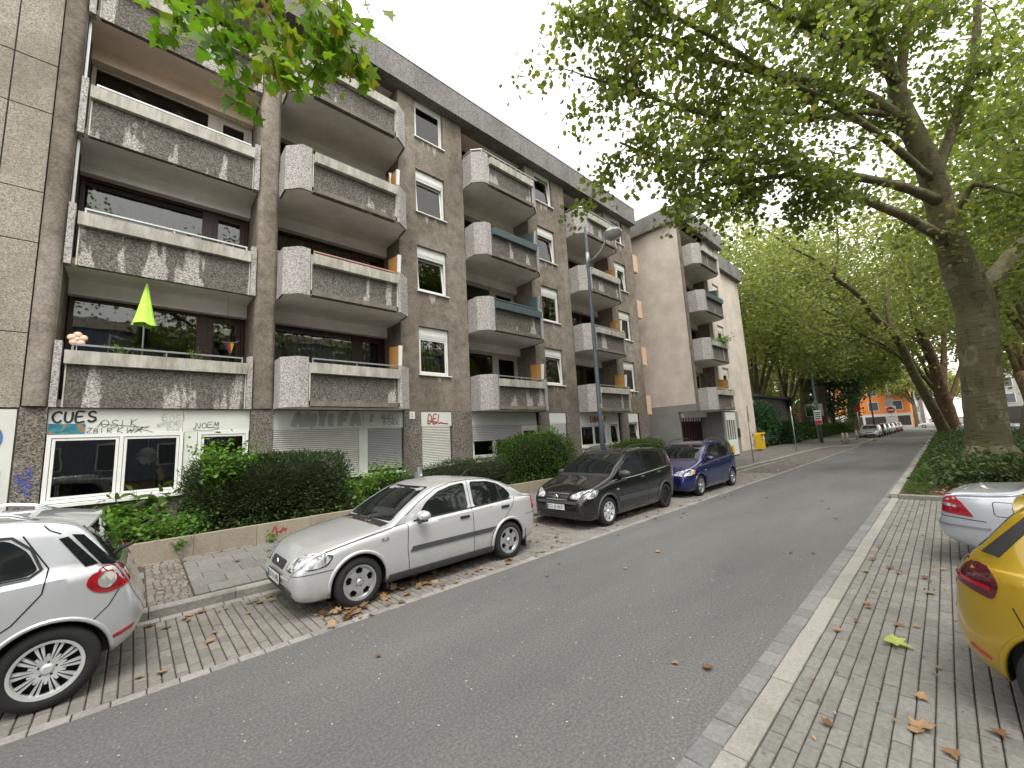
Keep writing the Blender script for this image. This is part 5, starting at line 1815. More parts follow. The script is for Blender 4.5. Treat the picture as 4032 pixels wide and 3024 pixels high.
    def wheel(s, xw, sd_, style, w_=.195, rim_r=.2, label=None):
        r = s.sp['wr']
        key = (style, round(r, 3), w_, rim_r)
        if key not in WHEELS:
            ty = MB()
            hw = w_ / 2
            prof = [(rim_r - .005, -hw + .03), (rim_r + .01, -hw + .002), (r - .05, -hw - .004), (r - .015, -hw + .012), (r, -hw + .035), (r, hw - .035), (r - .015, hw - .012), (r - .05, hw + .004), (rim_r + .01, hw - .002), (rim_r - .005, hw - .03)]
            ty.lathe(prof, 44, axis='y')
            tm = ty.mesh('wheel', M['tyre'], True)
            WHEELS[key] = (tm, rim_mesh(style, rim_r, hw))
        tm, (rm, mats) = WHEELS[key]
        o = link('wheel', tm, s.root, (xw, sd_ * (s.hw - w_ / 2 - .025), r))
        if sd_ > 0:
            o.rotation_euler = (0, 0, PI)
        else:
            o.rotation_euler = (0, R.uniform(0, 1.2), 0)
        link('rim', rm, o)
        if label:
            o['label'] = label
        return o
    def plate(s, y0, z, text, front=True, w_=.52, h=.115, lean=0):
        L = s.sp['L']
        if front:
            h_ = s.bvh.ray_cast(Vector((-2, y0, z)), Vector((1, 0, 0)))[0]
            x = h_.x - .025
        else:
            h_ = s.bvh.ray_cast(Vector((L + 2, y0, z)), Vector((-1, 0, 0)))[0]
            x = h_.x + .025
        o = MB().box(-.006, .006, -w_ / 2, w_ / 2, -h / 2, h / 2).build('number_plate', M['plate'], s.root, False, None, (x, y0, z))
        if front:
            o.rotation_euler = (0, 0, PI)      # local +x is the readable side
        o2 = MB().box(.0065, .0075, -w_ / 2 + .004, -w_ / 2 + .045, -h / 2 + .004, h / 2 - .004).build('country_band', M['plate_blue'], o)
        MB().box(-.008, .004, -w_ / 2 - .012, w_ / 2 + .012, -h / 2 - .012, h / 2 + .012).build('plate_holder', M['dark'], o, False, None, (-.003, 0, 0))
        if text:
            cu = bpy.data.curves.new('plate_text', 'FONT')
            cu.body = text
            cu.size = h * .98
            cu.align_x = 'CENTER'; cu.align_y = 'CENTER'
            to = bpy.data.objects.new('plate_text', cu)
            COL.objects.link(to)
            dg = bpy.context.evaluated_depsgraph_get()
            tme = bpy.data.meshes.new_from_object(to.evaluated_get(dg))
            bpy.data.objects.remove(to)
            tme.materials.append(M['ink'])
            t2 = link('plate_text', tme, o, (.0085, .02, 0))
            ww = max(v.co.x for v in tme.vertices) - min(v.co.x for v in tme.vertices)
            t2.scale = (min(1, (w_ - .075) / ww), 1, 1)
            t2.rotation_euler = (PI / 2, 0, PI / 2)
        return o
    def mirror(s, x, z, sides=(1, -1), mat=None, size=1.0):
        for sd_ in sides:
            mb = MB()
            pr = [(.001, -.10), (.05, -.095), (.075, -.05), (.082, 0), (.075, .05), (.06, .075), (.001, .08)]
            mb.lathe(pr, 16, axis='y')
            mb.v = [(v[0] * 1.0 * size, v[1] * 1.15 * size, v[2] * .85 * size) for v in mb.v]
            y = s.bvh.ray_cast(Vector((x, 3 * sd_, z)), Vector((0, -sd_, 0)))[0]
            yy = (y.y if y else sd_ * s.hw)
            o = mb.build('door_mirror', mat or s.paint, s.root, True, None, (x, yy + sd_ * .13, z + .06))
            MB().box(-.05, .045, -.1, .05, -.085, -.02, bev=.012).build('mirror_foot', M['dark'], o, False, None, (0, -sd_ * .03 if sd_ > 0 else .06, 0))
    def handle(s, x, z, sides=(1, -1), mat=None, w_=.17):
        for sd_ in sides:
            h = s.bvh.ray_cast(Vector((x, 3 * sd_, z)), Vector((0, -sd_, 0)))
            o = MB().box(-w_ / 2, w_ / 2, -.012, .016, -.02, .02, bev=.006).build('door_handle', mat or M['dark'], s.root, False, None, (x, h[0].y + (.004 * sd_), z))
            if sd_ < 0:
                o.rotation_euler = (0, 0, PI)
    def arch_lip(s, mat=None, t=.022, sides=(1, -1), ext=.012):
        for xw in (s.sp['xf'], s.sp['xr']):
            for sd_ in sides:
                pts = []
                for k in range(25):
                    a = -.15 + (PI + .3) * k / 24
                    x, z = xw + (s.arch + ext) * math.cos(a), s.sp['wr'] + (s.arch + ext) * math.sin(a)
                    h = s.bvh.ray_cast(Vector((x, 3 * sd_, z)), Vector((0, -sd_, 0)))
                    if h[0] is not None and abs(h[0].y) > s.hw * .8:
                        pts.append((x, h[0].y - sd_ * t * .35, z))
                if len(pts) > 3:
                    MB().tube(pts, t, 8).build('arch_lip', mat or s.paint, s.body, True)
WHEELS = {}
def rim_mesh(style, rr, hw):
    """disc with openings; local -y is the outside"""
    mb = MB()
    yo = -hw + .018
    bk = [(.001, yo + .07), (rr, yo + .07)]
    mb.lathe(bk, 32, 1, 'y')
    mb.lathe([(rr - .018, yo + .05), (rr - .014, yo - .012), (rr + .008, yo - .016), (rr + .012, yo + .01)], 44, 0, 'y')
    if style == 'steel':
        mb = MB()
        mb.lathe([(.001, yo + .02), (.06, yo + .02), (.075, yo + .0), (.1, yo + .03), (rr * .72, yo + .012), (rr * .8, yo + .04), (rr - .01, yo + .045), (rr, yo - .012), (rr + .012, yo)], 32, 0, 'y')
        return mb.mesh('rim', [M['steel_rim'], M['black']], True), None
    NRr, NT = 14, {'five': 120, 'double10': 160, 'seven': 112, 'alloy5': 100, 'alloy7': 112}[style]
    def hole(u, t):
        if style == 'five':
            a = ((t / (2 * PI) * 5) % 1 - .5) * 2 * PI / 5
            x, y = u * math.cos(a) - .70, u * math.sin(a)
            return (x / .185) ** 2 + (y / .235) ** 2 < 1
        if style == 'double10':
            f = (t / (2 * PI) * 10) % 1
            if not .34 < u < .93:
                return False
            return (.05 < f < .20 and u > .36) or (.36 < f < .89 and u > .38 + .20 * (1 - abs(f - .63) / .27))
        if style == 'seven':
            f = (t / (2 * PI) * 7) % 1
            return .40 < u < .90 and .5 - .26 * (u - .15) < f < .5 + .34 * (u - .05)
        if style == 'alloy5':
            f = (t / (2 * PI) * 5) % 1
            return .34 < u < .92 and .5 - .33 * (u + .1) < f < .5 + .33 * (u + .1)
        f = (t / (2 * PI) * 7) % 1
        return .38 < u < .92 and .5 - .3 * (u + .05) < f < .5 + .3 * (u + .05)
    def yz(u):
        return yo + .028 - .03 * (1 - (u - .55) ** 2 / .35) + (.016 if u < .16 else 0) * 0
    us = np.linspace(.10, .965, NRr + 1)
    idx = {}
    def vid(i, k):
        k %= NT
        if (i, k) not in idx:
            u, t = us[i], 2 * PI * k / NT
            idx[(i, k)] = len(mb.v)
            mb.v.append((rr * u * math.cos(t), yz(u), rr * u * math.sin(t)))
        return idx[(i, k)]
    solid = {}
    for i in range(NRr):
        for k in range(NT):
            solid[(i, k)] = not hole((us[i] + us[i + 1]) / 2, 2 * PI * (k + .5) / NT)
    for i in range(NRr):
        for k in range(NT):
            if solid[(i, k)]:
                mb.f.append((vid(i, k), vid(i, k + 1), vid(i + 1, k + 1), vid(i + 1, k))); mb.mi.append(0)
                for di, dk, e in ((0, 1, ((i, k + 1), (i + 1, k + 1))), (0, -1, ((i + 1, k), (i, k))), (1, 0, ((i + 1, k + 1), (i + 1, k))), (-1, 0, ((i, k), (i, k + 1)))):
                    ni, nk = i + di, (k + dk) % NT
                    if 0 <= ni < NRr and not solid[(ni, nk)]:
                        a, b = vid(*e[0]), vid(*e[1])
                        va, vb = mb.v[a], mb.v[b]
                        n = len(mb.v)
                        mb.v += [(va[0], va[1] + .03, va[2]), (vb[0], vb[1] + .03, vb[2])]
                        mb.f.append((b, a, n, n + 1)); mb.mi.append(0)
    mb.lathe([(.001, yo - .012), (.028, yo - .012), (.036, yo - .006), (rr * .12 + .02, yo + .02)], 24, 0, 'y')
    main = M['rim_bright'] if style in ('double10', 'seven') else M['rim']
    for k in range(5):
        t = 2 * PI * k / 5 + .3
        mb.lathe([(.001, -.0), (.009, 0), (.009, .02)], 8, 1, 'y', (.055 * math.cos(t), yo + .004, .055 * math.sin(t)))
    return mb.mesh('rim', [main, M['black']], False, 35), None

def logo_ring(car, p, r, name='badge', back=False, bolt=True):
    o = MB()
    n = 28
    for k in range(n):
        a, b = 2 * PI * k / n, 2 * PI * (k + 1) / n
        o.face([(0, r * math.cos(a), r * math.sin(a)), (0, r * math.cos(b), r * math.sin(b)), (-.012, .82 * r * math.cos(b), .82 * r * math.sin(b)), (-.012, .82 * r * math.cos(a), .82 * r * math.sin(a))])
    if bolt:
        o.prism([(-r * 1.15, r * .12), (-.05 * r, r * .30), (r * .05, -.05 * r), (r * 1.15, -r * .12), (.05 * r, -r * .30), (-.05 * r, .05 * r)], -.014, -.004, axis='x')
    return o.build(name, M['chrome'], car.root, False, None, p)

# ---- silver saloon (front towards the left)
ASTRA = dict(L=4.25, wr=.306, xf=.835, xr=3.44, tum=.33, gap=.055,
    top=[(.06, .50), (.08, .57), (.12, .645), (.20, .715), (.36, .785), (.7, .865), (1.05, .915), (1.25, .945), (1.45, 1.075), (1.75, 1.245), (2.0, 1.355), (2.3, 1.412), (2.7, 1.428), (3.05, 1.405), (3.35, 1.33), (3.62, 1.20), (3.82, 1.085), (3.93, 1.045), (4.08, 1.025), (4.17, .99), (4.22, .9), (4.25, .6)],
    bot=[(.06, .40), (.09, .30), (.16, .21), (.32, .185), (.8, .19), (3.5, .19), (3.9, .22), (4.12, .29), (4.25, .42)],
    belt=[(.06, .52), (.4, .74), (1.25, .885), (1.9, .905), (2.8, .935), (3.6, .975), (4.25, .97)],
    x0=.06, plan=[(.06, .57), (.10, .665), (.19, .74), (.37, .80), (.7, .845), (1.3, .855), (3.0, .855), (3.6, .84), (3.95, .80), (4.15, .735), (4.22, .66), (4.25, .60)])
silver = m_paint('silver_paint', (.58, .585, .59), .45, .30)
PY = 5.36       # street-side face of the parked row
def car_y(hw):
    return PY + hw
ASC = a = Car('silver_saloon', 'silver four-door saloon parked facing left beside the pavement, between silver hatchback and black van', 'car', (1.385, car_y(.855), 0), 0, ASTRA, silver)
for xw in (.835, 3.44):
    a.wheel(xw, -1, 'five', .195, .205)
    a.wheel(xw, 1, 'five', .195, .205)
a.arch_lip(t=.026, ext=.014)
a.patch('windscreen', [(1.3, -.70, .965), (1.3, .70, .965), (2, .56, 1.352), (2, -.56, 1.352)], M['carglass'], .004, mode='front', cuts=5)
a.patch('rear_window', [(3.7, -.62, 1.12), (3.7, .62, 1.12), (3.3, .52, 1.345), (3.3, -.52, 1.345)], M['carglass'], .004, mode='back', cuts=5)
FW = [(1.66, 1, .945), (2.60, 1, .972), (2.60, 1, 1.362), (2.36, 1, 1.345), (2.1, 1, 1.285), (1.86, 1, 1.155)]
RW = [(2.72, 1, .978), (3.50, 1, 1.005), (3.53, 1, 1.06), (3.44, 1, 1.175), (3.28, 1, 1.275), (3.08, 1, 1.335), (2.72, 1, 1.365)]
for Wd in (FW, RW):
    a.patch('side_window', Wd, M['carglass'], .006, mode='side', sides=(1, -1), cuts=4)
a.seam('window_divider', [(3.30, .997), (3.25, 1.285)], .028, M['dark'], off=.009)
a.seam('window_rubber', [(1.62, .934), (2.62, .963), (2.70, .966), (3.53, .995)], .018, M['dark'], off=.008)
a.seam('roof_gutter', [(1.5, 1.02), (1.78, 1.195), (2.05, 1.325), (2.35, 1.385), (2.7, 1.398), (3.05, 1.375), (3.34, 1.30), (3.55, 1.18)], .012, M['trim'], off=.004)
a.seam('door_seam', [(1.52, .91), (1.50, .6), (1.53, .27)], .009)
a.seam('door_seam', [(2.66, 1.385), (2.66, .93), (2.67, .27)], .009)
a.seam('door_seam', [(3.62, 1.02), (3.52, .86), (3.30, .66), (3.06, .50), (2.99, .27)], .009)
a.seam('hood_seam', [(.42, .76), (.8, .835), (1.2, .895), (1.5, .925)], .007)
a.seam('bumper_seam', [(.06, .52), (.30, .535), (.50, .545)], .008)
a.seam('boot_seam', [(3.86, .68), (4.2, .68)], .008)
for pts in ([(1.54, 1, .535), (2.655, 1, .535), (2.655, 1, .60), (1.58, 1, .60)], [(2.675, 1, .535), (3.02, 1, .535), (3.13, 1, .60), (2.675, 1, .60)]):
    a.patch('side_strip', pts, M['trim'], .016, mode='side', sides=(1, -1), cuts=3)
a.patch('sill', [(1.22, 1, .20), (3.06, 1, .20), (3.06, 1, .30), (1.22, 1, .30)], M['trim'], .012, mode='side', sides=(1, -1), cuts=4)
a.handle(2.50, .85); a.handle(3.36, .885)
a.mirror(1.72, .945, mat=silver)
a.patch('headlight_rim', [(.11, .385, .552), (.125, .585, .54), (.44, .81, .595), (.52, .82, .71), (.38, .75, .738), (.17, .46, .688)], M['dark'], .003, mode='near', sides=(1, -1), cuts=4)
a.patch('headlight', [(.12, .40, .56), (.13, .58, .55), (.42, .80, .605), (.50, .81, .70), (.38, .74, .725), (.18, .47, .675)], M['lamp_clear'], .006, mode='near', sides=(1, -1), cuts=4)
gr = a.patch('grille', [(0, -.27, .545), (0, .27, .545), (0, .30, .645), (0, -.30, .645)], M['dark'], .006, mode='front', cuts=4)[0]
for k in range(4):
    a.patch('grille_bar', [(0, -.27, .56 + .022 * k), (0, .27, .56 + .022 * k), (0, .275, .567 + .022 * k), (0, -.275, .567 + .022 * k)], M['trim'], .014, parent=gr, mode='front', cuts=2)
logo_ring(a, (.08, 0, .60), .05)
a.patch('lower_intake', [(0, -.5, .285), (0, .5, .285), (0, .52, .36), (0, -.52, .36)], M['dark'], .005, mode='front', cuts=4)
for sd_ in (1, -1):
    a.patch('fog_lamp_cover', [(.1, .42 * sd_, .29), (.1, .60 * sd_, .31), (.1, .60 * sd_, .37), (.1, .42 * sd_, .37)], M['trim'], .012, mode='near', cuts=2)
a.patch('bumper_strip', [(0, -.56, .455), (0, .56, .455), (0, .56, .475), (0, -.56, .475)], silver, .016, mode='front', cuts=4)
a.patch('front_lip', [(0, -.55, .22), (0, .55, .22), (0, .56, .262), (0, -.56, .262)], M['trim'], .012, mode='front', cuts=4)
a.plate(0, .435, 'DO N 1490')
a.patch('tail_light', [(4.06, .745, .74), (4.2, .64, .74), (4.2, .62, .97), (4.04, .72, .98)], M['lamp_red'], .006, mode='near', sides=(1, -1), cuts=3)
a.patch('side_indicator', [(1.12, 1, .76), (1.22, 1, .765), (1.22, 1, .80), (1.12, 1, .795)], M['lamp_clear'], .012, mode='side', sides=(1, -1), cuts=2)
a.patch('cowl', [(1.17, -.68, 1), (1.17, .68, 1), (1.29, .70, 1), (1.29, -.70, 1)], M['dark'], .003, mode='top', cuts=4)
wp = MB(); wp.tube([(1.27, -.1, .965), (1.38, -.58, 1.045)], .008, 6).tube([(1.27, .35, .965), (1.38, -.1, 1.045)], .008, 6)
wp.build('wiper', M['dark'], a.root)
MB().tube([(3.05, 0, 1.40), (3.2, 0, 1.50)], .006, 5).build('aerial', M['dark'], a.root)
for xw in (1.22, 3.84):
    for sd_ in (1, -1):
        MB().box(-.012, .012, -.11, .11, -.17, .17, bev=.006).build('mud_flap', M['dark'], a.root, False, None, (xw, sd_ * .70, .29))

# ---- compact vans, black and blue
ZAF = dict(L=4.317, wr=.315, xf=.82, xr=3.51, tum=.24, gap=.05,
    top=[(0, .52), (.02, .60), (.06, .69), (.14, .76), (.34, .86), (.7, .97), (.98, 1.05), (1.12, 1.10), (1.4, 1.285), (1.7, 1.45), (1.92, 1.545), (2.2, 1.60), (2.7, 1.625), (3.3, 1.615), (3.75, 1.575), (3.98, 1.52), (4.12, 1.36), (4.22, 1.12), (4.28, .95), (4.3, .75), (4.317, .58)],
    bot=[(0, .40), (.03, .28), (.12, .20), (.3, .18), (3.6, .19), (4.05, .24), (4.317, .42)],
    belt=[(0, .58), (.4, .80), (1.1, .945), (2.2, .99), (3.4, 1.06), (4.0, 1.09), (4.317, 1.09)],
    plan=[(0, .56), (.05, .67), (.15, .755), (.35, .82), (.7, .86), (1.3, .871), (3.4, .871), (3.9, .84), (4.15, .78), (4.27, .71), (4.317, .64)])
black = m_paint('black_paint', (.004, .004, .005), .0, .2, .05)
blue = m_paint('blue_paint', (.004, .009, .085), .2, .2, .06)
def zafira(label, x, paint, trimmat, rims, plate, amber):
    z = Car('compact_van', label, 'car', (x, car_y(.871), 0), 0, ZAF, paint, 'compact vans parked along the kerb')
    z.wheel(.82, -1, rims[0], .2, .205); z.wheel(3.51, -1, rims[1], .2, .205)
    z.wheel(.82, 1, rims[0], .2, .205); z.wheel(3.51, 1, rims[1], .2, .205)
    z.arch_lip(trimmat, t=.026, ext=.016)
    z.patch('windscreen', [(1.2, -.73, 1.105), (1.2, .73, 1.105), (1.85, .60, 1.52), (1.85, -.60, 1.52)], M['carglass'], .004, mode='front', cuts=5)
    z.patch('rear_window', [(4.1, -.60, 1.12), (4.1, .60, 1.12), (4, .55, 1.48), (4, -.55, 1.48)], M['carglass'], .004, mode='back', cuts=4)
    z.patch('side_window', [(1.36, 1, 1.0), (1.60, 1, 1.01), (1.60, 1, 1.29), (1.50, 1, 1.20)], M['carglass'], .006, mode='side', sides=(1, -1), cuts=3)
    z.patch('side_window', [(1.66, 1, 1.02), (2.52, 1, 1.06), (2.50, 1, 1.52), (2.2, 1, 1.51), (1.92, 1, 1.445), (1.70, 1, 1.335)], M['carglass'], .006, mode='side', sides=(1, -1), cuts=4)
    z.patch('side_window', [(2.60, 1, 1.065), (3.34, 1, 1.10), (3.28, 1, 1.515), (2.58, 1, 1.53)], M['carglass'], .006, mode='side', sides=(1, -1), cuts=4)
    z.patch('side_window', [(3.42, 1, 1.105), (4.0, 1, 1.13), (3.93, 1, 1.3), (3.78, 1, 1.48), (3.36, 1, 1.51)], M['carglass'], .006, mode='side', sides=(1, -1), cuts=4)
    z.seam('door_seam', [(1.42, .99), (1.36, .7), (1.38, .27)], .009); z.seam('door_seam', [(2.55, 1.56), (2.56, 1.05), (2.57, .27)], .009)
    z.seam('door_seam', [(3.37, 1.53), (3.40, 1.02), (3.30, .74), (3.05, .52), (2.98, .27)], .009)
    z.seam('hood_seam', [(.42, .84), (.8, .92), (1.1, .975)], .007)
    for pts in ([(1.21, 1, .48), (2.56, 1, .48), (2.56, 1, .58), (1.21, 1, .58)], [(2.58, 1, .48), (2.99, 1, .48), (3.12, 1, .58), (2.58, 1, .58)]):
        z.patch('side_strip', pts, trimmat, .016, mode='side', sides=(1, -1), cuts=3)
    z.handle(2.36, .93, mat=paint if paint is blue else M['trim']); z.handle(3.2, .97, mat=paint if paint is blue else M['trim'])
    z.mirror(1.42, 1.03, mat=trimmat if paint is black else paint, size=1.1)
    z.patch('headlight', [(.08, .36, .64), (.11, .60, .62), (.38, .825, .67), (.52, .835, .80), (.36, .76, .83), (.12, .42, .755)], M['lamp_clear'], .007, mode='near', sides=(1, -1), cuts=4)
    if amber:
        z.patch('indicator', [(.34, .80, .68), (.44, .835, .69), (.52, .84, .79), (.44, .80, .80)], M['lamp_amber'], .011, mode='near', sides=(1, -1), cuts=2)
    g_ = z.patch('grille', [(0, -.30, .62), (0, .30, .62), (0, .33, .735), (0, -.33, .735)], M['dark'], .006, mode='front', cuts=4)[0]
    for zz in (.618, .672, .735):
        z.patch('grille_bar', [(0, -.31, zz), (0, .31, zz), (0, .315, zz + .017), (0, -.315, zz + .017)], M['chrome'], .016, parent=g_, mode='front', cuts=3)
    logo_ring(z, (.0, 0, .678), .07)
    z.patch('lower_intake', [(0, -.48, .27), (0, .48, .27), (0, .52, .39), (0, -.52, .39)], M['dark'], .005, mode='front', cuts=4)
    for k in range(3):
        z.patch('intake_bar', [(0, -.46, .29 + .034 * k), (0, .46, .29 + .034 * k), (0, .46, .300 + .034 * k), (0, -.46, .300 + .034 * k)], M['trim'], .012, mode='front', cuts=3)
    z.patch('bumper_strip', [(0, -.56, .545), (0, .56, .545), (0, .57, .60), (0, -.57, .60)], trimmat, .013, mode='front', cuts=4)
    z.plate(0, .475, plate)
    z.patch('tail_light', [(4.08, .80, .9), (4.22, .72, .9), (4.16, .68, 1.3), (4.02, .76, 1.3)], M['lamp_red'], .006, mode='near', sides=(1, -1), cuts=3)
    z.patch('side_indicator', [(1.16, 1, .74), (1.24, 1, .74), (1.24, 1, .775), (1.16, 1, .775)], M['lamp_clear'], .012, mode='side', sides=(1, -1), cuts=2)
    z.patch('cowl', [(1.0, -.70, 1), (1.0, .70, 1), (1.14, .72, 1), (1.14, -.72, 1)], M['dark'], .003, mode='top', cuts=4)
    for sd_ in (1, -1):
        pts = []
        for x_, dz in ((1.90, -.01), (2.05, .06), (2.3, .095), (2.9, .10), (3.4, .095), (3.75, .065), (3.95, -.01)):
            h_ = z.bvh.ray_cast(Vector((x_, .60 * sd_, 4)), Vector((0, 0, -1)))[0]
            pts.append((x_, .60 * sd_, h_.z + dz))
        MB().tube(pts, .016, 8).build('roof_rail', M['dark'] if paint is black else M['trim'], z.root, True)
    MB().tube([(1.16, -.1, 1.12), (1.3, -.62, 1.2)], .008, 6).build('wiper', M['dark'], z.root)
    return z
zafira('black compact van with black steel rear wheel, parked behind the silver saloon', 7.03, black, M['trim'], ('seven', 'steel'), 'DO JB 8691', False)
zafira('dark blue compact van with alloy wheels and amber indicators, last in the near row', 12.02, blue, blue, ('alloy5', 'alloy5'), 'DO', True)

# ---- silver tall hatchback at the left edge (only its rear half is in view)
GPLUS = dict(L=4.03, wr=.318, xf=.86, xr=3.438, tum=.24, gap=.055,
    top=[(0, .52), (.05, .68), (.2, .80), (.7, .95), (1.05, 1.04), (1.5, 1.30), (1.85, 1.48), (2.2, 1.56), (2.7, 1.58), (3.2, 1.55), (3.42, 1.515), (3.53, 1.475), (3.64, 1.36), (3.76, 1.18), (3.84, 1.05), (3.90, .94), (3.945, .82), (3.985, .73), (4.02, .66), (4.03, .60)],
    bot=[(0, .40), (.05, .28), (.3, .2), (3.5, .21), (3.75, .26), (3.95, .36), (4.03, .50)],
    belt=[(0, .6), (.5, .82), (1.2, .95), (2.2, .985), (3.2, 1.03), (3.7, 1.05), (4.03, 1.05)],
    plan=[(0, .56), (.1, .72), (.35, .82), (.8, .87), (1.4, .88), (3.45, .88), (3.65, .855), (3.82, .81), (3.94, .73), (4.0, .64), (4.03, .55)])
silver2 = m_paint('pale_silver_paint', (.60, .62, .64), .5, .28)
g_ = Car('tall_hatchback', 'pale silver tall hatchback cut by the left edge, red and white round rear lights', 'car', (-3.87, car_y(.88), 0), 0, GPLUS, silver2)
for xw in (.86, 3.438):
    for sd_ in (1, -1):
        g_.wheel(xw, sd_, 'double10', .205, .215)
g_.arch_lip(t=.02, ext=.012)
g_.patch('windscreen', [(1.2, -.7, 1.1), (1.2, .7, 1.1), (1.85, .58, 1.47), (1.85, -.58, 1.47)], M['carglass'], .004, mode='front', cuts=4)
g_.patch('side_window', [(1.6, 1, 1.02), (2.42, 1, 1.05), (2.42, 1, 1.445), (2.1, 1, 1.43), (1.75, 1, 1.26)], M['carglass'], .006, mode='side', sides=(1, -1), cuts=4)
g_.patch('side_window', [(2.50, 1, 1.055), (3.28, 1, 1.095), (3.33, 1, 1.13), (3.26, 1, 1.29), (3.14, 1, 1.40), (2.50, 1, 1.445)], M['carglass'], .006, mode='side', sides=(1, -1), cuts=4)
g_.seam('window_rubber', [(2.42, 1.445), (2.50, 1.458), (3.16, 1.415), (3.28, 1.30), (3.35, 1.13), (3.29, 1.082), (2.45, 1.043)], .02, M['dark'], off=.008)
g_.seam('chrome_strip', [(2.4, 1.03), (3.29, 1.072)], .014, M['chrome'], off=.009)
g_.patch('rear_window', [(3.53, -.66, 1.40), (3.56, -.60, 1.425), (3.62, 0, 1.43), (3.56, .60, 1.425), (3.53, .66, 1.40), (3.765, .80, 1.09), (3.83, .66, 1.075), (3.86, 0, 1.07), (3.83, -.66, 1.075), (3.765, -.80, 1.09)], M['carglass'], .006, mode='near', cuts=6)
g_.patch('rear_window_side', [(3.505, 1, 1.385), (3.58, 1, 1.37), (3.69, 1, 1.23), (3.81, 1, 1.07), (3.715, 1, 1.085)], M['carglass'], .006, mode='side', sides=(1, -1), cuts=5)
g_.patch('rear_pillar_strip', [(3.43, 1, 1.36), (3.485, 1, 1.37), (3.69, 1, 1.10), (3.61, 1, 1.09)], M['carglass'], .007, mode='side', sides=(1, -1), cuts=3)
spoiler(g_, [(3.30, 1.50), (3.34, 1.535), (3.48, 1.528), (3.66, 1.492), (3.665, 1.475), (3.60, 1.45), (3.45, 1.42)], .64, silver2, .075, .07)
g_.seam('spoiler_gap', [(3.33, 1.49), (3.37, 1.44), (3.44, 1.40)], .010, sides=(-1,))
g_.seam('door_seam', [(2.46, 1.5), (2.45, 1.0), (2.44, .27)], .010)
g_.seam('door_seam', [(3.22, 1.42), (3.39, 1.13), (3.37, .94), (3.22, .74), (3.02, .60), (2.95, .27)], .010)
g_.seam('bumper_seam', [(3.66, .60), (3.78, .72), (3.84, .84)], .008)
g_.seam('tailgate_seam', [(3.72, 1.06), (3.82, .95)], .008)
g_.handle(3.02, .90, mat=silver2, w_=.22)
g_.patch('tail_light', [(3.62, .85, .93), (3.68, .835, .86), (3.76, .80, .83), (3.87, .71, .86), (3.92, .60, .95), (3.86, .60, 1.035), (3.74, .77, 1.045), (3.64, .83, 1.01)], M['lamp_red'], .007, mode='near', sides=(1, -1), cuts=4)
for sd_ in (1, -1):
    for (px, py_, pz, rr_) in ((3.745, .785, .945, .062), (3.865, .66, .955, .038)):
        pts = []
        l_, n_, _, _ = g_.bvh.find_nearest(Vector((px, py_ * sd_, pz)))
        t1 = n_.cross(Vector((0, 0, 1))).normalized()
        t2 = n_.cross(t1)
        pts = [tuple(l_ + t1 * rr_ * math.cos(2 * PI * k / 18) + t2 * rr_ * 1.1 * math.sin(2 * PI * k / 18)) for k in range(18)]
        g_.patch('reversing_lamp', pts, M['lamp_clear'], .014, mode='near', cuts=1)
g_.patch('bumper_reflector', [(3.80, .81, .41), (3.94, .71, .45), (3.955, .69, .49), (3.82, .80, .445)], M['lamp_red'], .007, mode='near', sides=(1, -1), cuts=3)
sh = MB()
sh.prism([(.0, 0), (.0, .06), (.03, .065), (.07, .03), (.07, -.02)], -.70, .70, axis='y')
for sd_ in (1, -1):
    pts = []
    for x_, dz in ((1.6, -.01), (1.75, .05), (2.0, .06), (2.95, .06), (3.12, .045), (3.28, -.01)):
        h_ = g_.bvh.ray_cast(Vector((x_, .60 * sd_, 4)), Vector((0, 0, -1)))[0]
        pts.append((x_, .60 * sd_, h_.z + dz))
    MB().tube(pts, .018, 8).build('roof_rail', M['chrome'], g_.root, True)
MB().tube([(3.82, 0, 1.08), (3.92, 0, 1.12)], .02, 8).build('rear_wiper', M['dark'], g_.root)
g_.patch('tailgate_badge', [(3.95, .55, .80), (3.96, .47, .80), (3.96, .47, .85), (3.95, .55, .85)], M['chrome'], .008, mode='back', cuts=1)

# ---- yellow hatchback and pale silver saloon, tails towards the street, on the right
GOLF = dict(L=4.258, wr=.32, xf=.87, xr=3.59, tum=.30, gap=.05,
    top=[(0, .52), (.05, .66), (.2, .76), (.7, .9), (1.1, .97), (1.5, 1.2), (1.9, 1.40), (2.3, 1.47), (2.8, 1.485), (3.3, 1.46), (3.62, 1.435), (3.76, 1.405), (3.86, 1.30), (3.95, 1.18), (4.04, 1.075), (4.11, .985), (4.16, .89), (4.175, .80), (4.20, .70), (4.24, .62), (4.258, .55)],
    bot=[(0, .40), (.05, .28), (.3, .19), (3.5, .19), (3.9, .24), (4.15, .32), (4.258, .45)],
    belt=[(0, .6), (.5, .78), (1.2, .90), (2.2, .935), (3.2, .97), (3.8, .985), (4.258, .98)],
    plan=[(0, .56), (.1, .72), (.35, .83), (.8, .88), (1.4, .895), (3.5, .895), (3.75, .878), (3.9, .84), (4.03, .775), (4.12, .70), (4.19, .60), (4.235, .48), (4.258, .36)])
gold = m_paint('yellow_paint', (.40, .262, .007), .35, .26, .1)
YX, YY = 5.15, .20
YC = yc = Car('yellow_hatchback', 'golden yellow hatchback with dark red tail light cut by the right edge', 'car', (YX - 4.258 * math.sin(.235), YY - .14 - 4.258 * math.cos(.235), 0), PI / 2 - .235, GOLF, gold)
for xw in (.87, 3.59):
    for sd_ in (1, -1):
        yc.wheel(xw, sd_, 'alloy5', .21, .215)
yc.arch_lip(t=.018, ext=.012)
yc.patch('windscreen', [(1.2, -.7, 1.02), (1.2, .7, 1.02), (1.9, .58, 1.38), (1.9, -.58, 1.38)], M['carglass'], .004, mode='front', cuts=4)
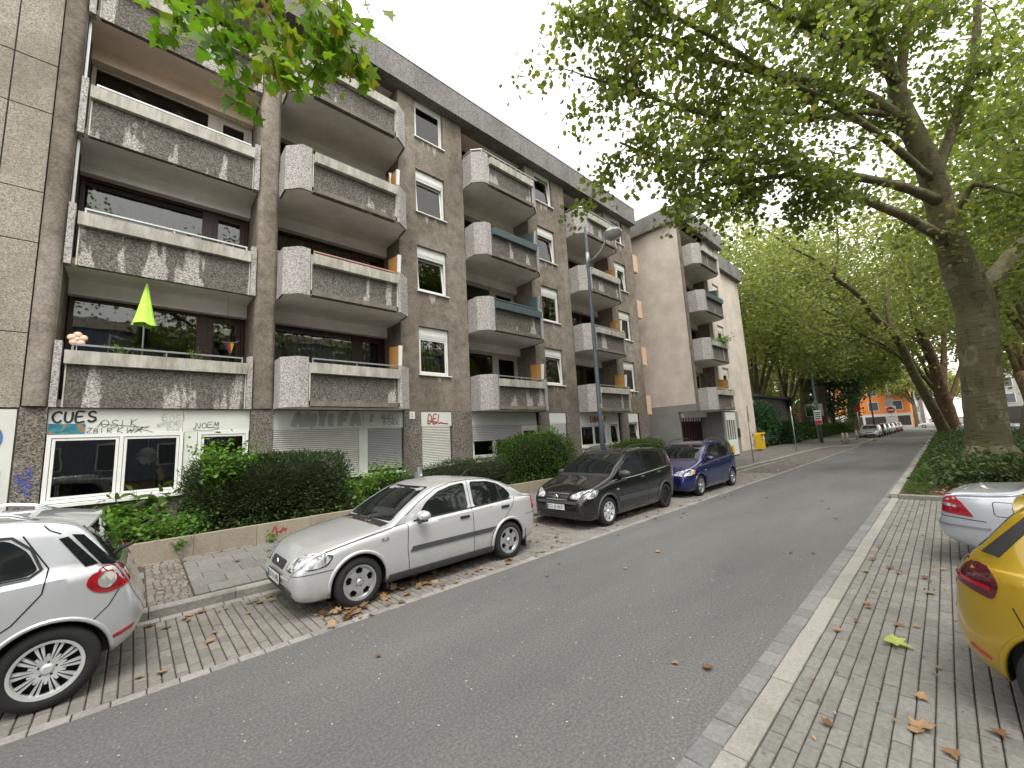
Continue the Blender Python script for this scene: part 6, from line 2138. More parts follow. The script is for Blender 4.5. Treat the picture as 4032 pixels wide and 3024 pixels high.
yc.patch('side_window', [(1.65, 1, .98), (2.5, 1, 1.0), (2.5, 1, 1.39), (2.2, 1, 1.37), (1.8, 1, 1.17)], M['carglass'], .006, mode='side', sides=(1, -1), cuts=4)
yc.patch('side_window', [(2.58, 1, 1.0), (3.22, 1, 1.03), (3.10, 1, 1.32), (2.58, 1, 1.395)], M['carglass'], .006, mode='side', sides=(1, -1), cuts=4)
yc.patch('rear_window', [(4, -.66, 1.09), (4, .66, 1.09), (3.85, .58, 1.35), (3.85, -.58, 1.35)], M['carglass'], .005, mode='back', cuts=5)
yc.patch('rear_pillar_strip', [(3.67, 1, 1.36), (3.74, 1, 1.355), (3.97, 1, 1.09), (3.89, 1, 1.07)], M['dark'], .009, mode='side', sides=(1, -1), cuts=5)
spoiler(yc, [(3.52, 1.41), (3.56, 1.452), (3.70, 1.442), (3.87, 1.40), (3.875, 1.385), (3.80, 1.355), (3.64, 1.37)], .63, gold, .075, .07)
yc.patch('tail_light', [(3.95, .84, .79), (4.02, .78, .81), (4.10, .70, .84), (4.16, .53, .865), (4.10, .50, 1.0), (4.00, .72, 1.015), (3.94, .80, .995), (3.91, .84, .90)], M['lamp_dred'], .008, mode='near', sides=(1, -1), cuts=4)
yc.patch('tail_light_stripe', [(3.95, .82, .845), (4.03, .77, .862), (4.13, .62, .882), (4.13, .62, .905), (4.03, .77, .888), (3.95, .82, .872)], M['lamp_red'], .012, mode='near', sides=(1, -1), cuts=3)
yc.patch('bumper_reflector', [(4.02, .77, .37), (4.12, .70, .40), (4.13, .68, .43), (4.03, .77, .395)], M['lamp_red'], .007, mode='near', sides=(1, -1), cuts=3)
yc.patch('fuel_flap', [(3.42, 1, .78), (3.58, 1, .78), (3.60, 1, .80), (3.60, 1, .93), (3.58, 1, .95), (3.42, 1, .95), (3.40, 1, .93), (3.40, 1, .80)], gold, .004, mode='side', sides=(1,), cuts=2)
yc.seam('fuel_flap_gap', [(3.40, .80), (3.40, .93), (3.42, .955), (3.58, .955), (3.605, .93), (3.605, .80), (3.58, .775), (3.42, .775), (3.40, .80)], .007, sides=(1,))
yc.seam('bumper_seam', [(3.80, .60), (3.83, .68), (3.86, .775)], .007)
yc.seam('door_seam', [(3.15, 1.34), (3.30, 1.03), (3.28, .8), (3.06, .55), (2.98, .27)], .009)
MERC = dict(L=4.526, wr=.315, xf=.80, xr=3.515, tum=.32, gap=.045,
    top=[(0, .52), (.05, .66), (.2, .78), (.9, .9), (1.3, .97), (1.7, 1.2), (2.0, 1.36), (2.4, 1.425), (2.8, 1.42), (3.2, 1.34), (3.6, 1.13), (3.75, 1.045), (3.9, 1.02), (4.2, 1.0), (4.36, .97), (4.42, .90), (4.44, .72), (4.48, .64), (4.526, .58)],
    bot=[(0, .40), (.05, .28), (.3, .19), (3.6, .19), (4.1, .25), (4.4, .33), (4.526, .46)],
    belt=[(0, .6), (.5, .77), (1.3, .9), (2.2, .93), (3.2, .96), (4.0, .965), (4.526, .95)],
    plan=[(0, .56), (.1, .70), (.35, .80), (.8, .85), (1.4, .864), (3.5, .864), (4.0, .835), (4.3, .77), (4.42, .70), (4.5, .60), (4.526, .54)])
pale = m_paint('ice_silver_paint', (.56, .59, .66), .5, .26, .12)
mc = Car('pale_saloon', 'pale icy silver saloon reversed towards the street behind the yellow hatchback', 'car', (9.10 - 4.526 * math.sin(.19), .18 - 4.526 * math.cos(.19), 0), PI / 2 - .19, MERC, pale)
for xw in (.80, 3.515):
    for sd_ in (1, -1):
        mc.wheel(xw, sd_, 'alloy7', .205, .21)
mc.patch('rear_window', [(3.6, -.62, 1.08), (3.6, .62, 1.08), (3.2, .5, 1.33), (3.2, -.5, 1.33)], M['carglass'], .004, mode='back', cuts=5)
mc.patch('windscreen', [(1.2, -.7, 1.02), (1.2, .7, 1.02), (1.9, .58, 1.34), (1.9, -.58, 1.34)], M['carglass'], .004, mode='front', cuts=4)
mc.patch('side_window', [(1.75, 1, .97), (2.5, 1, .99), (2.5, 1, 1.35), (2.2, 1, 1.33), (1.9, 1, 1.17)], M['carglass'], .006, mode='side', sides=(1, -1), cuts=4)
mc.patch('side_window', [(2.58, 1, .99), (3.35, 1, 1.0), (3.2, 1, 1.2), (2.95, 1, 1.32), (2.58, 1, 1.35)], M['carglass'], .006, mode='side', sides=(1, -1), cuts=4)
mc.patch('tail_light', [(4.10, .81, .68), (4.34, .74, .70), (4.42, .66, .72), (4.40, .60, .93), (4.30, .70, .945), (4.2, .76, .87)], M['lamp_red'], .007, mode='near', sides=(1, -1), cuts=4)
mc.patch('tail_light_stripe', [(4.25, .775, .79), (4.41, .67, .80), (4.41, .66, .84), (4.27, .76, .83)], M['lamp_clear'], .011, mode='near', sides=(1, -1), cuts=2)
mc.seam('bumper_seam', [(4.0, .635), (4.3, .655), (4.5, .66)], .010)
mc.patch('bumper_strip', [(3.98, .84, .53), (4.3, .78, .53), (4.5, .6, .53), (4.5, .6, .56), (4.3, .78, .56), (3.98, .84, .56)], M['grey_rail'], .010, mode='near', sides=(1, -1), cuts=4)
mc.seam('fuel_flap_gap', [(3.74, .74), (3.74, .88), (3.76, .90), (3.90, .90), (3.92, .88), (3.92, .74), (3.90, .72), (3.76, .72), (3.74, .74)], .008, sides=(1,))
mc.handle(3.2, .80, mat=pale)

# ---- distant cars
SMALL = dict(GOLF)
FAR = {}
def far_car(name, label, x, y, rz, spec, paint, group=None, flip=False):
    c = Car(name, label, 'car', (x, y, 0), rz, spec, paint, group, detail=False)
    L = spec['L']
    for xw in (spec['xf'], spec['xr']):
        for sd_ in (1, -1):
            w_ = MB().lathe([(.001, -.1), (.2, -.1), (.31, -.09), (.32, 0), (.31, .09), (.2, .1), (.001, .1)], 20, axis='y').build('wheel', M['tyre'], c.root, True, None, (xw, sd_ * (c.hw - .09), .315))
            MB().lathe([(.001, -.112), (.2, -.108)], 16, axis='y').build('rim', M['rim'], w_).rotation_euler = (0, 0, PI if sd_ > 0 else 0)
    c.patch('windscreen', [(1.2, -.68, 1.02), (1.2, .68, 1.02), (1.9, .56, 1.36), (1.9, -.56, 1.36)], M['carglass'], .01, mode='front', cuts=3)
    c.patch('rear_window', [(L, -.6, 1.04), (L, .6, 1.04), (L, .5, 1.3), (L, -.5, 1.3)], M['carglass'], .01, mode='back', cuts=3)
    c.patch('side_window', [(1.65, 1, .98), (3.3, 1, 1.02), (3.1, 1, 1.3), (2.4, 1, 1.37), (1.95, 1, 1.25)], M['carglass'], .01, mode='side', sides=(1, -1), cuts=3)
    c.patch('headlight', [(.08, .4, .60), (.3, .78, .62), (.36, .78, .72), (.12, .42, .69)], M['lamp_clear'], .01, mode='near', sides=(1, -1), cuts=2)
    c.patch('tail_light', [(L - .25, .8, .75), (L - .06, .62, .75), (L - .1, .6, .93), (L - .28, .78, .93)], M['lamp_red'], .01, mode='near', sides=(1, -1), cuts=2)
    c.patch('grille', [(0, -.35, .56), (0, .35, .56), (0, .35, .62), (0, -.35, .62)], M['dark'], .01, mode='front', cuts=2)
    c.patch('lower_intake', [(0, -.48, .30), (0, .48, .30), (0, .5, .40), (0, -.5, .40)], M['dark'], .01, mode='front', cuts=2)
    c.plate(0, .47, '')
    return c
grp = 'far cars parked along the left kerb'
P_ = lambda n, c, m=.3: m_paint(n, c, m, .28, .1)
far_car('hatchback', 'silver hatchback heading the far row of cars after the bollards', 62.5, 6.35, 0, GOLF, P_('far_silver', (.58, .60, .62), .5), grp)
far_car('hatchback', 'dark grey car second in the far row behind the silver hatchback', 68.3, 6.3, 0, GOLF, P_('far_black', (.02, .022, .025)), grp)
far_car('hatchback', 'turquoise green car in the middle of the far row', 74.2, 6.3, 0, GOLF, P_('far_turquoise', (.10, .30, .28)), grp)
far_car('hatchback', 'white car between the turquoise and the red car in the far row', 80.2, 6.25, 0, GOLF, P_('far_white', (.70, .70, .70), 0), grp)
far_car('hatchback', 'red car near the end of the far row', 86.5, 6.2, 0, GOLF, P_('far_red', (.42, .02, .03), 0), grp)
far_car('hatchback', 'dark maroon car at the very end of the far row', 92.5, 6.15, 0, GOLF, P_('far_maroon', (.10, .02, .025), 0), grp)
far_car('white_saloon', 'white fastback crossing the junction behind the leaning tree trunk', 111.5, 3.9, -PI / 2, MERC, P_('far_white', (.70, .70, .70), 0)) 
grp2 = 'cars parked across behind the big tree'
far_car('saloon', 'pale silver-blue saloon showing on both sides of the big tree trunk', 66.2, -.6 - 4.526, PI / 2, MERC, P_('far_iceblue', (.42, .50, .60), .4), grp2)
far_car('saloon', 'dark saloon whose roof shows behind the pale silver-blue saloon', 69.2, -.9 - 4.526, PI / 2, MERC, P_('far_black', (.02, .022, .025)), grp2)
far_car('hatchback', 'red hatchback behind the silver-blue saloon, right of the big trunk', 72.4, -1.3 - 4.258, PI / 2, GOLF, P_('far_red', (.42, .02, .03), 0), grp2)

# ------------------------------------------------------------ trees
def ray(px, py):
    d = Vector(((px - 2016), (py - 1512), FPX))
    return r2 * d.x - u2 * d.y + fw * d.z
def cat_smooth(pts, k=5):
    P = [np.array(p, float) for p in pts]
    return [Vector(q) for q in smooth_path3(P, k)]
def smooth_path3(P, k):
    out = []
    for i in range(len(P) - 1):
        a, b = P[i], P[i + 1]
        m0 = (P[i + 1] - P[i - 1]) * .5 if i > 0 else b - a
        m1 = (P[i + 2] - P[i]) * .5 if i + 2 < len(P) else b - a
        for t in np.linspace(0, 1, k, endpoint=False):
            out.append(a * (2 * t ** 3 - 3 * t ** 2 + 1) + m0 * (t ** 3 - 2 * t ** 2 + t) + b * (3 * t ** 2 - 2 * t ** 3) + m1 * (t ** 3 - t ** 2))
    out.append(P[-1])
    return out
class Tree:
    def __init__(s, name, loc, label, group=None, bark='bark', leaf='leaf_plane', seed=1):
        s.root = thing(name, loc, label, 'tree', group)
        s.o = Vector(loc)
        s.wood = MB()
        s.twig = MB()
        s.P = []
        s.bark, s.leaf = bark, leaf
        s.r = random.Random(seed)
        s.rng = np.random.default_rng(seed)
    def limb(s, pts, r0, r1, n=12, k=4):
        q = cat_smooth([Vector(p) - s.o for p in pts], k)
        m = len(q)
        rad = [(r0 + (r1 - r0) * (i / (m - 1)) ** .8) * (1 + .05 * s.r.uniform(-1, 1)) for i in range(m)]
        s.wood.tube(q, rad, n)
        return q
    def spray_on(s, q, t0, n, length, r0=.02, droop=.25, clump=28, spread=.32, out=None, up=.0, sides=5):
        """side branches along a limb, each with leaf clumps"""
        for i in range(n):
            t = t0 + (1 - t0) * (i + s.r.random()) / n
            j = min(int(t * (len(q) - 1)), len(q) - 2)
            f = t * (len(q) - 1) - j
            p = q[j].lerp(q[j + 1], f)
            d = (q[j + 1] - q[j]).normalized()
            sd_ = Vector((s.r.gauss(0, 1), s.r.gauss(0, 1), s.r.gauss(0, .7) + up)).normalized()
            v = (d * .55 + sd_).normalized()
            if out is not None:
                v = (v + out * .5).normalized()
            L = length * s.r.uniform(.55, 1.25)
            pts = [p]
            m = 6
            for k in range(1, m + 1):
                v = (v + Vector((s.r.gauss(0, .16), s.r.gauss(0, .16), s.r.gauss(0, .12) - droop * .18))).normalized()
                pts.append(pts[-1] + v * (L / m))
            s.twig.tube(pts, [r0 * (1 - .8 * k / m) for k in range(m + 1)], sides, cap=False)
            for k in range(1, m + 1):
                c = np.array(pts[k]) + s.rng.normal(size=(max(1, int(clump * (0.5 + .5 * k / m))), 3)) * np.array([spread, spread, spread * .8]) * (.6 + .5 * k / m)
                c[:, 2] -= abs(s.rng.normal(size=len(c))) * .15
                s.P.append(c)
            if s.r.random() < .7:
                k = s.r.randint(2, m - 1)
                v2 = (v + Vector((s.r.gauss(0, .9), s.r.gauss(0, .9), s.r.gauss(0, .6)))).normalized()
                p2 = [pts[k], pts[k] + v2 * L * .25, pts[k] + v2 * L * .45 + Vector((0, 0, -.1 * L * droop))]
                s.twig.tube(p2, [r0 * .5, r0 * .35, r0 * .15], 4, cap=False)
                for pp in p2[1:]:
                    s.P.append(np.array(pp) + s.rng.normal(size=(clump, 3)) * spread * .8)
    def crown(s, ellipsoids, n, clump=14, cs=.5, hollow=.45):
        """leaf clumps through the outer volume of ellipsoids (world coords)"""
        for (c, rad, w_) in ellipsoids:
            m = int(n * w_)
            d = s.rng.normal(size=(m, 3)); d /= np.linalg.norm(d, axis=1, keepdims=True)
            rr = s.rng.uniform(hollow ** 3, 1, size=(m, 1)) ** (1 / 3)
            C = np.array(c) - np.array(s.o) + d * rr * np.array(rad)
            # uneven outline
            C += s.rng.normal(size=(m, 3)) * .12 * np.array(rad) * .6
            for cc in C:
                s.P.append(cc + s.rng.normal(size=(clump, 3)) * cs * np.array([1, 1, .55]))
    def build(s, size, shape=STAR, droop=.35, keep=None, rndbias=0, up=.35):
        s.wood.build('trunk', M[s.bark], s.root, True)
        if s.twig.v:
            s.twig.build('branches', M[s.bark], s.root, True)
        if s.P:
            P = np.concatenate(s.P)
            if keep is not None:
                P = P[keep(P + np.array(s.o))]
            # clump-wise tint: neighbours share a shade
            cell = np.floor(P / 1.1).astype(int)
            hsh = (cell[:, 0] * 73856093 ^ cell[:, 1] * 19349663 ^ cell[:, 2] * 83492791) % 1000 / 1000.
            rnd = np.clip(.30 * hsh + .75 * s.rng.beta(1.8, 3.2, size=len(P)) + rndbias, 0, 1)
            me = leaves_mesh('crown', P, size, shape, M[s.leaf], droop=droop, rng=s.rng, rnd=rnd, up=up)
            link('crown', me, s.root)
            return len(P)
        return 0

# --- the big plane tree on the right
T1 = Tree('plane_tree', (22.9, -.95, .07), 'big mottled plane tree with thick forked trunk in the planting bed right of the road', bark='bark', seed=3)
D0 = 14.9
def W3(px, py, depth):
    r = ray(px, py) / FPX
    return Vector((0, 0, CAM_H)) + r * depth
def path(pts, d0, d1):
    m = len(pts)
    return [W3(px, py, d0 + (d1 - d0) * i / (m - 1)) for i, (px, py) in enumerate(pts)]
tr = [(3902, 1840), (3898, 1800), (3892, 1740), (3875, 1600), (3860, 1450), (3848, 1300), (3840, 1180)]
q = cat_smooth([W3(px, py, D0) - T1.o for px, py in tr], 5)
rad = np.interp(np.linspace(0, 1, len(q)), [0, .06, .14, .35, .7, 1], [.86, .74, .66, .57, .52, .56])
mq = cat_smooth(path([(3838, 1190), (3790, 1080), (3752, 980), (3700, 800), (3655, 660), (3600, 530), (3548, 420), (3528, 340)], D0, 14.3), 4)
mq = [p - T1.o for p in mq]
T1.wood.tube(q[:-2] + mq[1:], [r_ * (1 + .03 * R.uniform(-1, 1)) for r_ in list(rad[:-2]) + list(np.interp(np.linspace(0, 1, len(mq) - 1), [0, .12, .25, .5, 1], [.54, .49, .44, .36, .25]))], 20)
roots = []
for k in range(6):
    an = k * PI / 3 + .3
    b = Vector((0, -.0, 0))
    T1.wood.tube([(.35 * math.cos(an), .35 * math.sin(an), .7), (.62 * math.cos(an), .62 * math.sin(an), .25), (.95 * math.cos(an), .95 * math.sin(an), -.05)], [.26, .25, .16], 10)
L = {}
L['main'] = mq
L['rightfork'] = T1.limb(path([(3840, 1260), (3862, 1185), (3905, 1110), (3975, 1020), (4050, 940), (4180, 800), (4330, 600), (4450, 380)], D0, 15.6), .40, .16, 14)
L['upright'] = T1.limb(path([(3680, 740), (3702, 640), (3740, 540), (3770, 450), (3810, 350), (3838, 200), (3850, 0), (3850, -240), (3830, -500)], 14.5, 14.8), .21, .08)
L['topA'] = T1.limb(path([(3533, 350), (3552, 240), (3565, 140), (3580, 0), (3600, -200), (3640, -420)], 14.3, 13.8), .19, .06)
L['topB'] = T1.limb(path([(3530, 345), (3495, 220), (3455, 120), (3415, 0), (3360, -200), (3300, -400)], 14.3, 13.2), .17, .06)
L['topC'] = T1.limb(path([(3530, 350), (3460, 200), (3390, 70), (3300, -80), (3180, -260)], 14.3, 12.4), .17, .06)
L['left1'] = T1.limb(path([(3540, 470), (3420, 385), (3286, 342), (3102, 303), (2919, 266), (2781, 225), (2640, 165), (2480, 120), (2330, 80)], 14.3, 11.2), .21, .04)
L['left0'] = T1.limb(path([(3550, 340), (3470, 262), (3286, 156), (3148, 90), (3020, 10), (2860, -90), (2650, -210)], 14.3, 11.4), .16, .04)
L['left2'] = T1.limb(path([(3690, 790), (3600, 752), (3500, 722), (3286, 680), (3102, 643), (2873, 634), (2700, 632), (2560, 610), (2440, 560)], 14.5, 11.2), .19, .03)
L['left3'] = T1.limb(path([(3740, 965), (3690, 925), (3562, 852), (3433, 799), (3286, 744), (3180, 705), (3084, 694), (2919, 715), (2800, 737), (2690, 790)], 14.7, 11.6), .20, .03)
L['rightlow'] = T1.limb(path([(3760, 900), (3820, 740), (3900, 735), (4000, 760), (4200, 800)], 14.6, 12.5), .12, .04)
L['back1'] = T1.limb(path([(3600, 560), (3500, 500), (3300, 460), (3000, 440), (2800, 400)], 14.5, 16.5), .14, .04)
L['front'] = T1.limb(path([(3660, 700), (3500, 560), (3300, 420), (3060, 300), (2760, 120), (2520, 0), (2350, -120)], 14.4, 9.8), .13, .03)
L['mid'] = T1.limb(path([(3560, 470), (3400, 440), (3200, 470), (2960, 480), (2700, 430), (2480, 350), (2300, 300)], 14.4, 11.4), .12, .03)
spec = dict(left1=(24, 2.0, .3), left0=(20, 2.1, .2), left2=(24, 1.8, .3), left3=(20, 1.5, .35), topA=(14, 2.4, .2), topB=(14, 2.4, .15), topC=(14, 2.2, .15), upright=(26, 3.0, .2), rightfork=(22, 3.2, .2), rightlow=(14, 2.6, .2), back1=(16, 2.2, .2), front=(18, 2.0, .35), mid=(20, 2.0, .3))
for k_, (n_, ln, t0) in spec.items():
    T1.spray_on(L[k_], t0, n_, ln, .022, .45, 19, .27)
def T1keep(P):
    # keep the crown clear of the facade
    return (P[:, 1] < 10.2) & (P[:, 2] > 4.4)
print('T1 leaves', T1.build(.155, STAR, .55, T1keep))

# --- the tree overhead whose twigs hang into the top left corner
T0 = Tree('plane_tree', (-6.0, -.9, .05), 'near plane tree outside the frame whose leafy twigs hang into the top left corner', leaf='leaf_near', seed=5)
T0.limb([(-6, -.9, -.1), (-6, -.85, 2), (-5.9, -.8, 4.5), (-5.7, -.6, 7)], .6, .4, 16)
q1 = T0.limb([(-5.7, -.6, 6.6), (-4.4, .8, 8.2), (-2.6, 2.4, 8.9), (-.6, 3.6, 8.6), (.8, 3.9, 7.9), (1.6, 3.9, 7.5)], .26, .035, 10)
q2 = T0.limb([(-5.8, -.7, 6.8), (-5.0, -1.4, 10), (-3.5, -2, 13)], .3, .08, 10)
q3 = T0.limb([(-2.6, 2.4, 8.9), (-1.4, 4.2, 8.6), (-.5, 4.8, 8.0), (.1, 4.9, 7.5)], .08, .025, 8)
def hang(pts, n, sp=.11):
    pts = cat_smooth([Vector(p) - T0.o for p in pts], 4)
    T0.twig.tube(pts, [.010 * (1 - .75 * i / (len(pts) - 1)) + .002 for i in range(len(pts))], 5, cap=False)
    for i in range(n):
        t = T0.r.uniform(.25, 1)
        j = min(int(t * (len(pts) - 1)), len(pts) - 2)
        p = pts[j].lerp(pts[j + 1], t * (len(pts) - 1) - j)
        T0.P.append(np.array([p]) + T0.rng.normal(size=(1, 3)) * sp)
HANG = [([(640, -160), (655, -20), (700, 60), (690, 120)], 26), ([(830, -250), (840, -20), (850, 110), (885, 200), (920, 290), (945, 400)], 46), ([(935, 370), (940, 395), (930, 420)], 10),
        ([(740, -200), (760, 0), (800, 110), (830, 190)], 30), ([(990, -220), (1010, -40), (1060, 60), (1110, 150), (1180, 220)], 44), ([(1180, -240), (1200, -20), (1250, 100), (1270, 170)], 40),
        ([(1300, -200), (1310, -20), (1330, 60), (1350, 140)], 40), ([(1120, 40), (1130, 150), (1110, 240), (1090, 320)], 32), ([(1040, 150), (1070, 220), (1085, 300), (1100, 340)], 26),
        ([(1250, 120), (1260, 200), (1230, 280), (1180, 330)], 34), ([(1340, 80), (1380, 180), (1400, 240), (1410, 270)], 30), ([(1290, 150), (1320, 230), (1330, 280)], 24),
        ([(1400, -160), (1420, -60), (1440, 10), (1455, 60)], 9), ([(900, -120), (910, -10), (940, 60), (960, 130)], 26), ([(940, 120), (980, 180), (1010, 230)], 18)]
for k_, (pts, n_) in enumerate(HANG):
    d = 4.0 + .16 * (k_ % 4)
    hang([W3(px, py, d + .04 * i) for i, (px, py) in enumerate(pts)], int(n_ * 1.15), .10)
for pts in HANG:
    pass
T0.spray_on(q2, .4, 12, 2.0, .02, .3, 10, .35)
T0.crown([((-5.5, -3.0, 12.5), (5.5, 5, 4), 1)], 130, 14, .5)
print('T0', T0.build(.135, LOBED, .8, up=.2))

# --- generic background plane trees
def plane(name, x, y, lean, h, crown, n, label, group, seed, bark='bark', leaf='leaf_plane', r=.42, size=.42, fork=4.5, shape=STAR, clump=15, cs=.75, droop=.4, z=.2, nl=5, bias=0, hollow=.4):
    t = Tree(name, (x, y, z), label, group, bark, leaf, seed)
    rr = t.r
    top = Vector((x + lean[0], y + lean[1], fork))
    t.limb([(x, y, z - .1), (x + lean[0] * .25, y + lean[1] * .25, fork * .4), tuple(top)], r * 1.25, r * .85, 12)
    for k in range(nl):
        c, rad, w_ = crown[k % len(crown)]
        tgt = Vector(c) + Vector((rr.uniform(-.6, .6) * rad[0], rr.uniform(-.6, .6) * rad[1], rr.uniform(-.1, .6) * rad[2]))
        mid = top.lerp(tgt, .5) + Vector((rr.uniform(-.6, .6), rr.uniform(-.6, .6), rr.uniform(0, 1.2)))
        q = t.limb([tuple(top - Vector((0, 0, .25))), tuple(mid), tuple(tgt)], r * .6, r * .14, 8)
        for m in range(3):
            p = q[int(len(q) * (.45 + .15 * m))]
            e = p + Vector((rr.uniform(-1, 1) * rad[0] * .5, rr.uniform(-1, 1) * rad[1] * .5, rr.uniform(.0, 1) * rad[2] * .5))
            t.twig.tube([p, p.lerp(e, .5) + Vector((0, 0, .3)), e], [r * .2, r * .13, r * .05], 6, cap=False)
    t.crown(crown, n, clump, cs, hollow)
    c_ = t.build(size * .66, shape, droop, rndbias=bias)
    return t
# second tree, trunk leaning out over the road (57 m away)
T2 = Tree('plane_tree', (57, .3, .1), 'pale plane tree leaning left over the road behind the big tree', 'plane trees lining the right side of the road', leaf='leaf_far', seed=21)
dT = 38.9
qa = T2.limb(path([(3731, 1722), (3700, 1660), (3652, 1569), (3585, 1446), (3552, 1368), (3507, 1301), (3440, 1245), (3373, 1156), (3284, 1089), (3217, 1027), (3105, 966), (3010, 900)], dT, 33), .50, .06, 14)
qb = T2.limb(path([(3588, 1450), (3500, 1370), (3396, 1318), (3329, 1267), (3230, 1210)], 38, 35), .15, .04, 8)
qc = T2.limb(path([(3570, 1420), (3480, 1370), (3396, 1340), (3273, 1318), (3180, 1280)], 38, 34), .13, .03, 8)
qd = T2.limb(path([(3507, 1301), (3490, 1180), (3520, 1050), (3560, 900)], 38, 39), .2, .05, 8)
qe = T2.limb(path([(3373, 1156), (3290, 1110), (3180, 1080), (3060, 1065)], 35.5, 33), .11, .03, 8)
qf = T2.limb(path([(3284, 1089), (3300, 960), (3290, 820)], 34.5, 34), .12, .03, 8)
for q, n_ in ((qa, 16), (qb, 7), (qc, 7), (qd, 9), (qe, 6), (qf, 7)):
    T2.spray_on(q, .45, n_, 3.0, .04, .3, 10, .6)
T2.crown([((58, 7, 19), (7, 8, 7), .8), ((58, 11, 13.5), (5, 4.5, 4.5), .3), ((61, 1, 18), (7, 5, 7), .4)], 760, 12, .75)
print('T2', T2.build(.27, STAR, .4))
T3 = Tree('plane_tree', (74, -.2, .1), 'reddish-barked plane tree just right of the leaning trunk', 'plane trees lining the right side of the road', 'bark_red', 'leaf_far', 31)
dT = (74 * .6857 - .2 * .728) * .991
q1 = T3.limb(path([(3752, 1700), (3742, 1658), (3722, 1590), (3704, 1530), (3675, 1424), (3640, 1340), (3608, 1267), (3585, 1180), (3540, 1060)], dT, dT - 4), .95, .2, 14)
q2 = T3.limb(path([(3706, 1545), (3716, 1440), (3716, 1345), (3725, 1200), (3735, 1000)], dT - .5, dT), .45, .1, 10)
q3 = T3.limb(path([(3730, 1610), (3765, 1500), (3790, 1400), (3800, 1250)], dT, dT + 2), .3, .1, 8)
q4 = T3.limb(path([(3660, 1390), (3600, 1330), (3520, 1290), (3430, 1270)], dT - 1.5, dT - 5), .2, .05, 8)
for q in (q1, q2, q3, q4):
    T3.spray_on(q, .5, 7, 3.2, .05, .3, 9, .7)
T3.crown([((77, 1.5, 19), (7, 6, 8), .7), ((76, 6, 15), (5, 4.5, 5), .4), ((77, -4, 18), (6, 4, 7), .4)], 680, 11, .75)
print('T3', T3.build(.33, STAR, .4))
GR = 'plane trees lining the right side of the road'
plane('plane_tree', 91, .1, (.3, .3), 20, [((90, 2, 18), (8, 7, 8), .9), ((89, 6, 12.5), (5, 4, 4.5), .3)], 480, 'slimmer plane tree behind the reddish trunk', GR, 32, 'bark', 'leaf_far', .5, .55, 6)
plane('plane_tree', 41, -3.4, (-.6, -1.2), 18, [((40, -3.5, 15), (7, 5, 7.5), 1.2)], 700, 'plane tree behind the big trunk on its right', GR, 33, 'bark', 'leaf_far', .4, .36, 5)
plane('plane_tree', 30.5, -7.0, (-.3, .9), 18, [((30, -6, 14), (6.5, 5, 7.5), 1.3)], 760, 'plane tree with grey trunk at the right edge of the picture', GR, 34, 'bark', 'leaf_plane', .40, .30, 4.6)
plane('plane_tree', 48, -8, (.4, .6), 18, [((48, -8, 12.5), (7, 6, 6), 1)], 520, 'plane tree in the middle strip behind the red hatchback', GR, 35, 'bark', 'leaf_far', .42, .40, 5)
plane('plane_tree', 63, -6, (.0, .6), 18, [((63, -6, 13), (7, 5.5, 6), 1)], 420, 'far plane tree of the middle strip', GR, 36, 'bark_red', 'leaf_far', .45, .45, 6)
plane('plane_tree', 82, -8, (.0, .6), 18, [((82, -8, 13), (8, 6, 7), 1)], 380, 'furthest plane tree of the middle strip', GR, 37, 'bark', 'leaf_far', .45, .55, 6)
plane('plane_tree', 17, -9, (.0, .3), 18, [((17, -9.5, 12), (6, 5, 6), 1)], 330, 'plane tree beyond the right edge, above the parked cars', GR, 38, 'bark', 'leaf_plane', .45, .34, 5)
plane('plane_tree', 5, -10, (.2, .3), 18, [((5, -10, 12), (6, 5, 6), 1)], 260, 'plane tree across the parking bay mirrored in the windows', GR, 39, 'bark', 'leaf_plane', .45, .38, 5)
# trees in the court behind the wing, left of the road
GL_ = 'tall trees in the yard beyond the wing'
plane('plane_tree', 50, 12.5, (-1.5, 1.0), 19, [((46, 12.5, 16), (7, 4.5, 8.5), .9), ((48, 8.8, 11), (5.5, 3.2, 4), .4)], 640, 'plane tree with forked pale trunk right behind the grey shed', GL_, 51, 'bark', 'leaf_far', .45, .42, 4.2)
plane('plane_tree', 56, 13.2, (.4, -.6), 20, [((54, 11.5, 17), (7, 5, 8.5), .9), ((54, 8.6, 10), (5, 2.8, 3), .25)], 600, 'plane tree with slanting twin stems left of the dark trunks', GL_, 52, 'bark', 'leaf_far', .42, .42, 3.8)
plane('dark_tree', 60, 13.0, (-.8, .5), 20, [((60, 12, 18), (6.5, 5, 8), 1.1)], 480, 'dark-barked tree behind the mirror post', GL_, 53, 'bark_dark', 'leaf_plane', .5, .42, 5, bias=-.1)
plane('plane_tree', 63, 12.2, (-.8, -.3), 20, [((62, 9.5, 17), (7, 5, 8), .9), ((62, 7.6, 10), (5, 3, 3), .3)], 600, 'thick pale plane tree behind the mirror and the notice panel', GL_, 54, 'bark', 'leaf_far', .6, .44, 6)
plane('dark_tree', 69, 11.6, (.4, -.3), 20, [((68, 9.5, 17), (7, 5.5, 8), 1.1)], 480, 'dark straight trunk just right of the notice panel', GL_, 55, 'bark_dark', 'leaf_far', .55, .46, 7)
plane('yew_tree', 76, 11.5, (0, 0), 12, [((75, 11, 7), (4.5, 3.5, 4.8), .7), ((74, 9.6, 9), (4.5, 3, 2.2), .4)], 640, 'broad very dark evergreen tree over the salmon hut', GL_, 56, 'bark_dark', 'leaf_conifer', .35, .42, 2.5, clump=12, cs=.7)
plane('plane_tree', 88, 11, (-.3, -.6), 20, [((86, 9, 17), (7.5, 6, 8), .9), ((84, 7, 9.5), (6, 3.5, 2.6), .25)], 560, 'plane tree spreading over the far parked cars', GL_, 57, 'bark', 'leaf_far', .5, .55, 6)
